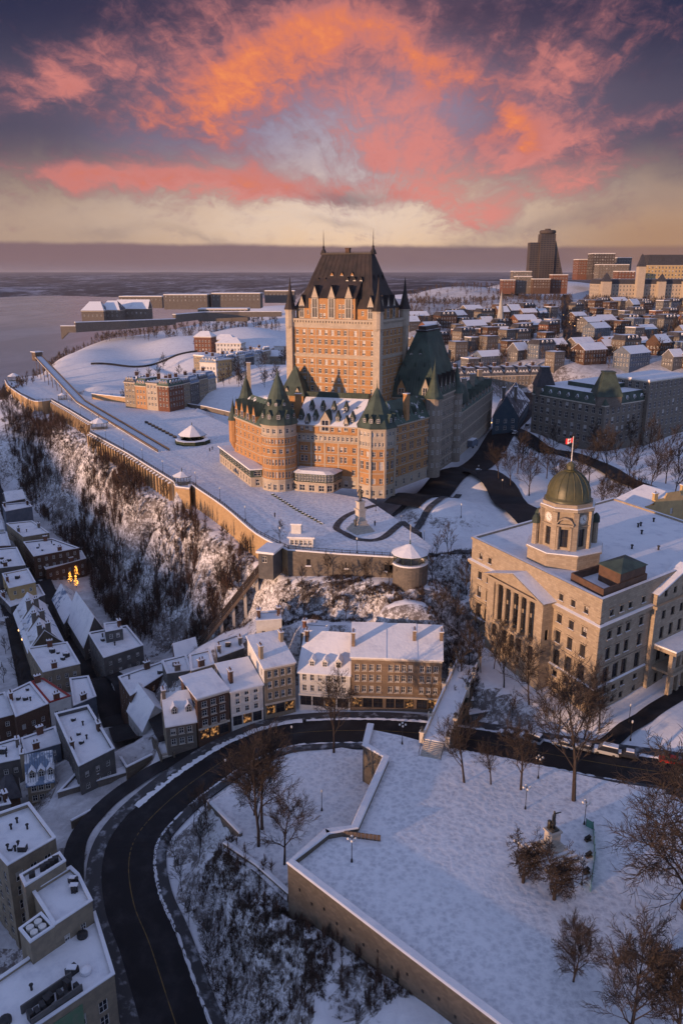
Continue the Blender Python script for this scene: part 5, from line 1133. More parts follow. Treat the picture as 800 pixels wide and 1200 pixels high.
BX = [((766, 1126), 'stone block half way along the trio by the big bare tree'), ((782, 1117), 'stone block standing back, nearest the big bare tree'), ((796, 1139), 'stone block nearest the edge of the picture')]
for q, lab in BX:
    p = P3(*q, PARKZ); w = thing('stone_block', lab, 'stone block', p, 'stone blocks in the park snow'); mb = MB(); mb.box(p, (1.25, 1.0, .85), .35); part('block', mb, RUBBLE, w); mb = MB(); mb.box((p.x, p.y, p.z + .852), (1.15, .9, .10), .35); part('snow_cap', mb, SNOW, w)
for q, lab in (((689, 1004), 'round dark boulder of ironwork in the glass enclosure'), ((686, 1023), 'small dark mortar beside the glass barrier'), ((688, 985), 'half buried dark shell at the upper end of the glass barrier')):
    p = P3(*q, PARKZ); w = thing('old_mortar', lab, 'mortar', p, 'old iron mortars by the glass barrier'); mb = MB(); mb.tube([p + Vector((-.4, 0, .3)), p + Vector((.1, .1, .55)), p + Vector((.5, .2, .9))], [.38, .36, .3], 8, 0, True); part('barrel', mb, IRON, w); mb = MB(); mb.box(p, (1.1, .7, .3), .4); part('carriage', mb, WOOD, w)
# ------------------------------------------------------------------ footbridge over the street
br = thing('footbridge', 'snowy stone gate footbridge with balustrades and urns crossing over the street', 'bridge', P3(520, 850, -27)); B0, B1 = P3(509, 868, -18.4), P3(541, 792, -17.8); d = (B1 - B0).xy.normalized(); nn = Vector((d.y, -d.x, 0)); LB = (B1 - B0).length; ang = math.atan2(d.y, d.x)
mb = MB(); mb.bar(B0 - Vector((0, 0, .9)), B1 + Vector((*d * 6, -.9)), 4.6, .9); part('deck', mb, SNOW, br)
for k in (-2.5, 2.5):
    mb = MB(); mb.bar(B0 + nn * k, B1 + Vector((*d * 6, 0)) + nn * k, .36, .22); mb.bar(B0 + nn * k + Vector((0, 0, .85)), B1 + Vector((*d * 6, .85)) + nn * k, .42, .18)
    for i in range(40): p = B0.lerp(B1 + Vector((*d * 6, 0)), (i + .5) / 40) + nn * k; mb.box((p.x, p.y, p.z + .2), (.16, .16, .66), ang)
    part('balustrade', mb, TRIM, br); mb = MB(); mb.bar(B0 + nn * k + Vector((0, 0, 1.033)), B1 + Vector((*d * 6, 1.033)) + nn * k, .36, .08); part('snow_cap', mb, SNOW, br)
    for s_ in (0, .26, .74, 1.0, 1.28):
        p = B0.lerp(B1, s_) + nn * (k * 1.10); mb = MB(); mb.box((p.x, p.y, p.z - 1), (.85, .85, 2.5), ang); mb.box((p.x, p.y, p.z + 1.5), (1.1, 1.1, .2), ang); pr = part('pier', mb, TRIM, br)
        mb = MB(); mb.lathe([(.12, 0), (.3, .1), (.14, .3), (.42, .75), (.45, .9), (.2, 1.05), (.05, 1.3)], 8, (p.x, p.y, p.z + 1.7)); part('urn', mb, BRONZE, pr)
for s_, zb in ((.10, -29), (.86, -28)):
    p = B0.lerp(B1, s_); mb = MB(); mb.box((p.x, p.y, zb), (3.4, 6.4, p.z - .9 - zb), ang); part('abutment', mb, RUBBLE, br)
mb = MB(); pr_ = []                     # the arch between the abutments
for k in (-3.0, 3.0):
    rowp = []
    for i in range(13):
        s_ = i / 12; p = B0.lerp(B1, .19 + .57 * s_) + nn * k; rowp.append((p.x, p.y, p.z - .95 - 4.2 * (1 - math.sqrt(max(0, 1 - (2 * s_ - 1) ** 2)))))
    pr_.append(rowp)
mb.grid(pr_)
for rowp in pr_: mb.grid([rowp, [(x, y, B0.z - .92) for x, y, z in rowp]])
part('arch', mb, RUBBLE, br)
for i in range(9):
    p = B0 - Vector((*d * (.35 + .42 * i), 0)); mb = MB(); mb.box((p.x, p.y, PARKZ - .3), (.44, 4.2, max(.12, B0.z - PARKZ - .17 * (i + 1) + .3)), ang); part('step', mb, GRANITE, br)
for k in (-2.3, 2.3):
    mb = MB(); a = B0 + nn * k; b = a - Vector((*d * 4.2, 1.5)); mb.bar(a + Vector((0, 0, .9)), b + Vector((0, 0, .9)), .1, .1); mb.box((b.x, b.y, b.z), (.1, .1, 1)); part('handrail', mb, IRON, br)

for q, h_, lab, m_ in (((246, 529), 1.75, 'person in a dark coat walking near the tent-roofed kiosk', 'dark_coat'), ((249, 527), 1.7, 'second walker in a dark coat, beside the first near the kiosk', 'dark_coat'), ((439, 616), 1.75, 'person in a dark coat standing by the explorer monument', 'dark_coat'), ((322, 606), 1.7, 'person walking alone by the promenade railing above the sunlit wall', 'dark_coat')):
    p = P3(*q, .02); w = thing('person', lab, 'person', p, 'people on the promenade'); mb = MB(); figure(mb, p, h_, rw.uniform(0, 6)); part('body', mb, mat('dark_coat', (.03, .03, .04), None, .8), w, True)
# ------------------------------------------------------------------ the domed post office
po = thing('domed_office_building', 'massive tan stone office building with an olive copper dome and a clock drum', 'office building', (55, 165, -19.5))
L0, N0 = Vector((34.3, 198.0)), Vector((55.2, 156.2)); sr = Vector((25.1, 19.2)).normalized(); R0 = N0 + sr * 62; K0 = L0 + sr * 62; ZB, ZT = -21.0, 8.1
def ord_(u, arch=True): return [(u, 3.9, 1.35, 1.6), (u, -1.6, 1.6, 2.1), (u, -6.6, 1.65, 3.0), (u, -15.2, 1.4, 1.5), (u, -18.4, 1.4, 1.6)], [(u, -12.2, 2.1, 3.8)]
def po_face(A, B, us, skip=(), name='wall', arch_us=None):
    A_, d_, n_, L = frame_of(A, B); mb = MB(); rect, arc = [], []
    for u in us: r_, a_ = ord_(u); rect += r_; arc += a_
    wall(mb, A, B, ZB, ZT, rect + arc, 0, .42); add_windows(po, A, B, rect, inset=.3, weights=(('dark', 8), ('blind', 2)), fm=DKFRAME); add_windows(po, A, B, arc, inset=.3, arch=True, weights=(('dark', 1),), fm=DKFRAME)
    return mb
fd = (N0 - L0).normalized(); fn_ = Vector((fd.y, -fd.x))
mb = po_face(L0, N0, (4.0, 7.8, 34.4, 38.3, 42.4)); mb2 = po_face(N0, R0, (4, 7.6, 10.9, 16, 47, 51, 55, 59))
for k, (a, b) in enumerate(((R0, K0), (K0, L0))): wall(mb, a, b, ZB, ZT)
mb.v, off_ = mb.v, len(mb.v); mb.f += [tuple(i + off_ for i in f) for f in mb2.f]; mb.m += mb2.m; mb.v += mb2.v
part('wall', mb, TANSTONE, po)
tr = MB(); sn = MB(); poly = [L0, N0, R0, K0]
def ring(z, h, o, cap=True):
    tr.prism(shrink(poly, -o), z, z + h, 0, bottom=True)
    if cap:
        q = shrink(poly, -o + .02); i_ = shrink(poly, .02)
        for a in range(4): b = (a + 1) % 4; sn.poly([(*q[a], z + h + .05), (*q[b], z + h + .05), (*i_[b], z + h + .3), (*i_[a], z + h + .3)]); sn.poly([(*q[a], z + h), (*q[b], z + h), (*q[b], z + h + .05), (*q[a], z + h + .05)])
ring(1.9, .7, .75); ring(1.4, .5, .35, False); ring(-7.9 - .1, .3, .2, False); ring(-13.2, .6, .4)
part('cornice', tr, TANSTONE, po); part('snow_ledge', sn, SNOW, po)
mb = MB(); q = poly; i_ = shrink(poly, .7); qq = shrink(poly, -.25)
for a in range(4):
    b = (a + 1) % 4; mb.poly([(*qq[a], ZT), (*qq[b], ZT), (*qq[b], ZT + .75), (*qq[a], ZT + .75)]); mb.poly([(*qq[a], ZT + .75), (*qq[b], ZT + .75), (*i_[b], ZT + .75), (*i_[a], ZT + .75)]); mb.poly([(*i_[b], ZT - .2), (*i_[a], ZT - .2), (*i_[a], ZT + .75), (*i_[b], ZT + .75)]); mb.poly([(*qq[b], ZT), (*qq[a], ZT), (*q[a], ZT), (*q[b], ZT)])
part('parapet', mb, TANSTONE, po); mb = MB(); mb.poly([(*p, ZT + .25) for p in shrink(poly, .7)]); part('roof', mb, ROOFSNOW, po)
mb = MB(); qq2 = shrink(poly, -.2); ii2 = shrink(poly, .65)
for a in range(4): b = (a + 1) % 4; mb.poly([(*qq2[a], ZT + .80), (*qq2[b], ZT + .80), (*ii2[b], ZT + .80), (*ii2[a], ZT + .80)])
part('snow_cap', mb, SNOW, po)
# quoins up the near corner
mb = MB()
for i in range(18): z = ZB + 1 + i * 1.45; s_ = 1.5 if i % 2 else 1.0; c = N0 + fd * (-s_ / 2 + .1) + fn_ * (.05 - .1); mb.box((c.x, c.y, z), (s_, .32, 1.2), math.atan2(fd.y, fd.x)); nr_ = Vector((sr.y, -sr.x)); c = N0 + sr * (s_ / 2 - .1) - nr_ * .05; mb.box((c.x, c.y, z + .004), (s_, .32, 1.192), math.atan2(sr.y, sr.x))
part('quoin', mb, TANSTONE, po)
# window surrounds
mb = MB(); mbs = MB()
for A, B, us in ((L0, N0, (4.0, 7.8, 34.4, 38.3, 42.4)), (N0, R0, (4, 7.6, 10.9, 16, 47, 51, 55, 59))):
    A_, d_, n_, L = frame_of(A, B); ag = math.atan2(d_.y, d_.x)
    for u in us:
        for z, w_, h_ in ((3.9, 1.35, 1.6), (-1.6, 1.6, 2.1), (-6.6, 1.65, 3.0), (-15.2, 1.4, 1.5)):
            c = A_ + d_ * u + n_ * .10; mb.box((c.x, c.y, z - .22), (w_ + .5, .24, .2), ag); mb.box((c.x, c.y, z + h_ + .02), (w_ + .5, .2, .28), ag)
            mbs.box((c.x + n_.x * .03, c.y + n_.y * .03, z - .018), (w_ + .4, .2, .07), ag)
part('window_surround', mb, TANSTONE, po, kind='stuff'); part('sill_snow', mbs, SNOW, po, kind='stuff')
# portico on the long front
PU0, PU1, PD = 11.6, 32.4, 3.2; pA, pB = L0 + fd * PU0 + fn_ * PD, L0 + fd * PU1 + fn_ * PD; pC, pD_ = L0 + fd * PU1, L0 + fd * PU0; PL = PU1 - PU0
mb = MB(); low = [(u, -12.4, 1.9, 3.3) for u in (3.4, 7.6, 10.4, 13.2, 17.4)]; sq = [(u, -15.4, 1.0, 1.4) for u in (3.4, 7.6, 10.4, 13.2, 17.4)]
wall(mb, pA, pB, ZB, -8.6, low + sq, 0, .5); wall(mb, pD_, pA, ZB, -8.6); wall(mb, pB, pC, ZB, 2.0, [(1.6, -6.6, 1.0, 2.6)]); mb.poly([(*pA, -8.6), (*pB, -8.6), (*pC, -8.6), (*pD_, -8.6)]); wall(mb, pD_, pA, -8.6, 2.0)
bA, bB = pA + fd * 2.6, pB - fd * 2.6
wall(mb, pA, bA, -8.6, 2.0); wall(mb, bB, pB, -8.6, 2.0); wall(mb, bA, bA - fn_ * 2.6, -8.6, 2.0); wall(mb, bB - fn_ * 2.6, bB, -8.6, 2.0)
cA, cB = bA - fn_ * 2.6, bB - fn_ * 2.6; CL = (cB - cA).length; big = [(u, z, 2.2, h) for u in (1.9, 5.6 - .3, 8.0, 10.4 + .3, 13.9) for z, h in ((-8.0, 4.2), (-2.8, 3.6))]; big = [o for o in big if o[0] < CL - 1.2]
wall(mb, cA, cB, -8.6, 2.0, big, 0, .3); part('portico_wall', mb, TANSTONE, po); add_windows(po, cA, cB, big, inset=.2, weights=(('dark', 1),), fm=DKFRAME); add_windows(po, pA, pB, sq, inset=.3, weights=(('dark', 1),), fm=DKFRAME); add_windows(po, pA, pB, low, inset=.3, arch=True, weights=(('dark', 1),), fm=DKFRAME)
for i in range(6):
    c = bA.lerp(bB, (i + .12) / 5.24) - fn_ * .9; mb = MB(); mb.box((c.x, c.y, -8.6), (1.5, 1.5, .5), .4); mb.lathe([(.62, .5), (.62, .7), (.54, .8), (.50, 5), (.44, 9.4), (.62, 9.8), (.66, 10.0), (.66, 10.6)], 10, (c.x, c.y, -8.6)); part('column', mb, TANSTONE, po)
mb = MB(); pq = [pA, pB, pC, pD_]; mb.prism(shrink(pq, -.15), 2.004, 2.7, 0, bottom=True); mb.prism(shrink(pq, -.7), 2.7, 3.1, 0, bottom=True)
pm = pA.lerp(pB, .5); e_ = .9; a3 = pA - fd * e_ + fn_ * .1; b3 = pB + fd * e_ + fn_ * .1; mb.poly([(*(pA + fn_ * .02), 3.1), (*(pB + fn_ * .02), 3.1), (*(pm + fn_ * .02), 6.4)]); part('pediment', mb, TANSTONE, po)
mb = MB(); rk = MB()
for s_, p in ((0, a3), (1, b3)):
    q = pm + fn_ * .75; p_ = p + fn_ * .65; bk = -fn_ * (PD + 1.4); f = [(*p_, 3.15), (*q, 6.85), (*(q + bk), 6.85), (*(p_ + bk), 3.15)]; mb.poly(f if s_ else f[::-1]); rk.bar((*p_, 2.75), (*q, 6.4), .6, .4)
    f2 = [(*p_, 3.15), (*q, 6.85), (*q, 6.6), (*p_, 2.9)]; mb.poly(f2)
part('pediment_roof', mb, ROOFSNOW, po); part('raking_cornice', rk, TANSTONE, po)
# porch and balcony on the side street front
nr_ = Vector((sr.y, -sr.x)); x0, x1 = N0 + sr * 19.5, N0 + sr * 43.5; y0, y1 = x0 + nr_ * 1.2, x1 + nr_ * 1.2; mb = MB(); us = (3.6, 7.4, 11.2, 14.8, 18.6, 21.6); rect = [o for u in us for o in ord_(u)[0][:3]] + [(u, -18, 1.6, 2.6) for u in us]; arc = [o for u in us for o in ord_(u)[1]]
wall(mb, y0, y1, ZB, 5.6, rect + arc, 0, .42); wall(mb, x0, y0, ZB, 5.6); wall(mb, y1, x1, ZB, 5.6); part('bay_wall', mb, TANSTONE, po); add_windows(po, y0, y1, rect, inset=.3, weights=(('dark', 8), ('blind', 2)), fm=DKFRAME); add_windows(po, y0, y1, arc, inset=.3, arch=True, weights=(('dark', 1),), fm=DKFRAME)
mb = MB(); mb.prism(shrink([y0, y1, x1, x0], -.7), 1.905, 2.62, 0, bottom=True); part('cornice', mb, TANSTONE, po); mb = MB(); mm = y0.lerp(y1, .5); mb.poly([(*y0, 5.6), (*y1, 5.6), (*mm, 9.6)]); mb.poly([(*y0, 5.6), (*x0, 5.6), (*y0, 5.61)]) ; part('pediment', mb, TANSTONE, po); mb = MB()
for p, s_ in ((y0 - sr * .6, 0), (y1 + sr * .6, 1)): f = [(*(p + nr_ * .6), 5.5), (*(mm + nr_ * .6), 10.0), (*(mm - nr_ * 3), 10.0), (*(p - nr_ * 3), 5.5)]; mb.poly(f if s_ else f[::-1]); mb.poly([(*(p + nr_ * .6), 5.1), (*(mm + nr_ * .6), 9.6), (*(mm + nr_ * .6), 10.0), (*(p + nr_ * .6), 5.5)])
part('pediment_roof', mb, ROOFSNOW, po)
z0_, z1_ = y0 + sr * 1.5 + nr_ * 5.2, y0 + sr * 17 + nr_ * 5.2; ps = [z0_, z1_, y0 + sr * 17, y0 + sr * 1.5]; mb = MB(); mb.prism(shrink(ps, -.4), -8.4, -7.6, 0, bottom=True); mb.prism(shrink(ps, -.2), -13.6, -13.0, 0, bottom=True); part('porch_slab', mb, TANSTONE, po)
mb = MB(); mb.prism(shrink(ps, -.3), -7.597, -7.2, 0); part('porch_snow', mb, ROOFSNOW, po)
for i in range(6):
    for zb, h_ in ((ZB, 7.4), (-13.0, 4.6)): c = z0_.lerp(z1_, (i + .1) / 5.2) - nr_ * .7; mb = MB(); mb.box((c.x, c.y, zb), (.9 if i % 5 else 1.6, .9, h_), math.atan2(sr.y, sr.x)); part('porch_pier', mb, TANSTONE, po)
mb = MB()
for i in range(30): c = z0_.lerp(z1_, i / 29) - nr_ * .2; mb.box((c.x, c.y, -13.0), (.2, .2, .9)); 
mb.bar((*(z0_ - nr_ * .2), -12.1), (*(z1_ - nr_ * .2), -12.1), .36, .2); part('balustrade', mb, TANSTONE, po)
# clock drum and dome
dc = L0 + fd * 22 - fn_ * 11.2; f0 = math.atan2(fn_.y, fn_.x); OA = f0 + math.pi / 8
def octo(r, a=OA): return [Vector((dc.x + r * math.cos(a + math.pi / 4 * i), dc.y + r * math.sin(a + math.pi / 4 * i))) for i in range(8)]
mb = MB(); mb.prism(octo(9.1), ZT - .4, ZT + 3.4, 0); mb.prism(octo(9.5), ZT + 3.4, ZT + 3.8, 0, bottom=True); part('drum_base', mb, TANSTONE, po); mb = MB(); mb.prism(octo(9.4), ZT + 3.803, ZT + 4.05, 0); part('snow_ledge', mb, SNOW, po)
mb = MB(); O7 = octo(5.9); Z0, Z1 = ZT + 3.8, ZT + 14.6
for i in range(8):
    A, B = O7[i], O7[(i + 1) % 8]; L = (B - A).length; A_, d_, n_, _ = frame_of(A, B); ops = [(L / 2, Z0 + .9, 1.7, 4.4)]; wall(mb, A, B, Z0, Z1, ops, 0, .4); add_windows(po, A, B, ops, inset=.3, arch=False, weights=(('dark', 1),), fm=DKFRAME)
for i in range(8): a = OA + math.pi / 4 * i; mb.box((dc.x + 5.95 * math.cos(a), dc.y + 5.95 * math.sin(a), Z0), (.9, 1.2, 9.5), a)
part('drum_wall', mb, TANSTONE, po); mb = MB(); mb.prism(octo(6.75), Z1 - 1.1, Z1 - .4, 0, bottom=True); mb.prism(octo(6.15), Z1 - .4, Z1 + .6, 0); mb.prism(octo(6.3), Z0 + 5.9, Z0 + 6.15, 0, bottom=True); part('drum_cornice', mb, TANSTONE, po); mb = MB(); mb.prism(octo(6.65), Z1 - .397, Z1 - .2, 0); part('snow_ledge', mb, SNOW, po)
CLK = mat('clock_face', (.75, .73, .68), None, .5)
for k in (0, 1, 2, 7, 6):
    a = f0 + math.pi / 4 * k; n_ = Vector((math.cos(a), math.sin(a))); t_ = Vector((-n_.y, n_.x)); c = dc + n_ * (5.9 * math.cos(math.pi / 8) + .12)
    if k in (0, 2, 6):
        def ring_(r, n=20, o=0.0, zc=Z0 + 7.7): return [(c.x + n_.x * o + t_.x * r * math.cos(w_), c.y + n_.y * o + t_.y * r * math.cos(w_), zc + r * math.sin(w_)) for w_ in [2 * math.pi * i / n for i in range(n)]]
        mb = MB(); r_o, r_i, r_f = ring_(1.25, o=.05), ring_(1.05, o=.05), ring_(1.05, o=.0)
        mb.poly(r_f, 0)
        for i in range(20): j = (i + 1) % 20; mb.poly([r_o[i], r_o[j], r_i[j], r_i[i]], 1); mb.poly([ring_(1.25, o=-.1)[i], ring_(1.25, o=-.1)[j], r_o[j], r_o[i]], 1)
        cf = part('clock', mb, [CLK, TRIM], po); hd = MB()
        for ang_, ln, wd in ((math.radians(95), .55, .10), (math.radians(-30), .85, .07)):
            u_ = Vector((t_.x * math.cos(ang_), t_.y * math.cos(ang_), math.sin(ang_))); v_ = Vector((-t_.x * math.sin(ang_), -t_.y * math.sin(ang_), math.cos(ang_))); o_ = Vector((c.x + n_.x * .04, c.y + n_.y * .04, Z0 + 7.7)); hd.poly([o_ - v_ * wd, o_ + u_ * ln - v_ * wd * .4, o_ + u_ * ln + v_ * wd * .4, o_ + v_ * wd])
        for i in range(12): w_ = math.pi / 6 * i; u_ = Vector((t_.x * math.cos(w_), t_.y * math.cos(w_), math.sin(w_))); v_ = Vector((-t_.x * math.sin(w_), -t_.y * math.sin(w_), math.cos(w_))); o_ = Vector((c.x + n_.x * .035, c.y + n_.y * .035, Z0 + 7.7)); hd.poly([o_ + u_ * .82 - v_ * .05, o_ + u_ * .98 - v_ * .05, o_ + u_ * .98 + v_ * .05, o_ + u_ * .82 + v_ * .05])
        part('clock_hand', hd, IRON, cf)
    else:                               # the framed niches with a curved hood
        mb = MB(); ag = math.atan2(t_.y, t_.x)
        for s_ in (-1.5, 1.5): q = c + t_ * s_ + n_ * .35; mb.lathe([(.42, 0), (.36, .3), (.32, 5.4), (.5, 5.7)], 8, (q.x, q.y, Z0 + .4))
        q = c + n_ * .35; mb.box((q.x, q.y, Z0 + 6.3), (3.7, 1.3, .5), ag); pr = [(-2.0, 0), (-1.4, .9), (-.7, 1.35), (0, 1.5), (.7, 1.35), (1.4, .9), (2.0, 0)]
        for (xa, za), (xb, zb) in zip(pr, pr[1:]): mb.bar((q.x + t_.x * xa, q.y + t_.y * xa, Z0 + 6.75 + za - .2), (q.x + t_.x * xb, q.y + t_.y * xb, Z0 + 6.75 + zb - .2), 1.3, .4)
        mb.poly([(c.x + t_.x * x + n_.x * .3, c.y + t_.y * x + n_.y * .3, Z0 + 6.75 + z) for x, z in pr]); part('niche', mb, TANSTONE, po)
mb = MB(); ZD = Z1 + .6; DK = .82; mb.lathe([(r * DK, z * DK) for r, z in ((6.5, 0), (6.5, .7), (6.25, .8), (6.2, 1.6), (5.95, 3.2), (5.35, 4.9), (4.4, 6.4), (3.1, 7.6), (1.6, 8.3), (1.4, 8.4))], 32, (dc.x, dc.y, ZD)); part('dome', mb, DOMEGOLD, po, True)
mb = MB()
for i in range(16):
    a = 2 * math.pi * i / 16; pr = [(6.22, .8), (6.0, 3.2), (5.4, 4.9), (4.45, 6.4), (3.15, 7.6), (1.6, 8.32)]; mb.tube([(dc.x + r * DK * math.cos(a), dc.y + r * DK * math.sin(a), ZD + z * DK) for r, z in pr], .11, 4)
part('dome_rib', mb, DOMEGOLD, po)
mb = MB(); mb.lathe([(r * .85, z * DK + .1) for r, z in ((1.6, 8.2), (1.7, 8.6), (1.1, 8.8), (1.1, 9.8), (1.4, 9.9), (1.0, 10.4), (.3, 10.9), (.12, 11.2))], 10, (dc.x, dc.y, ZD)); part('lantern', mb, DOMEGOLD, po)
for k in (-2, 3, -1.1):                 # small copper-capped turrets round the drum
    a = f0 + math.pi / 4 * (k + .5); c = (dc.x + 7.3 * math.cos(a), dc.y + 7.3 * math.sin(a)); mb = MB(); mb.lathe([(.8, 3.9), (.7, 9.2), (.9, 9.3)], 8, (*c, ZT), 0); mb.lathe([(1.0, 9.3), (.9, 10.6), (.5, 11.3), (.01, 11.7)], 8, (*c, ZT), 1); part('turret', mb, [TANSTONE, COPPER_S], po)
# flag on the dome
fg = thing('flag', 'red and white maple leaf flag on a pole above the copper dome', 'flag', (dc.x, dc.y, ZD + 11)); mb = MB(); mb.lathe([(.14, 0), (.07, 6.0), (.14, 6.1), (.001, 6.3)], 6, (dc.x, dc.y, ZD + 8.9)); part('pole', mb, PAINT, fg)
RED = mat('flag_red', (.55, .02, .03), None, .7); FW = mat('flag_white', (.75, .74, .74), None, .7)
def flagp(u, v):                        # u along the fly, v up
    k = .60; return (dc.x - u * k * .92, dc.y + k * (u * .25 + .22 * math.sin(u * 2.4)), ZD + 13.6 + k * (v - .22 * u + .12 * math.sin(u * 2.1 + v)))
mb = MB()
for a, b, m_ in ((0.1, .8, 0), (.8, 2.2, 1), (2.2, 2.9, 0)):
    n_ = 4; mb.grid([[flagp(a + (b - a) * i / n_, 2.0 * j / 3) for i in range(n_ + 1)] for j in range(4)], m_)
part('cloth', mb, [RED, FW], fg); leaf = [(0, -.62), (.04, -.3), (.34, -.34), (.28, -.2), (.58, .06), (.44, .12), (.5, .38), (.26, .3), (.2, .42), (.1, .2), (.13, .62), (.05, .55), (0, .78)]; leaf = leaf + [(-x, y) for x, y in leaf[-2:0:-1]]
mb = MB()
for s_ in (-.02, .02): mb.poly([(flagp(1.5 + x, 1.0 + y)[0], flagp(1.5 + x, 1.0 + y)[1] + s_, flagp(1.5 + x, 1.0 + y)[2]) for x, y in leaf])
part('maple_leaf', mb, RED, fg)
# rooftop plant room
pts = [P2(*q, ZT + .3) for q in ((668, 680), (706, 700), (757, 681), (720, 664))]; mb = MB(); wi = shrink(ccw(pts), .35); pc_ = ccw(pts)
for i in range(4): j = (i + 1) % 4; mb.poly([(*pc_[i], ZT), (*pc_[j], ZT), (*pc_[j], ZT + 2.1), (*pc_[i], ZT + 2.1)]); mb.poly([(*wi[j], ZT), (*wi[i], ZT), (*wi[i], ZT + 2.1), (*wi[j], ZT + 2.1)]); mb.poly([(*pc_[i], ZT + 2.1), (*pc_[j], ZT + 2.1), (*wi[j], ZT + 2.1), (*wi[i], ZT + 2.1)])
part('plant_screen', mb, mat('rusty_panel', (.13, .075, .05), (.09, .055, .04), .7, .6), po)
q = [V2(pts[0]).lerp(V2(pts[3]), .97).lerp(V2(pts[1]).lerp(V2(pts[2]), .97), s_) for s_ in (.32, .97)]; q2 = [V2(pts[0]).lerp(V2(pts[3]), .38).lerp(V2(pts[1]).lerp(V2(pts[2]), .38), s_) for s_ in (.97, .32)]; bx = ccw(q + q2); mb = MB(); mb.prism(bx, ZT + .2, ZT + 4.2, 0); part('plant_room', mb, MATS['rusty_panel'], po); mb = MB(); cc = sum(bx, Vector((0, 0))) / 4; quad_roof(mb, bx, ZT + 4.21, (cc, cc), ZT + 5.6, .3, .12); part('plant_roof', mb, COPPER_S, po)
rv = random.Random(3)
for i in range(14):
    u, v = rv.uniform(6, 55), rv.uniform(4, 40); c = L0 - fn_ * 0 + sr * u + fd * v
    if (c - dc).length < 11: continue
    mb = MB(); mb.lathe([(.25, 0), (.25, .9), (.4, .95), (.4, 1.15), (.01, 1.3)], 8, (c.x, c.y, ZT + .2)); part('roof_vent', mb, DARK, po)
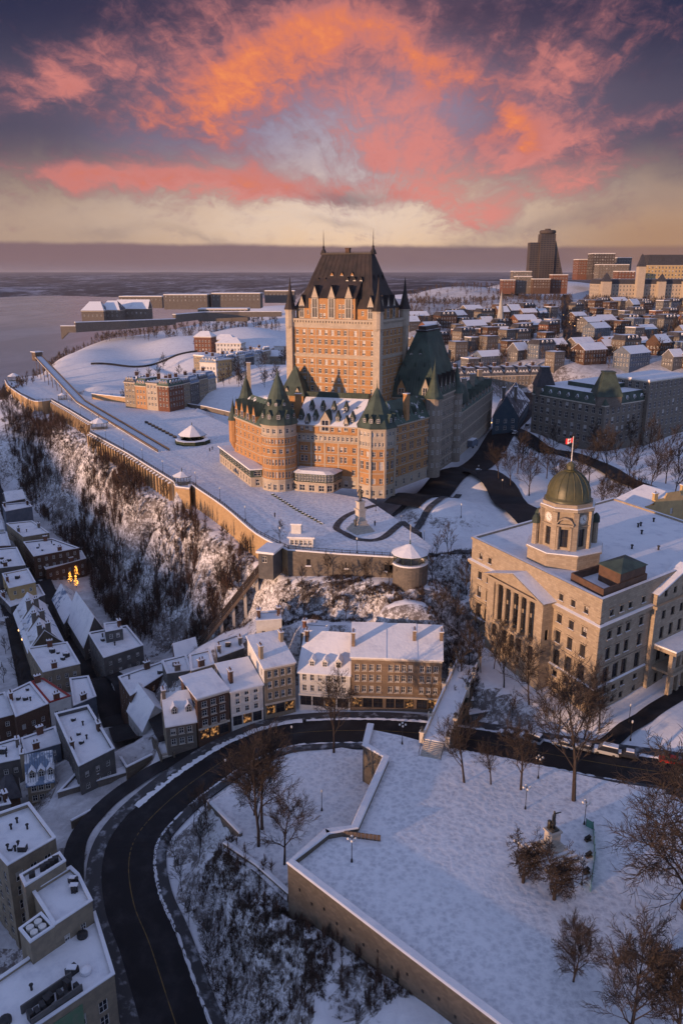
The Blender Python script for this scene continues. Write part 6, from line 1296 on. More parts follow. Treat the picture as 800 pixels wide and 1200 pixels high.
# ------------------------------------------------------------------ houses
def grid_ops(L, zs, cols, w, h, e=.6): return [o for z in zs for o in row(L, cols, z, w, h, e)]
SHOPW = (('dark', 3), ('lit', 2))
def house(label, A, B, dep, z0, ze, zr, wm, rm=ROOFSNOW, cols=4, zs=(4.6, 7.6, 10.4), w=1.05, h=1.75, shop=4, roof='gable', dorm=(), group=None, chim=(), cat='house', name='row_house', zb=None, side=2, dm=None, shift=.5, wgt=(('dark', 6), ('blind', 2)), along=True, sidem=None, rail=None):
    """A-B is the street front (outside on the right hand); dep metres deep"""
    A, B = V2(A), V2(B); d = (B - A).normalized(); n = Vector((-d.y, d.x)); C, D = B + n * dep, A + n * dep; L = (B - A).length; zb = z0 - 4 if zb is None else zb
    r = thing(name, label, cat, (*((A + B) / 2), z0), group); mb = MB(); f = [(u, z0 + z, a, b) for u, z, a, b in grid_ops(L, zs, cols, w, h)]
    sh = [(u, z0 + .35, min(2.9, L / shop - .4), 2.6) for u, _, _, _ in row(L, shop, 0, 1, 1, .3)] if shop else []
    wall(mb, A, B, zb, ze, f + sh, 0, .22); sops = {}
    for k, (a, b) in enumerate(((B, C), (C, D), (D, A))):
        ops = [(u, z0 + z, w, h) for z in zs for u in np.linspace(2, dep - 2, side)] if side and k != 1 else []
        wall(mb, a, b, zb, ze, ops, 1, .22); sops[k] = (a, b, ops)
    Q = [A, B, C, D]
    if roof == 'gable': gable_wall(mb, Q, ze, zr, 1, along, shift)
    part('wall', mb, [wm, sidem or wm], r); add_windows(r, A, B, f, inset=.12, weights=wgt)
    for k, (a, b, ops) in sops.items():
        if ops: add_windows(r, a, b, ops, inset=.12, weights=wgt)
    for o in sh: add_windows(r, A, B, [o], inset=.15, weights=SHOPW, fm=DKFRAME)
    tr = MB(); band(tr, A, B, ze - .45, .4, .22)
    if shop: band(tr, A, B, z0 + 3.15, .4, .3)
    for o in f: c = A + d * o[0] - n * .08; tr.box((c.x, c.y, o[1] - .16), (w + .3, .2, .14), math.atan2(d.y, d.x))
    part('trim', tr, TRIM if wm is not WHITE else PAINT, r, kind='stuff'); rf = MB()
    if roof == 'gable': gable_roof(rf, Q, ze, zr, m=0, along=along, shift=shift); part('roof', rf, rm, r)
    elif roof == 'shed':
        a, b, c, e = [Vector((*p, z)) for p, z in zip(shrink(Q, -.3), (ze, ze, zr, zr))]; up = Vector((0, 0, .3)); rf.poly([x + up for x in (a, b, c, e)])
        for x, y in ((a, b), (b, c), (c, e), (e, a)): rf.poly([x, y, y + up, x + up])
        part('roof', rf, rm, r); g = MB(); g.poly([(*B, ze), (*C, ze), (*C, zr)]); g.poly([(*D, ze), (*A, ze), (*D, zr)]); g.poly([(*C, ze), (*D, ze), (*D, zr), (*C, zr)]); part('gable_wall', g, sidem or wm, r)
    elif roof == 'hip': cc = dep * .45; quad_roof(rf, Q, ze, (A + n * dep / 2 + d * cc, B + n * dep / 2 - d * cc), zr); part('roof', rf, rm, r)
    elif roof == 'flat':
        par = MB(); q = shrink(Q, .35)
        for i in range(4): j = (i + 1) % 4; par.poly([(*Q[i], ze), (*Q[j], ze), (*Q[j], zr), (*Q[i], zr)]); par.poly([(*q[j], ze), (*q[i], ze), (*q[i], zr), (*q[j], zr)]); par.poly([(*Q[i], zr), (*Q[j], zr), (*q[j], zr), (*q[i], zr)])
        part('parapet', par, wm, r); rf.poly([(*p, ze + .15) for p in q]); part('roof', rf, rm, r); cp = MB(); a_, b_ = shrink(Q, -.06), shrink(Q, .42)
        for i in range(4): j = (i + 1) % 4; cp.poly([(*a_[i], zr + .12), (*a_[j], zr + .12), (*b_[j], zr + .12), (*b_[i], zr + .12)]); cp.poly([(*a_[i], zr - .02), (*a_[j], zr - .02), (*a_[j], zr + .12), (*a_[i], zr + .12)]); cp.poly([(*b_[j], zr - .02), (*b_[i], zr - .02), (*b_[i], zr + .12), (*b_[j], zr + .12)])
        part('snow_cap', cp, SNOW, r)
    for (u, k, s_) in dorm:             # u along the front, k up the slope, s_ = size
        sl = (zr - ze) / (dep * shift); put('dormer', dormer_mesh(1.4 * s_, 1.5 * s_, 2.6 * s_, .8 * s_, dm or wm, ROOFSNOW), r, winM(A, B, u, ze + sl * k + .1, k))
    for (u, v, h_) in chim:
        c = A + d * u + n * v; chimney(r, c, (1.7, .8), min(ze, zr) - .5, zr + h_, wm if wm not in (WHITE,) else DKBRICK, math.atan2(d.y, d.x) + math.pi / 2)
    return r, A, B, d, n
RG = 'houses along the curving street'
BRN = brick_mat('brown_ashlar', (.25, .185, .13), (.19, .14, .10), (.16, .125, .095), .9, .4)
HB = [P2(411, 830, -28), P2(450, 831, -28), P2(486, 832, -28), P2(515.5, 833.5, -28)]
RH = house
_, A, B, d, n = RH('brown ashlar shop house joined to the white-roofed low house', HB[0], HB[1], 11.5, -28, -14.2, -10.4, BRN, cols=4, shop=3, roof='shed', group=RG, chim=((.4, 4, 1.0),), side=0)
RH('middle brown ashlar shop house with lit shopfronts below', HB[1], HB[2], 11.5, -28.02, -14.3, -10.5, BRN, cols=4, shop=3, roof='shed', group=RG, chim=((7.2, 6.5, .8),), side=0)
RH('end house of the brown ashlar row, its gable beside the footbridge', HB[2], HB[3], 11.5, -28.04, -14.4, -10.6, BRN, cols=3, shop=2, roof='shed', group=RG, chim=((6.0, 7, .6),), side=3, sidem=REDBRICK)
RH('low house with three small dormers on a broad snowy roof', P2(350, 827.5, -28.6), P2(410, 830.5, -28.2), 10.5, -28.5, -19.0, -12.8, WHITE, cols=6, zs=(4.3, 7.2), shop=4, group=RG, dorm=((3.2, 1.4, .95), (6.4, 1.4, .95), (9.8, 1.4, 1.1)), shift=.98, side=0, chim=((.8, 8, 1.2),), dm=WHITE)
RH('tall pale stone shop house with a stepped snowy roof', P2(311, 841, -29.4), P2(346.5, 830, -28.7), 13, -29.2, -16.2, -13.4, CREAM, cols=4, shop=3, roof='shed', group=RG, chim=((.6, 4, 1.4), (7.6, 9, 1.6)), side=2, sidem=WHITE)
RH('white rendered house with blue shopfronts and a rooftop hutch', P2(272, 855, -30.4), P2(309, 842, -29.5), 11, -30, -20.4, -18.2, WHITE, cols=3, zs=(3.7, 6.0, 8.0), w=1.15, h=1.45, shop=3, roof='shed', group=RG, chim=((1.2, 3.4, 1.6),), side=0)
RH('narrow dark brick house with wrought balconies', P2(234, 872.5, -31.6), P2(270, 856.5, -30.6), 10, -31, -19.6, -18.6, DKBRICK, cols=3, zs=(3.9, 6.4, 8.7), w=1.35, h=1.6, shop=3, roof='shed', group=RG, side=2)
_, A, B, d, n = RH('stone gable-ended house with two dormers at the street corner', P2(197, 884, -33.0), P2(231.5, 873, -31.9), 9.5, -32.4, -25.2, -19.8, GREYSTONE, cols=3, zs=(1.6, 4.3), w=1.2, h=1.6, shop=0, group=RG, dorm=((2.3, 1.3, 1.0), (5.6, 1.3, 1.0)), chim=((.3, 4.6, 1.2),), side=3, sidem=CREAM, dm=GREYSTONE)
LG = 'houses of the lower town'
def blk(label, px, zr, zg, wm, rm=ROOFSNOW, parapet=.6, rows=None, wgt=(('dark', 6), ('blind', 2)), name='town_house', cat='house', group=LG, extra=(), kind='flat', rise=3.0, sp=2.9, along=True, capm=None, w=1.0, h=1.5, clutter=0, seed=0):
    """house from the outline of its roof as the photo shows it, ROOF level zr"""
    P = [P2(*q, zr) for q in px]; Q = ccw(P)
    if len(P) == 4 and (Q[0] - P[0]).length > 1e-6: Q = list(reversed(Q)); Q = Q if False else ccw(P)
    c = sum(Q, Vector((0, 0))) / len(Q); r = thing(name, label, cat, (*c, zg), group); mb = MB(); N = len(Q); todo = []; cams = Vector((0, 0)) - c
    zs = rows or [zg + 1.2 + 3.0 * k for k in range(int((zr - zg - 1.6) / 3.0) + 1) if zg + 1.2 + 3.0 * k + h < zr - .3]
    for i in range(N):
        a, b = Q[i], Q[(i + 1) % N]; A_, d_, n_, L = frame_of(a, b); ops = []
        if n_.dot(cams.normalized()) > .12 and L > 3: ops = grid_ops(L, zs, max(1, round(L / sp)), w, h, .5); todo.append((a, b, ops))
        wall(mb, a, b, zg - 3, zr, ops, 0, .2)
    if kind == 'gable':
        Q4 = P if (ccw(P)[0] - P[0]).length < 1e-6 and (ccw(P)[1] - P[1]).length < 1e-6 else [P[1], P[0], P[3], P[2]]
        gable_wall(mb, Q4, zr, zr + rise, 0, along)
    part('wall', mb, wm, r)
    for a, b, ops in todo: add_windows(r, a, b, ops, inset=.12, weights=wgt)
    rf = MB()
    if kind == 'flat':
        q = shrink(Q, .35); par = MB(); cp = MB(); zt = zr + parapet; a_, b_ = shrink(Q, -.12), shrink(Q, .47)
        for i in range(N):
            j = (i + 1) % N; par.poly([(*Q[i], zr), (*Q[j], zr), (*Q[j], zt), (*Q[i], zt)]); par.poly([(*q[j], zr - .3), (*q[i], zr - .3), (*q[i], zt), (*q[j], zt)]); par.poly([(*Q[i], zt), (*Q[j], zt), (*q[j], zt), (*q[i], zt)])
            cp.poly([(*a_[i], zt + .16), (*a_[j], zt + .16), (*b_[j], zt + .16), (*b_[i], zt + .16)]); cp.poly([(*a_[i], zt - .05), (*a_[j], zt - .05), (*a_[j], zt + .16), (*a_[i], zt + .16)]); cp.poly([(*b_[j], zt - .05), (*b_[i], zt - .05), (*b_[i], zt + .16), (*b_[j], zt + .16)])
        part('parapet', par, wm, r); part('coping', cp, capm or SNOW, r); rf.poly([(*p, zr - .1) for p in q]); part('roof', rf, rm, r)
        rr = random.Random(seed + 11)
        if cat == 'house' and N == 4:
            for k in range(1 + (len(label) % 2)):
                e_ = len(label) // 3 + 2 * k; a, b = q[e_ % 4], q[(e_ + 1) % 4]; p = a.lerp(b, .25 + .5 * ((len(label) * 7 + k * 3) % 10) / 10).lerp(c, .06); chimney(r, p, (1.5, .8), zr - .3, zr + 1.9, (DKBRICK, REDBRICK, GREYSTONE)[len(label) % 3], math.atan2((b - a).y, (b - a).x), 2)
        for k in range(clutter):
            u, v = rr.uniform(.15, .85), rr.uniform(.15, .85); p = q[0].lerp(q[1], u).lerp(q[3 % N].lerp(q[2], u), v); vb = MB(); s_ = rr.uniform(.5, 1.3)
            if rr.random() < .5: vb.box((p.x, p.y, zr - .1), (s_ * 1.4, s_, s_ * .9), rr.uniform(0, 3), 0); vb.box((p.x, p.y, zr - .098 + s_ * .9), (s_ * 1.2, s_ * .8, .14), 0, 1); part('rooftop_unit', vb, [DARK, SNOW], r)
            else: vb.lathe([(.2, 0), (.2, .9), (.34, .95), (.34, 1.1), (.01, 1.3)], 7, (p.x, p.y, zr - .1)); part('roof_vent', vb, DARK, r)
    elif kind == 'gable': gable_roof(rf, Q4, zr, zr + rise, along=along); part('roof', rf, rm, r)
    elif kind == 'hip': quad_roof(rf, Q, zr, (Q[0].lerp(Q[3], .5).lerp(c, .6), Q[1].lerp(Q[2], .5).lerp(c, .6)), zr + rise); part('roof', rf, rm, r)
    return r, Q
blk('snowy flat-roofed warehouse with a long wall facing the lane mouth', [(122, 772), (168, 757), (149, 734), (104, 742.5)], -33, LT, GREYRENDER, parapet=.3, clutter=5, seed=1, h=1.3)
blk('small snowy rooftop cabin block behind the warehouse', [(124, 741), (144, 737), (139, 729), (122, 731)], -29.5, -33, GREYRENDER, parapet=.15, rows=[-32])
blk('narrow dark house with two skylights and a snowy roof, by the lane', [(153, 816), (199, 786), (190, 776), (139, 794)], -32, -42, DKBRICK, parapet=.2, wgt=(('dark', 3), ('lit', 1)), clutter=2, seed=4)
blk('white gabled house wedged between the corner house and the skylight house', [(168, 856), (197, 836), (176, 806), (150, 832)], -35.5, -41, WHITE, kind='gable', rise=4.6, along=False)
blk('yellow rendered house with a flat snowy roof over the lane', [(11, 690), (42, 683), (33, 667), (3, 673)], -33, LT, YELLOW, parapet=.25, clutter=1)
blk('grey podium house in front of the yellow house', [(13, 712), (53, 698), (46, 686), (-4, 694)], -37.5, LT, GREYRENDER, parapet=.3)
blk('flat-roofed brown house with a roof yard, above the lit trees', [(40, 653), (93, 643), (62, 632), (28, 636)], -33.5, LT, DKBRICK, parapet=.35, clutter=5, seed=2)
blk('low dark annex under the brown house with the roof yard', [(54, 668), (101, 655), (96, 646), (46, 655)], -38.5, LT, DKBRICK, parapet=.25, clutter=2)
blk('terraced cream house with stepped snowy roofs near the cliff foot', [(28, 630), (58, 625), (38, 611), (8, 614)], -34.5, LT, CREAM, parapet=.3, clutter=2, seed=3)
blk('blue-grey house with a plain wall facing the camera', [(7, 600), (38, 594), (32, 589), (3, 592)], -32.5, LT, BLUEGREY, parapet=.3, rows=[LT + 2])
blk('far small gabled house at the end of the lane', [(8, 588), (30, 584), (24, 577), (4, 579)], -37, LT, GREYRENDER, kind='gable', rise=3)
blk('snowy roofed house at the edge of the picture, beside the cream terraces', [(-12, 668), (30, 663), (20, 642), (-14, 645)], -34.5, LT, GREYRENDER, parapet=.3, clutter=3, seed=5)
blk('small house at the picture edge, level with the stepped cream house', [(-12, 641), (13, 640), (8, 624), (-12, 626)], -36, LT, DKBRICK, parapet=.3)
blk('little white house at the picture edge, nearest the blue-grey house', [(-12, 623), (5, 621), (2, 610), (-12, 611)], -37, LT, WHITE, parapet=.25)
for k, (s0, s1) in enumerate(((0, .34), (.345, .67), (.675, 1.0))):
    a, b = Vector((17, 718)), Vector((34, 764)); c_, e_ = Vector((52, 707)), Vector((75, 753)); q = [a.lerp(b, s1), c_.lerp(e_, s1), c_.lerp(e_, s0), a.lerp(b, s0)]
    r, Q = blk(('farthest', 'middle', 'nearest')[k] + ' of three steep gabled houses with stone firewalls between lanes', [tuple(p) for p in q], -38.5, LT, CREAM if k != 1 else GREYSTONE, kind='gable', rise=5.8, along=False, rm=TINBLUE if k == 1 else ROOFSNOW)
    A_, B_ = P2(*q[0], -38.5), P2(*q[1], -38.5); fw = MB(); m_ = A_.lerp(B_, .5); fw.poly([(*A_, -38.5), (*B_, -38.5), (*m_, -31.6)]); d_ = (B_ - A_).normalized(); n_ = Vector((-d_.y, d_.x)) * .5; fw.poly([(*(B_ + n_), -38.5), (*(A_ + n_), -38.5), (*(m_ + n_), -31.6)]); fw.poly([(*A_, -38.5), (*m_, -31.6), (*(m_ + n_), -31.6), (*(A_ + n_), -38.5)]); fw.poly([(*m_, -31.6), (*B_, -38.5), (*(B_ + n_), -38.5), (*(m_ + n_), -31.6)]); part('firewall', fw, GREYSTONE, r)
    for s_ in (.38, .62): c = A_.lerp(B_, s_); chimney(r, c + n_, (1.4, .8), -36, -30.8, GREYSTONE, math.atan2(d_.y, d_.x))
    D_ = P2(*q[3], -38.5); dm_ = dormer_mesh(1.2, 1.4, 2.4, .8, WHITE, ROOFSNOW); L = (D_ - A_).length
    for u in (L * .3, L * .7): put('dormer', dm_, r, winM(D_, A_, u, -37.2, .9))
blk('broad flat snowy roof house with a chimney, below the three gabled houses', [(51, 788.5), (94, 778.6), (79, 753), (33, 760)], -35.5, LT, CREAM, parapet=.2, clutter=4, seed=6)
for k, (s0, s1) in enumerate(((0, .48), (.5, 1.0))):
    a, b = Vector((62, 702)), Vector((76, 730)); c_, e_ = Vector((84, 692)), Vector((101, 717)); q = [a.lerp(b, s1), c_.lerp(e_, s1), c_.lerp(e_, s0), a.lerp(b, s0)]
    blk(('small blue-roofed gabled house just below the lit trees', 'small gabled house between the blue-roofed one and the steep white roof')[k], [tuple(p) for p in q], -39, LT, GREYRENDER, kind='gable', rise=4.2, along=False, rm=TINBLUE if k == 0 else ROOFSNOW)
r, Q = blk('house with a very steep white snow roof beside the warehouse', [(99, 757), (127, 744), (105, 714), (79, 724)], -38.5, LT, GREYRENDER, kind='gable', rise=8.2, along=False)
blk('brown brick house with white oval-topped windows over the lower street', [(19, 841), (57, 825.5), (36, 800), (8.5, 813)], -34.5, LT, DKBRICK, parapet=.25, wgt=(('pale', 3), ('dark', 2)), clutter=4, seed=7)
RFAS = mat('red_fascia', (.28, .035, .03), None, .6)
blk('pale house with a red fascia under its snowy roof', [(58, 825), (83, 817), (51, 796), (37, 800)], -34.6, LT, WHITE, parapet=.35, capm=RFAS, wgt=(('blind', 1), ('dark', 1)))
blk('blue-roofed house with a dark glazed attic, next to the red fascia house', [(87, 828), (113, 817), (104, 793), (82, 796)], -37.5, LT, BLUEGREY, rm=TINBLUE, parapet=.3, wgt=(('dark', 1),))
blk('brown house at the picture edge beside the oval-windowed brick house', [(-14, 846), (17, 838), (6, 812), (-16, 818)], -36, LT, DKBRICK, parapet=.25, wgt=(('dark', 2), ('lit', 1)))
blk('flat-roofed corner building with two rooftop units and a high white parapet', [(93, 902), (134.5, 881), (104, 830), (65, 840)], -32.5, -44, GREYRENDER, parapet=.9, clutter=5, seed=8, rows=[-42, -38.5, -35.4])
blk('low snowy terrace building with a lamp, wrapped round the flat-roofed corner building', [(68, 931), (153, 906), (139, 883), (94, 903)], -38.2, -43, GREYSTONE, parapet=.55, rows=[-42, ], clutter=1)
blk('grey yard building with a long sloping snowy roof behind the dormer house', [(28, 868), (70, 866), (64, 852), (26, 868.5)][::-1] if False else [(30, 884), (71, 872), (65, 852), (25, 866)], -37, -44, BLUEGREY, parapet=.2)
blk('snow-covered roof with two vents at the picture edge, behind the dormer house', [(-14, 898), (26, 890), (23, 865), (-14, 876)], -36.5, -44, GREYRENDER, parapet=.25, clutter=2)
r, A, B, d, n = house('small stone house with three dormers on a ribbed grey metal roof', P2(35, 943, -43), P2(66, 937, -43), 8.5, -43, -37.6, -32.6, CREAM, rm=TINBLUE, cols=3, zs=(.6, 3.2), w=1.2, h=1.6, shop=0, dorm=((1.3, .7, 1.0), (3.3, .7, 1.0), (5.3, .7, 1.0)), group=LG, name='town_house', chim=((-.6, 4, 1.0),), dm=CREAM)
for i in range(12): u = .3 + i * .56; mb = MB(); a, b = A + d * u, A + d * u + n * 4.2; mb.bar((*a, -37.25), (*b, -32.3), .08, .1); part('roof_rib', mb, BLUEGREY, r)
blk('small dark pyramid-roofed annex beside the dormer house', [(6, 938), (24, 934), (20, 914), (2, 918)], -39, -44, DKBRICK, kind='hip', rise=4, rm=SLATE)
blk('glass-sided roof lantern building at the picture edge above the office roof', [(-14, 950), (13, 944), (6, 930), (-14, 935)], -36, -44, GREYRENDER, parapet=.5, clutter=1)
# three big office buildings low in the corner
OG = 'flat-roofed office buildings by the road bend'
r, Q = blk('office block with scattered rooftop vents, farthest of three by the bend', [(9.8, 1018), (66, 985.5), (34.7, 944), (-34, 968)], -26, -46, CREAM, parapet=.7, clutter=9, seed=21, group=OG, name='office_block', cat='office building', sp=3.4, w=1.4, h=2.0)
r, Q = blk('middle office block with stepped roofs and four round white fans', [(64, 1087.5), (108.5, 1058), (93, 1027), (83.5, 1018), (38, 1046)], -26.5, -47, CREAM, parapet=.5, clutter=4, seed=22, group=OG, name='office_block', cat='office building', sp=3.2)
for px, zr, nm in (([(30, 1041), (77.5, 1011), (70.5, 1001), (24, 1028)], -24.4, 'stair_block'), ([(36, 1107), (64, 1088), (49, 1072), (23, 1091)], -26.6, 'fan_block')):
    Q = ccw([P2(*q, zr) for q in px]); mb = MB(); q = shrink(Q, .4); q0 = shrink(Q, .02)
    for i in range(4): j = (i + 1) % 4; mb.poly([(*Q[i], -46), (*Q[j], -46), (*Q[j], zr + .5), (*Q[i], zr + .5)]); mb.poly([(*q[j], zr - .2), (*q[i], zr - .2), (*q[i], zr + .5), (*q[j], zr + .5)])
    pb = part(nm, mb, CREAM, r); mb = MB(); mb.poly([(*p, zr + .03) for p in q]); part('roof', mb, DARK if nm == 'fan_block' else ROOFSNOW, pb); mb = MB()
    for i in range(4): j = (i + 1) % 4; mb.poly([(*Q[i], zr + .5), (*Q[j], zr + .5), (*q[j], zr + .5), (*q[i], zr + .5)]); a = shrink(Q, -.08); mb.poly([(*a[i], zr + .62), (*a[j], zr + .62), (*q[j], zr + .62), (*q[i], zr + .62)]); mb.poly([(*a[i], zr + .3), (*a[j], zr + .3), (*a[j], zr + .62), (*a[i], zr + .62)]); mb.poly([(*q[j], zr + .3), (*q[i], zr + .3), (*q[i], zr + .62), (*q[j], zr + .62)])
    part('coping', mb, SNOW, pb)
    if nm == 'fan_block':
        for u in (.28, .72):
            for v in (.28, .72): p = q[0].lerp(q[1], u).lerp(q[3].lerp(q[2], u), v); mb = MB(); mb.lathe([(.62, 0), (.62, .7), (.52, .75), (.52, .7), (.01, .72)], 14, (p.x, p.y, zr)); part('fan', mb, PAINT, r)
    else:
        for u in (.2, .5, .62, .74, .86): p = q[0].lerp(q[1], .5).lerp(q[3].lerp(q[2], .5), .5); p = (q[0].lerp(q[3], .5)).lerp(q[1].lerp(q[2], .5), u); mb = MB(); mb.box((p.x, p.y, zr), (1.0, .8, .8 + u * .5), .4); part('rooftop_unit', mb, DARK, r)
r, Q = blk('largest office block with a fenced plant yard on its long roof', [(-40, 1262), (134.5, 1144), (112, 1071), (-90, 1210)], -30.5, -49, CREAM, parapet=.45, clutter=3, seed=23, group=OG, name='office_block', cat='office building', sp=3.6, w=1.5, h=2.2)
c = P2(55, 1180, -30.5); e = P2(78, 1164, -30.5); f = P2(33, 1186, -30.5); d = (e - c).normalized(); n = Vector((-d.y, d.x)); ang = math.atan2(d.y, d.x); mid_ = c.lerp(e, .3)
for k in (-1.6, 1.6): p = mid_ + n * k; mb = MB(); mb.box((p.x, p.y, -30.5), (8.2, .25, 1.5), ang); part('plant_screen', mb, GREYRENDER, r)
for i in range(9): p = mid_ + d * (-3.6 + .9 * i) + n * rw.uniform(-.9, .9); mb = MB(); mb.box((p.x, p.y, -30.5), (.7, 1.2, rw.uniform(.8, 2.2)), ang + rw.uniform(-.2, .2)); part('rooftop_unit', mb, DARK, r)
for q in ((101, 1139), (7, 1197), (97, 1097)):
    p = P2(*q, -30.5); mb = MB(); mb.lathe([(.9, 0), (.9, .6), (.5, .8), (.01, .85)], 12, (p.x, p.y, -30.55)); part('roof_drum', mb, ROOFSNOW if q[0] > 100 else DARK, r)
i0 = None
for i in range(4):
    A_, d_, n_, L = frame_of(Q[i], Q[(i + 1) % 4])
    if n_.y < -.4 and (i0 is None): i0 = i
if i0 is not None:
    A_, d_, n_, L = frame_of(Q[i0], Q[(i0 + 1) % 4]); mb = MB(); p = A_ + d_ * (L - 8.2) + n_ * .06; mb.box((p.x, p.y, -37.5), (5.2, .1, 6), math.atan2(d_.y, d_.x)); part('green_panel', mb, mat('verdigris_panel', (.10, .20, .12), (.16, .20, .14), .7, .8), r)
# yellow stepped-gable house behind the domed building
a, b = P2(752, 634, -4), P2(812, 622, -4); d = (b - a).normalized(); n = Vector((-d.y, d.x)); r = thing('gabled_house', 'cream yellow house with a stepped gable and small chimneys, behind the domed building', 'house', (*a, -4)); mb = MB(); L = (b - a).length; Q = [a, b, b + n * 12, a + n * 12]
ops = [(u, z, 1.2, 1.9) for z in (-.6, 3.2) for u in np.linspace(2.4, L - 2.4, 3)] + [(u, 7.4, 1.0, 1.4) for u in (L / 2,)]
for i in range(4): wall(mb, Q[i], Q[(i + 1) % 4], -8, 6.6, ops if i == 0 else [(u, z, 1.2, 1.9) for z in (-.6, 3.2) for u in (3, 9)])
st = [(0, 6.6), (L, 6.6), (L, 7.0), (L * .84, 7.0), (L * .84, 8.6), (L * .66, 8.6), (L * .62, 10.2), (L * .38, 10.2), (L * .34, 8.6), (L * .16, 8.6), (L * .16, 7.0), (0, 7.0)]
mb.poly([(*(a + d * u), z) for u, z in st]); mb.poly([(*(a + d * u + n * .5), z) for u, z in reversed(st)])
for (u0, z0_), (u1, z1_) in zip(st[1:], st[2:] + st[:1]): p, q = a + d * u0, a + d * u1; mb.poly([(*p, z0_), (*q, z1_), (*(q + n * .5), z1_), (*(p + n * .5), z0_)][::-1])
part('wall', mb, YELLOW, r); add_windows(r, a, b, ops[:6], weights=(('dark', 2), ('pale', 2))); rf = MB(); gable_roof(rf, [a + n * .5, b + n * .5, b + n * 12, a + n * 12], 6.6, 9.6, along=False, ends=0); part('roof', rf, ROOFSNOW, r)
for u in (.2, .72): chimney(r, a + d * (L * u) + n * 1.0, (1.5, .9), 7, 11.5 if u > .5 else 10.2, YELLOW, math.atan2(d.y, d.x), 1)

BK = 'small houses squeezed behind the curving row'
blk('little house with an orange side wall rising behind the dark brick house', [(224, 787), (251, 779), (246, 762), (222, 768)], -18.5, -34, CREAM, parapet=.2, group=BK)
blk('low snowy back building between the corner house and the cliff', [(196, 790), (224, 786), (218, 768), (190, 775)], -27, -38, GREYRENDER, parapet=.2, clutter=1, group=BK)
blk('snowy shed roof behind the white rendered house', [(256, 771), (286, 760), (280, 744), (252, 753)], -19.5, -30, GREYRENDER, parapet=.2, clutter=1, group=BK)
blk('gabled back house beside the funicular foot', [(206, 772), (232, 764), (226, 750), (202, 757)], -28, -38, DKBRICK, kind='gable', rise=2.6, group=BK)
blk('dark-roofed shed behind the low dormered house', [(352, 742), (384, 744), (386, 733), (356, 731)], -13.5, -18, GREYRENDER, parapet=.1, rm=SLATE, group=BK)
blk('snowy lean-to behind the tall pale shop house', [(300, 728), (330, 726), (328, 716), (302, 718)], -11.5, -20, WHITE, parapet=.15, group=BK)
blk('low snow-roofed shed beside the footbridge bank', [(550, 838), (574, 834), (568, 808), (547, 810)], -23.6, -27, GREYRENDER, parapet=.2, group=BK)

# stone stair with a lit landing beside the corner house
P_, Q_ = P3(186, 866, -36), P3(197, 888, -33.2); d_ = (Q_ - P_).xy.normalized(); w = thing('stone_stair', 'short stone stair climbing beside the corner house at the lane mouth', 'stairs', P_)
for i in range(10): p = P_.lerp(Q_, i / 10); mb = MB(); mb.box((p.x, p.y, p.z - 2), (2.6, .62, 2.1), math.atan2(d_.y, d_.x) - math.pi / 2); part('step', mb, GRANITE, w)
for k in (-1.5, 1.5): n_ = Vector((d_.y, -d_.x, 0)) * k; mb = MB(); mb.bar(P_ + n_ - Vector((0, 0, 1.5)), Q_ + n_ - Vector((0, 0, 1.5)), .4, 2.5); part('side_wall', mb, RUBBLE, w)
for q0, q1, lab in (((150, 918), (180, 898), 'low yard wall with a snowy cap below the flat-roofed corner building'), ((84, 962), (120, 938), 'low wall edging the small snowy yard beside the office blocks')):
    a, b = P2(*q0, -38), P2(*q1, -37); w = thing('yard_wall', lab, 'wall', (*a, -38), 'yard walls'); wall_line(w, [a, a.lerp(b, .5), b], min(gz(*a), gz(*b)) - 1, max(gz(*a), gz(*b)) + 1.0, .4, RUBBLE, .08, .14)
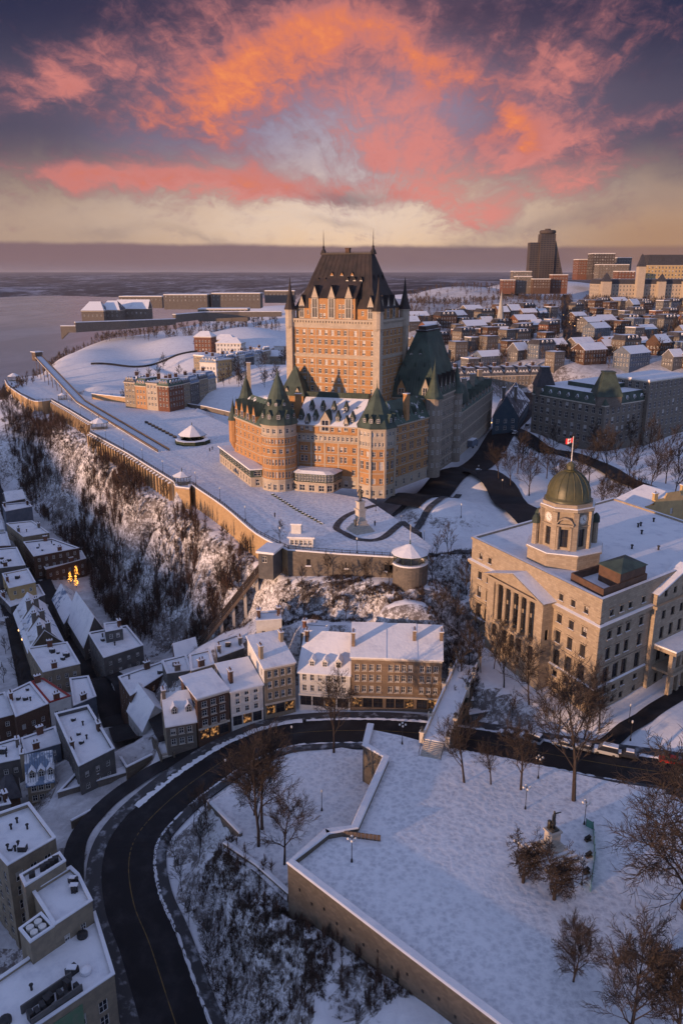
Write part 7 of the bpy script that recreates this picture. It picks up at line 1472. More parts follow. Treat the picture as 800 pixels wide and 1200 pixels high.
# ------------------------------------------------------------------ the upper town behind
def far_block(label, Q, z0, z1, wm, name='town_building', cat='building', group=None, roof='flat', zr=None, rm=ROOFSNOW, sp=3.0, fl=3.3, w=1.2, h=1.8, dorm=0, dm=None, chim=0, par=.5, wgt=(('dark', 7), ('blind', 1)), joined=False, cornm=None):
    """building on outline Q (ccw), z0..z1 ; windows on the sides that face the drone; JOINED puts them in one set"""
    Q = [V2(p) for p in Q]; Q = ccw(Q); c = sum(Q, Vector((0, 0))) / len(Q); r = thing(name, label, cat, (*c, z0), group); mb = MB(); N = len(Q); cams = -c.normalized(); sink = MB() if joined else None; fr = []
    zs = [z0 + 1.0 + fl * k for k in range(int((z1 - z0 - 1.0 - h) / fl) + 1)]
    for i in range(N):
        a, b = Q[i], Q[(i + 1) % N]; A_, d_, n_, L = frame_of(a, b); ops = []
        if n_.dot(cams) > .1 and L > 3: ops = grid_ops(L, zs, max(1, round(L / sp)), w, h, .5); fr.append((a, b, L))
        wall(mb, a, b, z0 - 8, z1, ops, 0, .25); add_windows(r, a, b, ops, inset=.15, weights=wgt, sink=sink)
    if roof == 'gable': gable_wall(mb, Q, z1, zr, 0)
    part('wall', mb, wm, r)
    if joined: part('window_set', sink, [PAINT, GLASS, GLASSPALE, TANSTONE], r, kind='stuff')
    cm = MB(); cm.prism(shrink(Q, -.35), z1 - .6, z1 - .15, 0, bottom=True); part('cornice', cm, cornm or TRIM, r); rf = MB()
    if roof == 'flat': rf.prism(shrink(Q, -.1), z1 - .148, z1 + par, 0); part('roof', rf, rm, r)
    elif roof == 'mansard':
        q1 = shrink(Q, 1.5); o = shrink(Q, -.3)
        for i in range(N): j = (i + 1) % N; rf.poly([(*o[i], z1 - .1), (*o[j], z1 - .1), (*q1[j], zr), (*q1[i], zr)], 0)
        rf.poly([(*p, zr) for p in q1], 1); part('roof', rf, [rm, ROOFSNOW], r)
    elif roof == 'gable': gable_roof(rf, Q, z1, zr); part('roof', rf, rm, r)
    elif roof == 'hip': quad_roof(rf, Q, z1, (Q[0].lerp(Q[3], .5).lerp(c, .5), Q[1].lerp(Q[2], .5).lerp(c, .5)), zr); part('roof', rf, rm, r)
    if dorm:
        for a, b, L in fr:
            for u in np.linspace(0, L, max(1, round(L / dorm)) + 2)[1:-1]: put('dormer', dormer_mesh(1.5, 1.7, 2.0, 1.0, dm or wm, ROOFSNOW), r, winM(a, b, float(u), z1 + .2, .25))
    for k in range(chim):
        p = Q[0].lerp(Q[1], (k + .5) / chim).lerp(Q[3 % N].lerp(Q[2], (k + .5) / chim), .5); chimney(r, p, (1.8, .9), z1 - 1, (zr or z1) + 2.0, DKBRICK, .4)
    return r, Q
def rect(a, b, dep): a, b = V2(a), V2(b); d = (b - a).normalized(); n = Vector((-d.y, d.x)); return [a, b, b + n * dep, a + n * dep]
# the dark ministry with copper turrets
ma, mb_, mc_ = P2(621, 504, .5), P2(704, 523, .5), P2(776, 508, .5); d1 = (mb_ - ma).normalized(); d2 = (mc_ - mb_).normalized(); Q = [ma, mb_, mb_ + d2 * 62, ma + d2 * 62 + d1 * 0]
r, Q = far_block('dark grey ministry building with green copper mansard and corner turrets', Q, 0, 18.8, MINSTONE, name='ministry_building', cat='government building', roof='mansard', zr=23.2, rm=COPPER_S, sp=4.0, fl=4.5, w=1.9, h=3.0, dorm=6.5, dm=GREYSTONE)
for p, w_, zt, m_ in ((Q[0] + (Q[2] - Q[0]).normalized() * 5, 8.5, 31, SLATE), (Q[1] + (Q[3] - Q[1]).normalized() * 7, 10.5, 32.5, COPPER_S)):
    mb = MB(); s_ = [(p.x + w_ / 2 * x, p.y + w_ / 2 * y) for x, y in ((-1, -1), (1, -1), (1, 1), (-1, 1))]; mb.prism(s_, 18, 22.5, 0); part('turret_wall', mb, GREYSTONE, r); mb = MB(); k = w_ / 2
    for i in range(4):
        (x0, y0), (x1, y1) = ((-1, -1), (1, -1), (1, 1), (-1, 1))[i], ((1, -1), (1, 1), (-1, 1), (-1, -1))[i]; mb.poly([(p.x + x0 * k * 1.1, p.y + y0 * k * 1.1, 22.5), (p.x + x1 * k * 1.1, p.y + y1 * k * 1.1, 22.5), (p.x + x1 * k * .45, p.y + y1 * k * .45, zt), (p.x + x0 * k * .45, p.y + y0 * k * .45, zt)])
    mb.box((p.x, p.y, zt), (w_ * .5, w_ * .5, .7)); part('turret_roof', mb, m_, r)
i_ = shrink(Q, 12); mb = MB(); mb.prism(i_, 23.0, 25.2, 0, 1); part('roof_block', mb, [COPPER_S, ROOFSNOW], r)
a = Q[1] + d2 * 30 + d1 * 2; far_block('higher rear wing of the ministry with a sloping snowy roof', [a, a + d2 * 36, a + d2 * 36 - d1 * 22, a - d1 * 22], 0, 27.5, MINSTONE, name='ministry_wing', cat='government building', sp=4.0, fl=4.5, w=1.8, h=3.0)
# theatre with the dark gable beside the hotel, and the mansard terrace behind it
a, b = P2(577, 505, .3), P2(596, 492, .3); Q = rect(a, b, 17); d = (b - a).normalized(); n = Vector((-d.y, d.x))
a = P2(576, 506, .3); b = a + Vector((13, 2.5)); c = b + Vector((17, 52)); e = a + Vector((14, 54)); Q = [a, b, c, e]
far_block('snow-roofed hall with a dark blue gable at the street corner', Q, 0, 11, BLUEGREY, name='corner_hall', cat='hall', roof='gable', zr=24, rm=SLATE_SN, sp=4) if False else None
r = thing('corner_hall', 'snow-roofed hall with a tall dark blue gable at the street corner', 'hall', (*a, 0)); mb = MB(); Qc = [a, b, c, e]; ops = grid_ops(13.2, [1.0, 4.4], 3, 1.6, 2.0)
for i in range(4): wall(mb, Qc[i], Qc[(i + 1) % 4], -3, 7.5, ops if i == 0 else grid_ops(54, [1, 4.4], 12, 1.5, 2.0) if i == 1 else [])
gable_wall(mb, Qc, 7.5, 17.5, 0, along=False); part('wall', mb, mat('dark_blue_gable', (.03, .06, .09), (.045, .075, .10), .7, .5), r); add_windows(r, a, b, ops, weights=(('dark', 1),)); add_windows(r, b, c, grid_ops(54, [1, 4.4], 12, 1.5, 2.0), weights=(('dark', 3), ('lit', 1)))
mb = MB(); gable_roof(mb, Qc, 7.5, 17.5, along=False); part('roof', mb, SLATE_SN, r); chimney(r, a + (c - a) * .25, (3, 1.4), 11, 20, GREYSTONE, 1.3); chimney(r, a + (c - a) * .3 + Vector((5, 0)), (3, 1.4), 11, 20, GREYSTONE, 1.3)
TG = 'mansard terrace houses behind the castle hotel'; a, b = PY(528, 466, 488).xy, PY(634, 466, 500).xy
for k in range(7):
    p, q = V2(a).lerp(V2(b), k / 7), V2(a).lerp(V2(b), (k + .97) / 7); far_block(f'{nth(k)} mansard terrace house counted from the castle hotel', rect(p, q, 13), 1, 14.6, MINSTONE if k % 2 else CHSTONE, name='terrace_house', cat='house', group=TG, roof='mansard', zr=19.4, rm=SLATE_SN, sp=2.5, dorm=2.9, dm=WHITE, chim=1)
# streets of houses climbing to the parliament hill
TWN = [mat('dark_render', (.15, .145, .145), (.11, .108, .11), .85, .4), GREYSTONE, REDBRICK, CREAM, BLUEGREY, DKBRICK, WHITE]; TWNN = ['grey', 'stone', 'red brick', 'cream', 'blue-grey', 'brown', 'white']
proto = {}
def far_house(label, c, rz, k, var, group, s=1.0):
    key = (k, var)
    if key not in proto:
        w_, d_, h_ = ((13, 11, 8.5), (17, 12, 10.5), (11, 10, 11.5), (22, 13, 9.5))[var]; Q = [(-w_ / 2, -d_ / 2), (w_ / 2, -d_ / 2), (w_ / 2, d_ / 2), (-w_ / 2, d_ / 2)]
        r = thing('town_house', 'proto', 'house', (0, 0, 0)); mb = MB(); sink = MB()
        for i in range(4):
            a, b = Q[i], Q[(i + 1) % 4]; L = (V2(b) - V2(a)).length; ops = grid_ops(L, [1.2 + 3.1 * j for j in range(int((h_ - 2) / 3.1) + 1) if 1.2 + 3.1 * j + 1.7 < h_], round(L / 2.8), 1.2, 1.7) if i != 2 else []
            wall(mb, a, b, -9, h_, ops, 0, .2)
            for o in ops: stamp(sink, window_mesh(o[2], o[3], style_of((('dark', 6), ('blind', 2)))), winM(a, b, o[0], o[1], .1))
        kind = ('gable', 'mansard', 'flat', 'gable')[var]; rf = MB(); zr = h_ + (5, 3.4, .6, 4.2)[var]
        if kind == 'gable': gable_wall(mb, Q, h_, zr, 0); gable_roof(rf, Q, h_, zr)
        elif kind == 'flat': rf.prism(shrink(Q, -.2), h_, zr)
        else:
            o, q1 = shrink(Q, -.3), shrink(Q, 1.6)
            for i in range(4): j = (i + 1) % 4; rf.poly([(*o[i], h_), (*o[j], h_), (*q1[j], zr), (*q1[i], zr)], 0)
            rf.poly([(*p, zr) for p in q1], 1)
        part('wall', mb, TWN[k], r); part('window_set', sink, [PAINT, GLASS, GLASSPALE, TANSTONE], r, kind='stuff'); part('roof', rf, [SLATE, ROOFSNOW] if kind == 'mansard' else [TINBLUE] if k == 4 else [SLATE_SN] if (k + var) % 2 else [ROOFSNOW], r)  # part of the roofs dark slate, standing in for cloud shade on snow
        if kind != 'mansard':
            ch_ = MB(); ch_.box((w_ * .3, 1, h_), (1.6, .9, zr - h_ + 1.4)); ch_.box((w_ * .3, 1, zr + 1.4), (1.7, 1, .15), 0, 1); part('chimney', ch_, [DKBRICK, SNOW], r)
        else:
            for u in (-w_ / 4, 0, w_ / 4): put('dormer', dormer_mesh(1.5, 1.7, 2.0, 1.0, WHITE, ROOFSNOW), r, winM(Q[0], Q[1], w_ / 2 + u, h_ + .2, .25))
        KIDS[r.name] = [o for o in r.children]; proto[key] = [r, False]
    r, used = proto[key]; M = Matrix.Translation(Vector(c)) @ Matrix.Rotation(rz, 4, 'Z') @ Matrix.Scale(s, 4)
    if not used:
        proto[key][1] = True; base = WM[r.name]; r.matrix_basis = M
        o = r
    else:
        o = r.copy(); COL.objects.link(o); o.matrix_basis = M
        for ch_ in KIDS[r.name]: q = ch_.copy(); COL.objects.link(q); q.parent = o
    o['label'] = label; o['group'] = group; o['category'] = 'house'; return o
rt_ = random.Random(44); occ = []
def clear(x, y, r_):
    for a, b, q in occ:
        if (a - x) ** 2 + (b - y) ** 2 < (r_ + q) ** 2: return False
    return True
rowsf = [(508, 640, 805, 2), (540, 470, 805, 3), (570, 474, 805, 5), (602, 468, 805, 7), (634, 476, 810, 10), (668, 480, 810, 13), (704, 486, 812, 16), (742, 500, 812, 20), (782, 520, 815, 24), (826, 560, 815, 28), (880, 610, 760, 32)]
for ri, (Y, x0, x1, z) in enumerate(rowsf):
    px = x0 + rt_.uniform(0, 10); ci = 0
    while px < x1:
        var = rt_.choice((0, 1, 1, 2, 2, 3)); k = rt_.choice((0, 1, 1, 2, 5, 4, 5, 1, 0)); wd = (13, 17, 11, 22)[var]; x = (px - 400) / FPX * (Y * _c + (CH - z) * _s)
        y = Y + rt_.uniform(-8, 8); street = abs(px + wd * 0.5 - (673 - (Y - 500) * 0.020)) < 17 - (Y - 500) * .012
        if not street and clear(x, y, 5):
            far_house(f'{nth(ci)} house, {TWNN[k]}, along street row {ORD[ri]} behind the ministry, from the river side', (x, y, gz(x, y)), rt_.choice((.48, .55, .62, .5, .42)), k, var, 'snowy houses climbing the upper town', rt_.uniform(.72, .98)); occ.append((x, y, 5)); ci += 1
        px += wd * FPX / Y * rt_.uniform(.92, 1.22)
# church with the tall spire
c = PY(584, 404, 700); r = thing('spired_church', 'church with a slender pale spire among the upper town houses', 'church', c); mb = MB(); x, y, z = c
mb.prism([(x - 4, y - 4), (x + 4, y - 4), (x + 4, y + 4), (x - 4, y + 4)], z - 5, z + 19, 0); part('tower', mb, GREYSTONE, r); mb = MB(); mb.lathe([(4.6, 19), (3.2, 21), (2.2, 29), (.15, 44.5), (.02, 47)], 8, c, 0, math.pi / 8); part('spire', mb, mat('pale_spire', (.42, .40, .36), (.34, .33, .31), .7, .5), r)
for sx in (-1, 1):
    for sy in (-1, 1): mb = MB(); mb.lathe([(.8, 19), (.5, 22), (.02, 25)], 6, (x + 3.6 * sx, y + 3.6 * sy, z)); part('pinnacle', mb, GREYSTONE, r)
for u in (-1.3, 1.3):
    for zz in (6, 13): put('window', window_mesh(1.4, 3.6, 'dark', True), r, winM((x - 4, y - 4), (x + 4, y - 4), 4 + u, z + zz, -.01))
Q = rect((x - 8, y + 5), (x + 9, y + 5), 34); mb = MB()
for i in range(4): wall(mb, Q[i], Q[(i + 1) % 4], z - 6, z + 9)
gable_wall(mb, Q, z + 9, z + 17, 0, along=False); part('nave_wall', mb, GREYSTONE, r); mb = MB(); gable_roof(mb, Q, z + 9, z + 17, along=False); part('nave_roof', mb, TINBLUE, r)
# avenue running up the hill
pts = [PY(676, 420, 520), PY(671, 400, 585), PY(668, 378, 700), PY(666, 358, 850), PY(664, 342, 1050), PY(662, 332, 1350)]
ln = smooth([Vector((p.x, p.y, 0)) for p in pts], 6); X = np.array([[p.x + k for k in (-7, 0, 7)] for p in ln]); Y = np.array([[p.y] * 3 for p in ln]); Z = height(X, Y); mb = MB(); mb.grid([[(X[i][k], Y[i][k], float(Z[i].max()) + .4) for k in range(3)] for i in range(len(ln))]); struct('avenue', mb, ASPHALT)
# high-rise buildings and the parliament on the skyline
def tower(label, Q, z0, z1, wm, name='tower_block', **k): return far_block(label, Q, z0, z1, wm, name=name, cat='tower', joined=True, **k)
CONC = mat('dark_concrete', (.075, .06, .055), (.055, .045, .042), .8, .05)
r = thing('hotel_tower', 'dark high-rise hotel with a sloping flank and round rooftop restaurant', 'hotel', PY(637, 324, 1500)); k = 1500 / FPX * 1.0; g0 = PY(637, 326, 1500).z; X = lambda px: (px - 400) * 1447 / FPX
def slab(px0, px1, y_top, dy0, dy1, m_, name, slant=None):
    zt = PY(640, y_top, 1500).z; mb = MB(); x0, x1 = X(px0), X(px1); xt0, xt1 = (x0, x1) if slant is None else (x0, x0 + 2)
    f = [(x0, g0 - 10), (x1, g0 - 10), (xt1, zt), (xt0, zt)]; mb.poly([(x, 1500 + dy0, z) for x, z in f]); mb.poly([(x, 1500 + dy1, z) for x, z in f[::-1]])
    for i in range(4): (xa, za), (xb, zb) = f[i], f[(i + 1) % 4]; mb.poly([(xa, 1500 + dy0, za), (xa, 1500 + dy1, za), (xb, 1500 + dy1, zb), (xb, 1500 + dy0, zb)])
    part(name, mb, m_, r)
    wb = MB(); n_ = int((zt - g0) / 3.6)
    for j in range(n_):
        z = g0 + 3.6 * j + 1; e = x1 if slant is None else x1 + (xt1 - x1) * (z + 2 - g0 + 10) / (zt - g0 + 10); c_ = max(1, int((e - x0) / 5))
        for q in range(c_): u0 = x0 + .8 + q * 5; u1 = min(u0 + 3.6, e - .4); (u1 > u0 + .6) and wb.poly([(u0, 1500 + dy0 - .1, z), (u1, 1500 + dy0 - .1, z), (u1, 1500 + dy0 - .1, z + 1.9), (u0, 1500 + dy0 - .1, z + 1.9)])
    part('window_set', wb, GLASS, r, kind='stuff')
slab(618, 631, 284, 6, 26, CONC, 'wing_slab'); slab(629, 646, 274, 0, 22, CONC, 'tower_slab'); slab(646, 661, 282, 4, 22, CONC, 'sloping_slab', 1)
mb = MB(); zt = PY(640, 274, 1500).z; mb.lathe([(12, 0), (14.5, 1.5), (14.5, 5), (13, 6.5), (5, 6.6), (5, 9), (.01, 9.1)], 20, (X(638), 1511, zt)); part('restaurant_drum', mb, CONC, r)
def sky_block(label, px0, px1, yt, yb, Y, wm, dep=30, **k):
    z1 = PY(px0, yt, Y).z; a, b = PY(px0, yb, Y), PY(px1, yb, Y); return tower(label, rect(a.xy, b.xy, dep), a.z, z1, wm, sp=4.5, fl=4.2, w=2.2, h=2.0, **k)
sky_block('dark box-like office tower on the skyline beside the parliament', 693, 718, 297, 322, 1350, CONC)
sky_block('brown block with a stepped top between two dark towers', 676, 694, 304, 322, 1380, REDBRICK)
sky_block('low pale block beside the foot of the hotel tower', 600, 622, 318, 330, 1400, GREYSTONE, dep=20)
for i, (x0, x1, yt, m_, ad) in enumerate(((588, 603, 328, REDBRICK, 'low brick block'), (604, 622, 324, GREYSTONE, 'grey stepped block'), (624, 644, 327, DKBRICK, 'wide dark brick block'), (646, 664, 322, REDBRICK, 'taller brick block'))): sky_block(ad + (' at the woods end of the row below the hotel tower', ' second in the row below the hotel tower', ' third in the row below the hotel tower', ' beside the avenue below the hotel tower')[i], x0, x1, yt, 338, 1230 + 15 * (i % 2), m_, dep=20)
sky_block('grey slab block left of the parliament roofs', 700, 735, 310, 330, 1300, GREYSTONE, dep=24)
sky_block('slim grey block behind the parliament tower', 722, 738, 302, 322, 1420, GREYRENDER, dep=24)
sky_block('red brick corner block among the bare woods', 722, 742, 318, 336, 1150, REDBRICK, dep=20)
sky_block('far low office slab at the picture edge', 788, 830, 314, 332, 1250, CONC, dep=24)
a, b = PY(700, 351, 1050), PY(812, 354, 1050); r, Q = far_block('long pale parliament building with mansard roofs and a clock tower', rect(a.xy, b.xy, 40), a.z, a.z + 19, STONE, name='parliament_building', cat='parliament', roof='mansard', zr=a.z + 25, rm=SLATE, sp=4.2, fl=4.6, w=1.6, h=2.8, joined=True)
X5 = lambda px: (px - 400) * 1017 / FPX
for px, w_, h_, t_ in ((745, 9, 40, 16), (706, 11, 22, 11), (800, 11, 22, 11), (770, 9, 22, 10)):
    p = (X5(px), 1046); mb = MB(); mb.prism([(p[0] - w_ / 2, p[1] - w_ / 2), (p[0] + w_ / 2, p[1] - w_ / 2), (p[0] + w_ / 2, p[1] + w_ / 2), (p[0] - w_ / 2, p[1] + w_ / 2)], a.z - 5, a.z + h_, 0); part('tower', mb, STONE, r); mb = MB(); mb.lathe([(w_ * .75, h_), (w_ * .4, h_ + t_ * .5), (w_ * .3, h_ + t_ * .7), (.05, h_ + t_)], 4, (p[0], p[1], a.z), 0, math.pi / 4); part('tower_roof', mb, SLATE, r)
a, b = PY(756, 333, 1180), PY(800, 334, 1180); r, Q = far_block('big golden stone drill hall with a dark mansard roof on the skyline', rect(a.xy, b.xy, 36), a.z, a.z + 26, YELLOW, name='drill_hall', cat='hall', roof='mansard', zr=a.z + 40, rm=SLATE, sp=5, fl=5, w=2, h=3, joined=True)
# ------------------------------------------------------------------ brick and cream houses above the promenade's far end, and the fortress
AG = 'tall houses facing the governors garden'
def hrow(px0, y0, px1, y1, Y0, Y1, n_, hts, mats_, labs, dep=14, **k):
    a, b = PY(px0, y0, Y0), PY(px1, y1, Y1)
    for i in range(n_):
        p, q = a.lerp(b, i / n_), a.lerp(b, (i + .98) / n_); m_ = mats_[i % len(mats_)]; h_ = hts[i % len(hts)]; g_ = min(gz(p.x, p.y), gz(q.x, q.y)); far_block(labs.format(nth(i)), rect(p.xy, q.xy, dep), g_, g_ + h_, m_, name='garden_house', cat='house', group=AG, sp=2.6, fl=3.2, w=1.2, h=1.9, **k)
ORB = brick_mat('tan_brick', (.46, .26, .13), (.38, .20, .10), (.38, .28, .18), .5, .25)
hrow(147, 468, 199, 473, 458, 448, 4, (14, 13, 14.5, 13.5), (CREAM, ORB, CREAM, ORB), '{} sunlit house from the promenade end in the brick and cream row', roof='mansard', zr=None or 19, rm=SLATE_SN, dorm=3) if False else None
a, b, c = PY(147, 468, 462), PY(199, 474, 446), PY(254, 457, 500)
SUNL = ['cream three-storey house at the promenade end of the sunlit row', 'orange brick house with a green mansard, second in the sunlit row', 'pale house with bay windows, third in the sunlit row', 'red brick corner house ending the sunlit row']
for i in range(4):
    p, q = a.lerp(b, i / 4), a.lerp(b, (i + .98) / 4); far_block(SUNL[i], rect(p.xy, q.xy, 13), 1.5, (15, 13.5, 15.5, 14.5)[i], (CREAM, ORB, STONE, REDBRICK)[i], name='garden_house', cat='house', group=AG, roof='mansard' if i != 2 else 'flat', zr=(18, 17.5, 18, 18)[i], rm=COPPER_SN if i % 2 else SLATE_SN, sp=2.5, dorm=3 if i != 2 else 0, chim=1)
for i in range(5):
    p, q = b.lerp(c, (i + .22) / 5.2), b.lerp(c, (i + 1.18) / 5.2); far_block(f'{nth(i)} house after the red corner, row receding along the garden street', rect(p.xy, q.xy, 12), 1.5, 13 + (i % 2), (REDBRICK, CREAM, GREYRENDER, CREAM, STONE)[i], name='garden_house', cat='house', group=AG, roof='mansard', zr=17, rm=SLATE_SN if i % 2 else TINBLUE, sp=2.6, dorm=3, chim=1)
a, b, c = PY(228, 440, 555), PY(254, 444, 540), PY(318, 425, 610)
for i in range(2): p, q = a.lerp(b, i / 2), a.lerp(b, (i + .97) / 2); far_block(('cream house with a high red chimney block above the garden', 'cream gable house next to the red chimney house')[i], rect(p.xy, q.xy, 14), 4, 21 - 2 * i, (CREAM, YELLOW)[i], name='garden_house', cat='house', group=AG, sp=2.6, chim=1 - i)
for i in range(6): p, q = b.lerp(c, i / 6), b.lerp(c, (i + .97) / 6); far_block(f'{nth(i)} white mansard house in the higher garden row', rect(p.xy, q.xy, 13), 5, 17.5 + (i % 3), (WHITE, CREAM, WHITE, GREYRENDER, WHITE, STONE)[i], name='garden_house', cat='house', group=AG, roof='mansard', zr=21, rm=TINBLUE, sp=2.6, dorm=3, chim=1)
for i, (px, py, Y, w_, d_, h_, m_) in enumerate(((268, 405, 640, 20, 14, 10, WHITE), (300, 402, 660, 24, 14, 9, GREYRENDER), (238, 404, 650, 14, 12, 12, REDBRICK), (316, 412, 610, 18, 12, 8, CREAM), (262, 392, 700, 18, 12, 8, CREAM), (330, 395, 690, 20, 12, 9, WHITE))):
    p = PY(px, py, Y).xy; far_block(('low white villa on the slope below the fortress', 'grey house with a wide snowy roof on the slope', 'red brick house above the cream garden houses', 'low cream house close to the castle hotel tower', 'cream cottage farthest up the slope', 'white house half hidden by the castle hotel')[i], rect(p - Vector((w_ / 2, 0)), p + Vector((w_ / 2, -3)), d_), gz(*p), gz(*p) + h_, m_, name='villa', cat='house', group='houses on the fortress slope', roof='hip', zr=gz(*p) + h_ + 4, sp=2.8)
# fortress walls and barracks
FG = 'fortress ramparts'
for lab, pl, hh in (('long grey rampart along the snowy fortress slope', [(89, 384, 690), (150, 380, 715), (206, 375, 745)], 7.5), ('higher rampart running behind the snowfield', [(206, 373, 745), (240, 369, 790), (280, 367, 800), (330, 366, 800)], 6), ('old rampart at the cliff edge above the river', [(72, 392, 690), (80, 384, 690), (89, 384, 690)], 9)):
    pts = [PY(*q) for q in pl]; w = thing('rampart', lab, 'wall', pts[1], FG); wall_line(w, [p.xy for p in pts], [p.z - 4 for p in pts], max(p.z for p in pts) - 1 + hh * .25, 3.0, OLDWALL, .3, .5)
BG_ = 'barracks of the fortress'
for lab, px0, px1, yb, Y, hh, dep, roof, rm in (('dark hip-roofed barrack by the cliff above the river', 96, 122, 371, 760, 8, 22, 'hip', SLATE_SN), ('second dark-roofed barrack with dormers, near the cliff', 118, 141, 371, 770, 9, 22, 'hip', SLATE_SN), ('long low barrack with a snowy roof in front of the poplars', 136, 174, 368, 790, 8, 18, 'gable', ROOFSNOW), ('long grey casemate block in the middle of the fortress', 192, 243, 353, 930, 11, 30, 'flat', ROOFSNOW), ('casemate block nearest the castle hotel, long and flat', 248, 305, 352, 940, 12, 30, 'flat', ROOFSNOW), ('flat snow-covered casemate before the long blocks', 232, 290, 366, 830, 5, 24, 'flat', ROOFSNOW), ('far low fortress building behind the barracks', 140, 190, 352, 980, 7, 24, 'flat', ROOFSNOW), ('distant pale block behind the fortress, beside the hotel roof', 310, 345, 346, 1000, 8, 20, 'flat', ROOFSNOW)):
    a, b = PY(px0, yb, Y), PY(px1, yb, Y); far_block(lab, rect(a.xy, b.xy, dep), a.z - 1, a.z + hh * .65, OLDWALL, name='barracks', cat='barracks', group=BG_, roof=roof, zr=a.z + hh + 5, rm=rm, sp=4.5, fl=4, joined=True)
pts = [PY(105, 406, 615), PY(150, 407, 620), PY(190, 404, 632), PY(231, 402, 645)]; w = thing('fence', 'thin dark fence line crossing the snowfield', 'fence', pts[1])
for a, b in zip(pts, pts[1:]):
    n_ = 14
    for k in range(n_): p = a.lerp(b, k / n_); q = a.lerp(b, (k + 1) / n_); p.z = gz(p.x, p.y); q.z = gz(q.x, q.y); mb = MB(); mb.bar(p, q, .3, 1.5); part('panel', mb, DARK, w)
a, b, c = P2(105, 466, .2), P2(183, 478, .2), P2(183, 474, 3); w = thing('ramp_wall', 'tan stone ramp wall below the sunlit garden houses', 'wall', (*b, 0)); wall_line(w, [P2(108, 467, .3), P2(150, 472, .3), P2(184, 479, .3)], -1, 3.2, .8, TWM, .15, .25)
w = thing('ramp_wall', 'dark snow-topped garden wall in front of the hotel lawn', 'wall', (*P2(240, 482, .3), 0)); wall_line(w, [P2(208, 474, .3), P2(240, 479, .3), P2(270, 486, .3)], -1, 1.6, .7, GREYSTONE, .12, .2)
# ------------------------------------------------------------------ bare winter trees
def make_tree(seed, H_, spread, trunk_r, nk=(7, 5, 5), bend=.25, up=.55, first=.32, twig=.035, tl=1.0, minlev=2):
    """returns trunk mesh (stem and limbs) and crown mesh (branches and twigs)"""
    r = random.Random(seed); tm, cm = MB(), MB()
    def branch(p, d, L, rad, lev):
        n = 4 if lev == 0 else 3; pts = [p]; dd = d.copy(); st_ = L / n
        for i in range(n):
            dd = (dd + Vector((r.uniform(-1, 1), r.uniform(-1, 1), r.uniform(-.3, .9) * (up if lev else .2))) * bend * (.35 if lev == 0 else 1)).normalized(); pts.append(pts[-1] + dd * st_)
        rads = [rad * (1 - .72 * i / n) for i in range(n + 1)]
        if lev < minlev: tm.tube(pts, rads, 6 if lev == 0 else 4, 0)
        elif lev < len(nk): cm.tube(pts, rads, 3, 0)
        if lev >= len(nk): return
        k = nk[lev]
        for i in range(k):
            s = first + (1 - first) * (i + r.uniform(.1, .9)) / k if lev == 0 else .2 + .8 * (i + r.uniform(0, 1)) / k; q = s * n; j = min(int(q), n - 1); bp = pts[j].lerp(pts[j + 1], q - j); bd = (pts[j + 1] - pts[j]).normalized()
            a = (i * 2.4 + r.uniform(-.5, .5)) if lev == 0 else r.uniform(0, 6.28); o = bd.orthogonal().normalized(); o = Matrix.Rotation(a, 3, bd) @ o; op = r.uniform(.75, 1.15) * spread
            nd = (bd + o * op).normalized(); nl = L * r.uniform(.42, .62) * (1.15 - .45 * s if lev == 0 else 1)
            if lev + 1 >= len(nk):
                e = bp + nd * nl * tl; sd = nd.orthogonal().normalized() * twig; w2 = nd.cross(sd).normalized() * twig; m_ = bp.lerp(e, .55) + Vector((r.uniform(-.1, .1), r.uniform(-.1, .1), r.uniform(0, .15))) * nl
                for v_ in (sd, w2): cm.poly([bp - v_, bp + v_, m_ + v_ * .6, m_ - v_ * .6]); cm.poly([m_ - v_ * .6, m_ + v_ * .6, e])
            else: branch(bp, nd, nl, max(rads[j] * .5, twig * 1.1), lev + 1)
        if lev == 0: branch(pts[-1], (pts[-1] - pts[-2]).normalized(), L * .4, rads[-1], 1)
    branch(Vector((0, 0, -.6)), Vector((0, 0, 1)), H_ * .78, trunk_r, 0)
    return tm.mesh('trunk', BARK), cm.mesh('crown', TWIG)
TR = {
 'street': [make_tree(s, 15, .62, .27, (10, 7, 6, 5), .3, .7, .32, .026) for s in (1, 2, 3)],
 'round': [make_tree(s, 10, .80, .19, (14, 8, 7, 6), .28, .5, .2, .020) for s in (4, 5)],
 'broad': [make_tree(s, 16, 1.0, .36, (14, 9, 8, 7), .35, .35, .18, .026) for s in (6, 7)],
 'apple': [make_tree(s, 3.6, 1.35, .12, (10, 8, 7, 5), .55, .1, .12, .012) for s in (8, 9)],
 'wild': [make_tree(s, 9, .55, .15, (7, 6, 5), .35, .7, .22, .042) for s in (11, 12, 13, 14, 15)],
 'thin': [make_tree(s, 11, .4, .13, (9, 6, 5), .3, .9, .3, .036) for s in (17, 18)],
 'far': [make_tree(s, 12, .7, .22, (7, 6, 5), .3, .6, .22, .08, 1.0, 1) for s in (21, 22, 23)],
}
rtr = random.Random(77)
def tree(kind, p, label, group, s=1.0, name='bare_tree', z=None, lean=0.0):
    v = rtr.choice(TR[kind]); z = gz(p[0], p[1]) if z is None else z; r = thing(name, label, 'tree', (p[0], p[1], z), group)
    M = Matrix.Translation((p[0], p[1], z)) @ Matrix.Rotation(rtr.uniform(0, 6.28), 4, 'Z') @ Matrix.Rotation(lean, 4, 'X') @ Matrix.Scale(s, 4)
    put('trunk', v[0], r, M); put('crown', v[1], r, M); return r
PG = 'bare trees of the upper park'
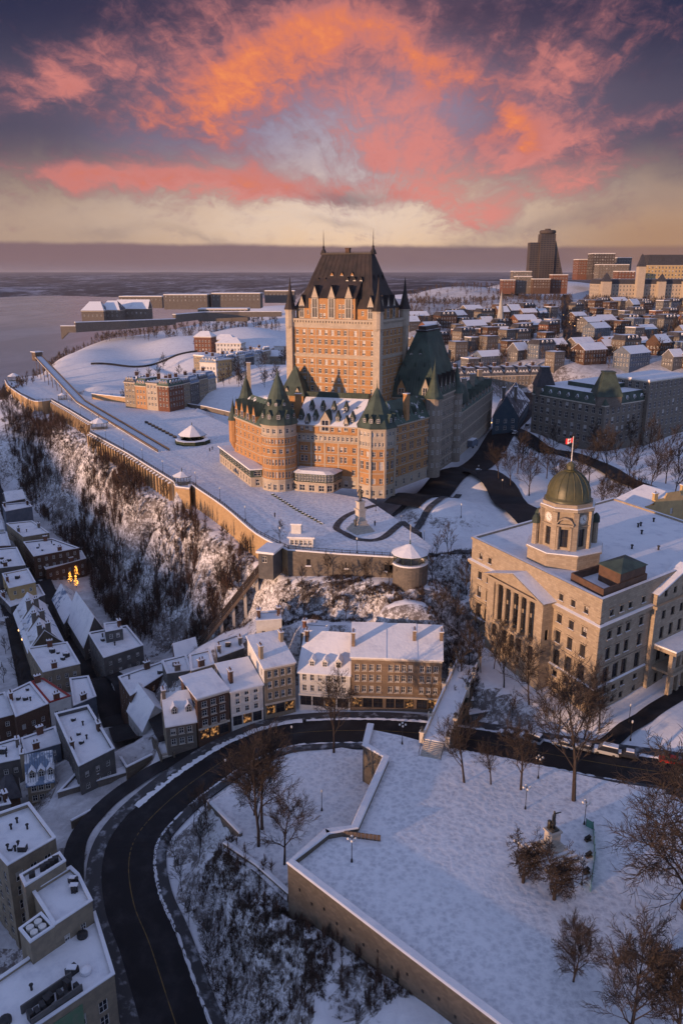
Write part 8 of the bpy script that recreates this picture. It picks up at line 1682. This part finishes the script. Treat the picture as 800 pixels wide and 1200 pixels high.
for kind, q, s, lab in (('street', (544, 917), .95, 'bare tree in the park beside the foot of the footbridge'), ('street', (575, 919), .62, 'slim bare sapling second from the footbridge along the park edge'), ('street', (610, 925), 1.0, 'bare forked tree third along the park edge'), ('street', (672, 938), 1.62, 'tallest bare tree at the park edge behind the statue'), ('round', (671, 1150), 1.0, 'neat round-crowned bare tree alone in the snow below the statue'), ('apple', (612, 1036), 2.9, 'low gnarled tree left of the statue steps, nearest the lawn middle'), ('apple', (648, 1056), 3.0, 'low spreading crabapple in front of the statue steps'), ('broad', (800, 1064), 1.7, 'huge spreading bare tree reaching in from the picture edge'), ('round', (738, 1215), 1.5, 'wide bushy bare tree cut off by the bottom of the picture'), ('round', (795, 1225), 1.4, 'bare tree in the bottom corner of the picture')):
    tree(kind, P2(*q, PARKZ), lab, PG, s, z=PARKZ)
GG = 'bare trees in the lower garden by the road'
for kind, q, s, lab in (('street', (303, 992), 1.35, 'tall twin-stemmed bare tree in the lower garden, nearer stem'), ('street', (307, 972), 1.3, 'tall bare tree just behind the nearer garden stem'), ('street', (333, 1013), 1.0, 'bare tree beside the big park wall in the lower garden'), ('round', (298, 955), 1.25, 'pale bushy crowned bare tree at the garden edge'), ('street', (391, 882), 1.12, 'bare tree beside the road opposite the low dormered house')):
    tree(kind, P2(*q, -27.5), lab, GG, s, z=-27.5)
for i, (q, s) in enumerate((((234, 1012), .8), ((245, 1003), .75), ((228, 985), .7), ((212, 1030), .55), ((220, 1060), .5), ((248, 1110), .55), ((266, 1138), .6), ((240, 1085), .5), ((286, 1186), .5), ((205, 1000), .6))):
    p = P2(*q, -37); tree('thin', p, f'{nth(i)} slender bare tree down the scrubby bank beside the road bend', 'slender trees on the road bank', s * 1.15)
for i, q in enumerate(((620, 822), (578, 786), (655, 846), (640, 842), (702, 852), (600, 830), (590, 806), (563, 790), (684, 858))):
    p = P2(*q, -19.5); tree(('street', 'thin')[i % 2], p, f'{nth(i)} bare tree on the bank below the domed building, counted from its portico end', 'bare trees on the bank of the domed building', (.95, 1.1, .8, .7, .9, .7, .8, .9, .8)[i])
for i, (q, s) in enumerate((((505, 715), .8), ((515, 735), .9), ((528, 752), 1.0), ((540, 770), 1.0), ((550, 758), 1.1), ((522, 700), .8), ((556, 742), 1.0), ((536, 730), .9), ((548, 785), .9), ((510, 690), .7), ((545, 715), .9), ((533, 790), .8))):
    tree('wild', P2(*q, -14), f'{nth(i)} dark bare tree of the thicket between the shop row and the domed building', 'thicket by the domed building', s * 1.2)
DG = 'bare trees of the square behind the domed building'
sq = [(584, 562), (598, 569), (704, 601), (725, 599), (747, 597), (640, 560), (655, 572), (672, 585), (628, 548), (610, 540), (690, 560), (710, 556), (736, 568), (760, 575), (780, 562), (668, 545), (648, 532), (700, 540), (722, 540), (745, 545), (770, 548), (795, 552), (715, 522), (738, 522), (760, 524), (783, 530), (695, 528), (620, 575), (606, 556), (680, 572), (790, 580), (660, 592)]
for i, q in enumerate(sorted(sq)): tree('far' if q[1] < 556 else 'street', P2(*q, -1), f'{nth(i)} bare tree of the snowy square, counting from the hotel street eastwards', DG, (.95 if q[1] > 556 else 1.1) * rtr.uniform(.85, 1.1))
# wild trees on the cliff, by strips along it
def along(pts, s): 
    L = [0.0]
    for a, b in zip(pts, pts[1:]): L.append(L[-1] + (V2(b) - V2(a)).length)
    x = s * L[-1]
    for i in range(len(pts) - 1):
        if x <= L[i + 1]: return V2(pts[i]).lerp(V2(pts[i + 1]), (x - L[i]) / max(1e-6, L[i + 1] - L[i]))
    return V2(pts[-1])
topl = off(tw[:-7], 2.5); footl = [P2(*q, LT) for q in ((10, 560), (24, 575), (60, 622), (97, 655), (112, 705), (135, 735), (172, 772), (215, 770))]
for j, (k0, k1, nm, n_) in enumerate(((.04, .2, 'just under the buttressed wall', 24), (.2, .42, 'high on the snowy cliff', 27), (.42, .66, 'half way down the snowy cliff', 27), (.66, .94, 'low on the cliff behind the lower town', 24))):
    for i in range(n_):
        s = (i + rtr.uniform(.1, .9)) / n_; k = rtr.uniform(k0, k1); p = along(topl, s).lerp(along(footl, s), k); tree('wild', p, f'{nth(i)} bare tree {nm}, counting from the river end', 'wild trees on the cliff', rtr.uniform(.55, 1.15), lean=rtr.uniform(-.12, .12))
tf_ = [P2(*q, -7) for q in ((345, 672), (414, 678), (490, 686))]; ff_ = [P2(*q, -14) for q in ((300, 726), (400, 728), (500, 733))]
for i in range(20):
    s = (i + rtr.uniform(.1, .9)) / 20; p = along(tf_, s).lerp(along(ff_, s), rtr.uniform(.05, .9)); tree('wild', p, f'{nth(i)} small bare tree on the snowy slope below the fortress wall', 'small trees below the fortress wall', rtr.uniform(.35, .75))
for i in range(16):
    s = (i + .5) / 16; p = along([P2(300, 655, -8), P2(245, 740, -30)], s) + Vector((rtr.uniform(3, 9) * rtr.choice((-1, 1)), rtr.uniform(-4, 4))); tree('wild', p, f'{nth(i)} bare tree beside the funicular track, from the top down', 'trees beside the funicular', rtr.uniform(.5, .9))
# trees of the upper town and the terrace gardens
for i in range(26):
    px, py = rtr.uniform(258, 335), rtr.uniform(428, 478); Y = 470 + (478 - py) * 2.6; p = PY(px, py, Y).xy; tree('far', p, f'{nth(i)} brown bare tree of the governors garden beside the hotel', 'trees of the governors garden', rtr.uniform(.7, 1.05))
for i, (px, py, Y) in enumerate(((210, 420, 590), (190, 412, 610), (238, 398, 660), (160, 425, 560), (178, 432, 545), (185, 430, 548), (245, 392, 700), (232, 396, 690), (130, 455, 500), (140, 452, 505))): tree('far', PY(px, py, Y).xy, f'{nth(i)} bare tree standing on the open snowfield below the fortress', 'trees on the snowfield', rtr.uniform(.7, 1.0))
for i in range(12):
    s = rtr.random(); j = int(s * 5.99); p = ctop[j].lerp(ctop[j + 1], s * 6 - j if s * 6 - j < 1 else .9); o = rtr.uniform(-4, 26); tree('far', (p.x - o, p.y + rtr.uniform(-8, 8)), f'{nth(i)} bare tree along the river cliff edge by the fortress', 'trees on the river cliff', rtr.uniform(.5, .9))
for i in range(44):
    px, Y = rtr.uniform(480, 800), rtr.choice((530, 570, 610, 655, 700, 760, 800)); x = (px - 400) / FPX * (Y * _c + 20); y = Y + rtr.uniform(-8, 8)
    if clear(x, y, 2): tree('far', (x, y), f'{nth(i)} bare tree rising among the upper town houses', 'trees among the upper town houses', rtr.uniform(.6, 1.0))
SAPL = mat('sapling_twigs', (.085, .052, .042), (.05, .035, .031), .9, .12)
for i, q in enumerate(((4, 708), (10, 722), (6, 742), (14, 755), (8, 772), (20, 790), (5, 800), (26, 808))): tree('wild', P2(*q, LT), f'{nth(i)} bare tree in the dark yard at the picture edge, going down', 'yard trees of the lower town', rtr.uniform(.6, .9))
# woods that read as one mass: the slopes under the skyline, poplars, far bank
def woods(name, spots, seed, hh=(7, 11), tw_=.22, m=BRUSH):
    r = random.Random(seed); mb = MB()
    for x, y in spots:
        z = gz(x, y); h_ = r.uniform(*hh); mb.tube([(x, y, z - 1), (x + r.uniform(-.3, .3), y, z + h_ * .9)], [min(.25, tw_ * 1.3), .03], 3)
        for k in range(34 if tw_ > .2 else 52):
            a = r.uniform(0, 6.28); zz = r.uniform(.25, 1.0); rr_ = h_ * .36 * math.sin(min(3.1, zz * 3.0)) * r.uniform(.3, 1.1); p = Vector((x + rr_ * math.cos(a), y + rr_ * math.sin(a), z + h_ * zz)); b_ = Vector((x, y, z + h_ * zz * .55)); q = b_.lerp(p, .08 if tw_ < .2 else .35); v_ = Vector((r.uniform(-1, 1), r.uniform(-1, 1), r.uniform(-1, 1))) * tw_
            mb.poly([q - v_, q + v_, p + v_ * .3])
    o = put(name, mb.mesh(name, m)); o['kind'] = 'stuff'; return o
rs = random.Random(9); sp_ = []
for _ in range(1500):
    px, Y = rs.uniform(475, 830), rs.uniform(835, 1330)
    if abs(px - 666) < 6: continue
    sp_.append(((px - 400) / FPX * Y * 1.0, Y))
for _ in range(160): px, Y = rs.uniform(470, 545), rs.uniform(690, 840); sp_.append(((px - 400) / FPX * Y, Y))
for _ in range(240): px, Y = rs.uniform(110, 330), rs.uniform(770, 960); sp_.append(((px - 400) / FPX * Y, Y))
for _ in range(700): px, Y = rs.uniform(470, 815), rs.uniform(500, 835); x = (px - 400) / FPX * (Y * _c + 18); clear(x, Y, 3) and sp_.append((x, Y))
woods('far_woods', sp_, 3)
sp_ = []
for _ in range(420):
    s = rs.random() * 5.99; j = int(s); p = ctop[j].lerp(ctop[j + 1], s - j); sp_.append((p.x - rs.uniform(0, 60), p.y + rs.uniform(-10, 10)))
woods('cliff_woods', sp_, 4, (4, 8))
# brushwood on the cliffs and banks: twigs nobody could count
def brush(name, spots, seed, s0=.5, s1=1.5, m=BRUSH):
    r = random.Random(seed); mb = MB(); Z = height([p[0] for p in spots], [p[1] for p in spots])
    for (x, y), z in zip(spots, Z):
        h_ = r.uniform(s0, s1); z = float(z)
        for k in range(9):
            a = r.uniform(0, 6.28); l_ = h_ * r.uniform(.5, 1.15); t_ = r.uniform(.15, 1.0); e = Vector((x + l_ * math.cos(a) * t_, y + l_ * math.sin(a) * t_, z + l_ * (1.15 - t_ * .8))); b_ = Vector((x + r.uniform(-.4, .4) * h_, y + r.uniform(-.4, .4) * h_, z - .25)); v_ = Vector((-math.sin(a), math.cos(a), 0)) * r.uniform(.02, .06) * (1 + h_ * .3)
            mb.poly([b_ - v_, b_ + v_, e]); m_ = b_.lerp(e, .5); e2 = m_ + Vector((r.uniform(-.5, .5), r.uniform(-.5, .5), r.uniform(.1, .6))) * h_; mb.poly([m_ - v_ * .7, m_ + v_ * .7, e2])
    o = put(name, mb.mesh(name, m)); o['kind'] = 'stuff'
def scatter(n, fn, thr, sc, seed):
    r = random.Random(seed); out = []; c_ = 0
    while len(out) < n and c_ < n * 12:
        c_ += 1; p = fn(r); v = float(vnoise(np.array([p[0] / sc]), np.array([p[1] / sc]), seed)[0]) * .65 + float(vnoise(np.array([p[0] / sc * 2.7]), np.array([p[1] / sc * 2.7]), seed + 1)[0]) * .35
        if v > thr + r.uniform(-.08, .08): out.append(p)
    return out
CLF = [tuple(p) for p in topl] + [P2(*q) for q in ((300, 655, -8), (262, 742, -26), (215, 770, -36))] + list(reversed(footl))
def onc(r):
    while True:
        x, y = r.uniform(-215, -15), r.uniform(205, 480)
        if in_poly(np.array([x]), np.array([y]), CLF)[0]: return (x, y)
woods('cliff_saplings', scatter(1500, onc, .50, 17, 15), 15, (3.5, 8.0), .075, SAPL)
brush('cliff_brushwood', scatter(4200, onc, .42, 9, 5), 5, .5, 1.6)
def ons(r): s = r.random(); return tuple(along(tf_, s).lerp(along(ff_, s), r.uniform(.0, 1.0)))
brush('slope_brushwood', scatter(2200, ons, .46, 6, 6), 6, .35, 1.3)
def onf(r): s = r.random(); p = along([P2(302, 655, -7), P2(262, 745, -26), P2(225, 768, -34)], s); return (p.x + r.uniform(-14, 12), p.y + r.uniform(-6, 8))
brush('track_brushwood', scatter(900, onf, .45, 6, 7), 7, .4, 1.4)
bank_ = [P2(*q, -36) for q in ((262, 1010), (330, 1075), (420, 1140), (540, 1215), (420, 1250), (280, 1220), (240, 1100), (225, 1040))]
def onb(r):
    while True:
        x, y = r.uniform(-60, 30), r.uniform(75, 135)
        if in_poly(np.array([x]), np.array([y]), bank_)[0] and not in_poly(np.array([x]), np.array([y]), PARK)[0]: return (x, y)
brush('bank_brushwood', scatter(3000, onb, .44, 4, 8), 8, .3, 1.1)
woods('bank_saplings', scatter(160, onb, .45, 6, 18), 18, (2.0, 4.0), .05, SAPL)
def onl(r): p = P2(r.uniform(500, 562), r.uniform(690, 800), -15); return tuple(p)
brush('thicket_brushwood', scatter(1100, onl, .40, 5, 9), 9, .5, 1.6)
# ------------------------------------------------------------------ lamps
def make_lamp(h, arms, lit=False):
    pm, gm = MB(), MB(); pm.lathe([(.22, 0), (.16, .5), (.07, .8), (.06, h)], 6, (0, 0, 0)); pm.lathe([(.14, h), (.02, h + .35)], 6, (0, 0, 0))
    for i in range(arms):
        a = 2 * math.pi * i / arms; x, y = .62 * math.cos(a), .62 * math.sin(a); pm.tube([(0, 0, h - .45), (x * .7, y * .7, h - .5), (x, y, h - .2)], .035, 4); gm.ball((x, y, h + .05), .23, 8, 5)
    if arms == 0: gm.lathe([(.12, h), (.24, h + .45), (.05, h + .7)], 6, (0, 0, 0))
    return pm.mesh('lamp_post', IRON), gm.mesh('lamp_globe', LAMPGLOW if lit else LAMPGLASS)
LM = {'park': make_lamp(4.6, 4), 'single': make_lamp(4.2, 0), 'lit': make_lamp(4.2, 0, True)}
def lamp(k, p, label, group):
    r = thing('street_lamp', label, 'street lamp', p, group); M = Matrix.Translation(Vector(p)); put('post', LM[k][0], r, M); put('globe', LM[k][1], r, M)
LPK = 'lamps of the upper park'
for q, lab in (((471, 872), 'four-globe lamp by the park wall near the footbridge steps'), ((412, 1010), 'four-globe lamp in the walled corner of the park'), ((615, 948), 'four-globe lamp between the statue and the forked tree'), ((684, 966), 'four-globe lamp just behind the glass barrier'), ((681, 1037), 'four-globe lamp beside the crabapple, before the glass barrier'), ((605, 1012), 'four-globe lamp hidden in the gnarled tree'), ((796, 935), 'four-globe lamp by the road at the picture edge'), ((630, 912), 'four-globe lamp at the roadside park edge')): lamp('park', P3(*q, PARKZ), lab, LPK)
for q, z, lab in (((377, 950), -27.5, 'single lamp in the lower garden snow'), ((738, 868), -19.3, 'lamp beside the dark path at the domed building'), ((736, 848), -19.3, 'lamp on the snow strip under the side front'), ((265, 912), -31, 'single lamp at the inner kerb of the road bend'), ((342, 872), -29, 'single lamp beside the road opposite the white house')): lamp('single', P3(*q, z), lab, 'single lamps along the lower paths')
for i in range(14):
    s = (i + .5) / 14; p = along(TWALL_B + TWALL_C + TWALL_D + TWALL_E, s); d_ = Vector((.6, .8)) * 2.2; lamp('single', (p.x + d_.x, p.y + d_.y, 0), f'{nth(i)} lamp along the promenade railing, from the far end', 'lamps along the promenade')
for i, q in enumerate(((470, 606), (497, 622), (540, 600), (440, 600), (528, 645), (588, 570), (560, 556))): p = P2(*q, -.3); lamp('single', (*p, gz(*p)), f'{nth(i)} lamp beside the paths before the hotel, from the monument outwards', 'lamps of the hotel square')
# lit trees and warm lights in the lower town lane
for i, (q, lab) in enumerate((((90, 676), 'tallest of three small trees wound with amber lights'), ((83, 683), 'amber lit small tree on the lane side of the trio'), ((90, 688), 'amber lit small tree nearest the gabled houses'))):
    p = P3(*q, LT + 1); r = thing('lit_tree', lab, 'lit tree', p, 'trees wound with amber lights'); mb = MB(); mb.tube([p, p + Vector((0, 0, 4.5))], [.15, .06], 5); part('trunk', mb, BARK, r); rr_ = random.Random(i); mb = MB()
    for k in range(60): zz = rr_.uniform(.8, 4.8); a = rr_.uniform(0, 6.28); q_ = (1.3 - zz * .2) * rr_.uniform(.3, 1); mb.ball(p + Vector((q_ * math.cos(a), q_ * math.sin(a), zz)), .11, 5, 3)
    part('light_bulb', mb, mat('amber_bulb', (1, .45, .08), None, .4, emit=1.8, ecol=(1, .42, .06)), r, kind='stuff')
for i, q in enumerate(((24, 753), (28, 764), (98, 764), (22, 640), (60, 670))):
    p = P3(*q, LT + 1); lamp('lit', p, f'{nth(i)} glowing lantern along the lower town lanes', 'glowing lanterns of the lower town')
for i, (px, py, Y) in enumerate(((676, 412, 535), (671, 403, 575), (672, 392, 630), (668, 385, 665), (667, 374, 740), (660, 366, 800), (673, 420, 520), (668, 360, 850))):
    p = PY(px, py, Y); lamp('lit', (p.x, p.y, gz(p.x, p.y)), f'{nth(i)} glowing lamp up the avenue behind the ministry', 'glowing lamps of the avenue')
for i, q in enumerate(((575, 506), (600, 489), (770, 600))): p = P3(*q, .3); lamp('lit', p, ('glowing lamp by the dark gabled hall', 'glowing lamp farther up the hotel street', 'glowing lamp in the street behind the domed building')[i], 'glowing street lamps of the upper town')
# ------------------------------------------------------------------ cars
def make_car(name, paint, snow, kind='car'):
    L, w_ = (4.5, 1.8) if kind == 'car' else (5.2, 2.0); H_ = .82 if kind == 'car' else 1.0; top = 1.45 if kind == 'car' else 2.05; out = {}
    def prof(pr, y, m): return [(x, y, z) for x, z in pr]
    body = [(-L / 2, .35), (-L / 2, .75), (-L / 2 + .15, H_), (-L * .28, H_ + .06), (L * .22, H_ + .06), (L / 2 - .12, H_ - .08), (L / 2, .6), (L / 2, .32)]
    def ext(pr, hw, in_=0.0):
        mb = MB(); a = [(x, -hw, z) for x, z in pr]; b = [(x, hw, z) for x, z in pr]; mb.poly(a[::-1]); mb.poly(b)
        for i in range(len(pr)): j = (i + 1) % len(pr); mb.poly([a[i], a[j], b[j], b[i]])
        return mb
    out['body'] = (ext(body, w_ / 2).mesh('body', paint))
    cab = [(-L * .42, H_ + .02), (-L * .30, top), (L * .08, top), (L * .24, H_ + .02)] if kind == 'car' else [(-L * .47, H_ + .02), (-L * .45, top), (L * .16, top), (L * .34, H_ + .02)]
    mb = MB(); lo_ = w_ / 2 - .04; hi = w_ / 2 - .22; a = [(cab[0][0], -lo_, cab[0][1]), (cab[3][0], -lo_, cab[3][1]), (cab[2][0], -hi, top), (cab[1][0], -hi, top)]; b = [(x, -y, z) for x, y, z in a]
    for f in (a, b[::-1], [a[1], b[1], b[2], a[2]], [b[0], a[0], a[3], b[3]]): mb.poly(f)
    out['windows'] = mb.mesh('windscreen', GLASS); mb = MB(); mb.poly([a[3], a[2], b[2], b[3]]); s_ = .12; mb.box(((cab[1][0] + cab[2][0]) / 2, 0, top - .02), (cab[2][0] - cab[1][0], hi * 2, .06)); out['roof'] = mb.mesh('roof', paint)
    if snow: mb = MB(); mb.box(((cab[1][0] + cab[2][0]) / 2, 0, top + .042), (cab[2][0] - cab[1][0] - .15, hi * 2 - .1, .18)); mb.box((L * .36, 0, H_ - .02), (L * .2, w_ - .3, .14)); out['snow_cover'] = mb.mesh('snow_cover', SNOW)
    wm_ = MB(); wm_.tube([(0, -.11, 0), (0, .11, 0)], .32, 12, 0, True); out['wheel'] = wm_.mesh('wheel', IRON); lm = MB(); lm.box((0, 0, 0), (.06, .34, .14)); out['headlight'] = lm.mesh('headlight', LAMPGLASS); out['dim'] = (L, w_); return out
def car(proto_, p, ang, label, group='cars parked along the street'):
    r = thing('parked_car', label, 'car', p, group, ang); M = WM[r.name]; L, w_ = proto_['dim']
    for k in ('body', 'windows', 'roof', 'snow_cover'):
        if k in proto_: put('windscreen' if k == 'windows' else k, proto_[k], r, M)
    for x in (-L * .31, L * .31):
        for y in (-w_ / 2 + .05, w_ / 2 - .05): put('wheel', proto_['wheel'], r, M @ Matrix.Translation((x, y, .32)))
    for y in (-w_ / 2 + .3, w_ / 2 - .3): put('headlight', proto_['headlight'], r, M @ Matrix.Translation((L / 2, y, .62)))
CP = {n: make_car(n, carpaint(n, c), s, k) for n, c, s, k in (('red', (.42, .02, .02), False, 'car'), ('dark', (.03, .035, .045), True, 'car'), ('silver', (.42, .43, .45), True, 'van'), ('white', (.6, .6, .6), True, 'car'), ('grey', (.16, .17, .19), True, 'car'))}
def on_road(px): # point on the kerb lane nearest a photo column
    best = min(ROADS, key=lambda q: abs(pix(*q)[0] - px)); i = ROADS.index(best); d = (ROADS[min(i + 1, len(ROADS) - 1)] - ROADS[max(i - 1, 0)]).xy.normalized(); return best, d
for px, k, lab in ((779, 'red', 'bright red car parked in the street at the picture edge'), (738, 'dark', 'dark car with a snowy roof parked next to the red car'), (684, 'grey', 'grey snow-covered car parked below the near corner of the domed building'), (612, 'silver', 'silver van with snow on its roof parked near the footbridge'), (580, 'grey', 'snow-buried car parked between the footbridge and the silver van'), (652, 'white', 'white snow-covered car in the middle of the parked row'), (710, 'silver', 'silver snow-topped van next to the dark car')):
    q, d = on_road(px); nn = Vector((d.y, -d.x)); p = Vector((q.x + nn.x * 3.9, q.y + nn.y * 3.9, q.z + .01)); car(CP[k], p, math.atan2(d.y, d.x), lab)
for i, (q, k) in enumerate((((603, 506), 'white'), ((612, 490), 'dark'), ((590, 518), 'grey'), ((560, 548), 'dark'), ((618, 500), 'silver'))): p = P2(*q, .3); car(CP[k], (*p, gz(*p) + .25), 1.1, ('white', 'dark', 'grey', 'black', 'silver')[i] + ' car in the dark street beside the castle hotel, ' + ('half way up', 'farthest up', 'below the white one', 'nearest the square', 'on the ministry side')[i], 'cars in the hotel street')
p = P3(553, 524, .3); r = thing('delivery_truck', 'snow-covered box truck parked beside the long stone wing', 'truck', p, None, 1.1); M = WM[r.name]
for nm, c_, d_, m_ in (('cargo_box', (-.8, 0, .9), (6.5, 2.4, 2.7), BLUEGREY), ('cab', (3.6, 0, .6), (2.0, 2.3, 2.0), BLUEGREY), ('snow_cover', (-.8, 0, 3.6), (6.3, 2.3, .3), SNOW), ('windscreen', (4.6, 0, 1.6), (.06, 2.0, .8), GLASS)): mb = MB(); mb.box(c_, d_); put(nm, mb.mesh(nm, m_), r, M)
for x in (-2.8, -1.6, 3.2):
    for y in (-1.05, 1.05): mb = MB(); mb.tube([(0, -.14, 0), (0, .14, 0)], .48, 12, 0, True); put('wheel', mb.mesh('wheel', IRON), r, M @ Matrix.Translation((x, y, .48)))
# ------------------------------------------------------------------ the winter air
HZ = 0.00003
mb = MB(); mb.box((2000, 28000, -90), (90000, 64000, 90 + 135)); me = mb.mesh('haze', []); o = put('haze', me); o['kind'] = 'stuff'
m = bpy.data.materials.new('haze_air'); m.use_nodes = True; t = m.node_tree; t.nodes.clear(); pv_ = t.nodes.new('ShaderNodeVolumePrincipled'); pv_.inputs['Density'].default_value = HZ; pv_.inputs['Color'].default_value = (.80, .78, .88, 1); pv_.inputs['Anisotropy'].default_value = 0.2
om = t.nodes.new('ShaderNodeOutputMaterial'); t.links.new(pv_.outputs[0], om.inputs['Volume']); me.materials.append(m)
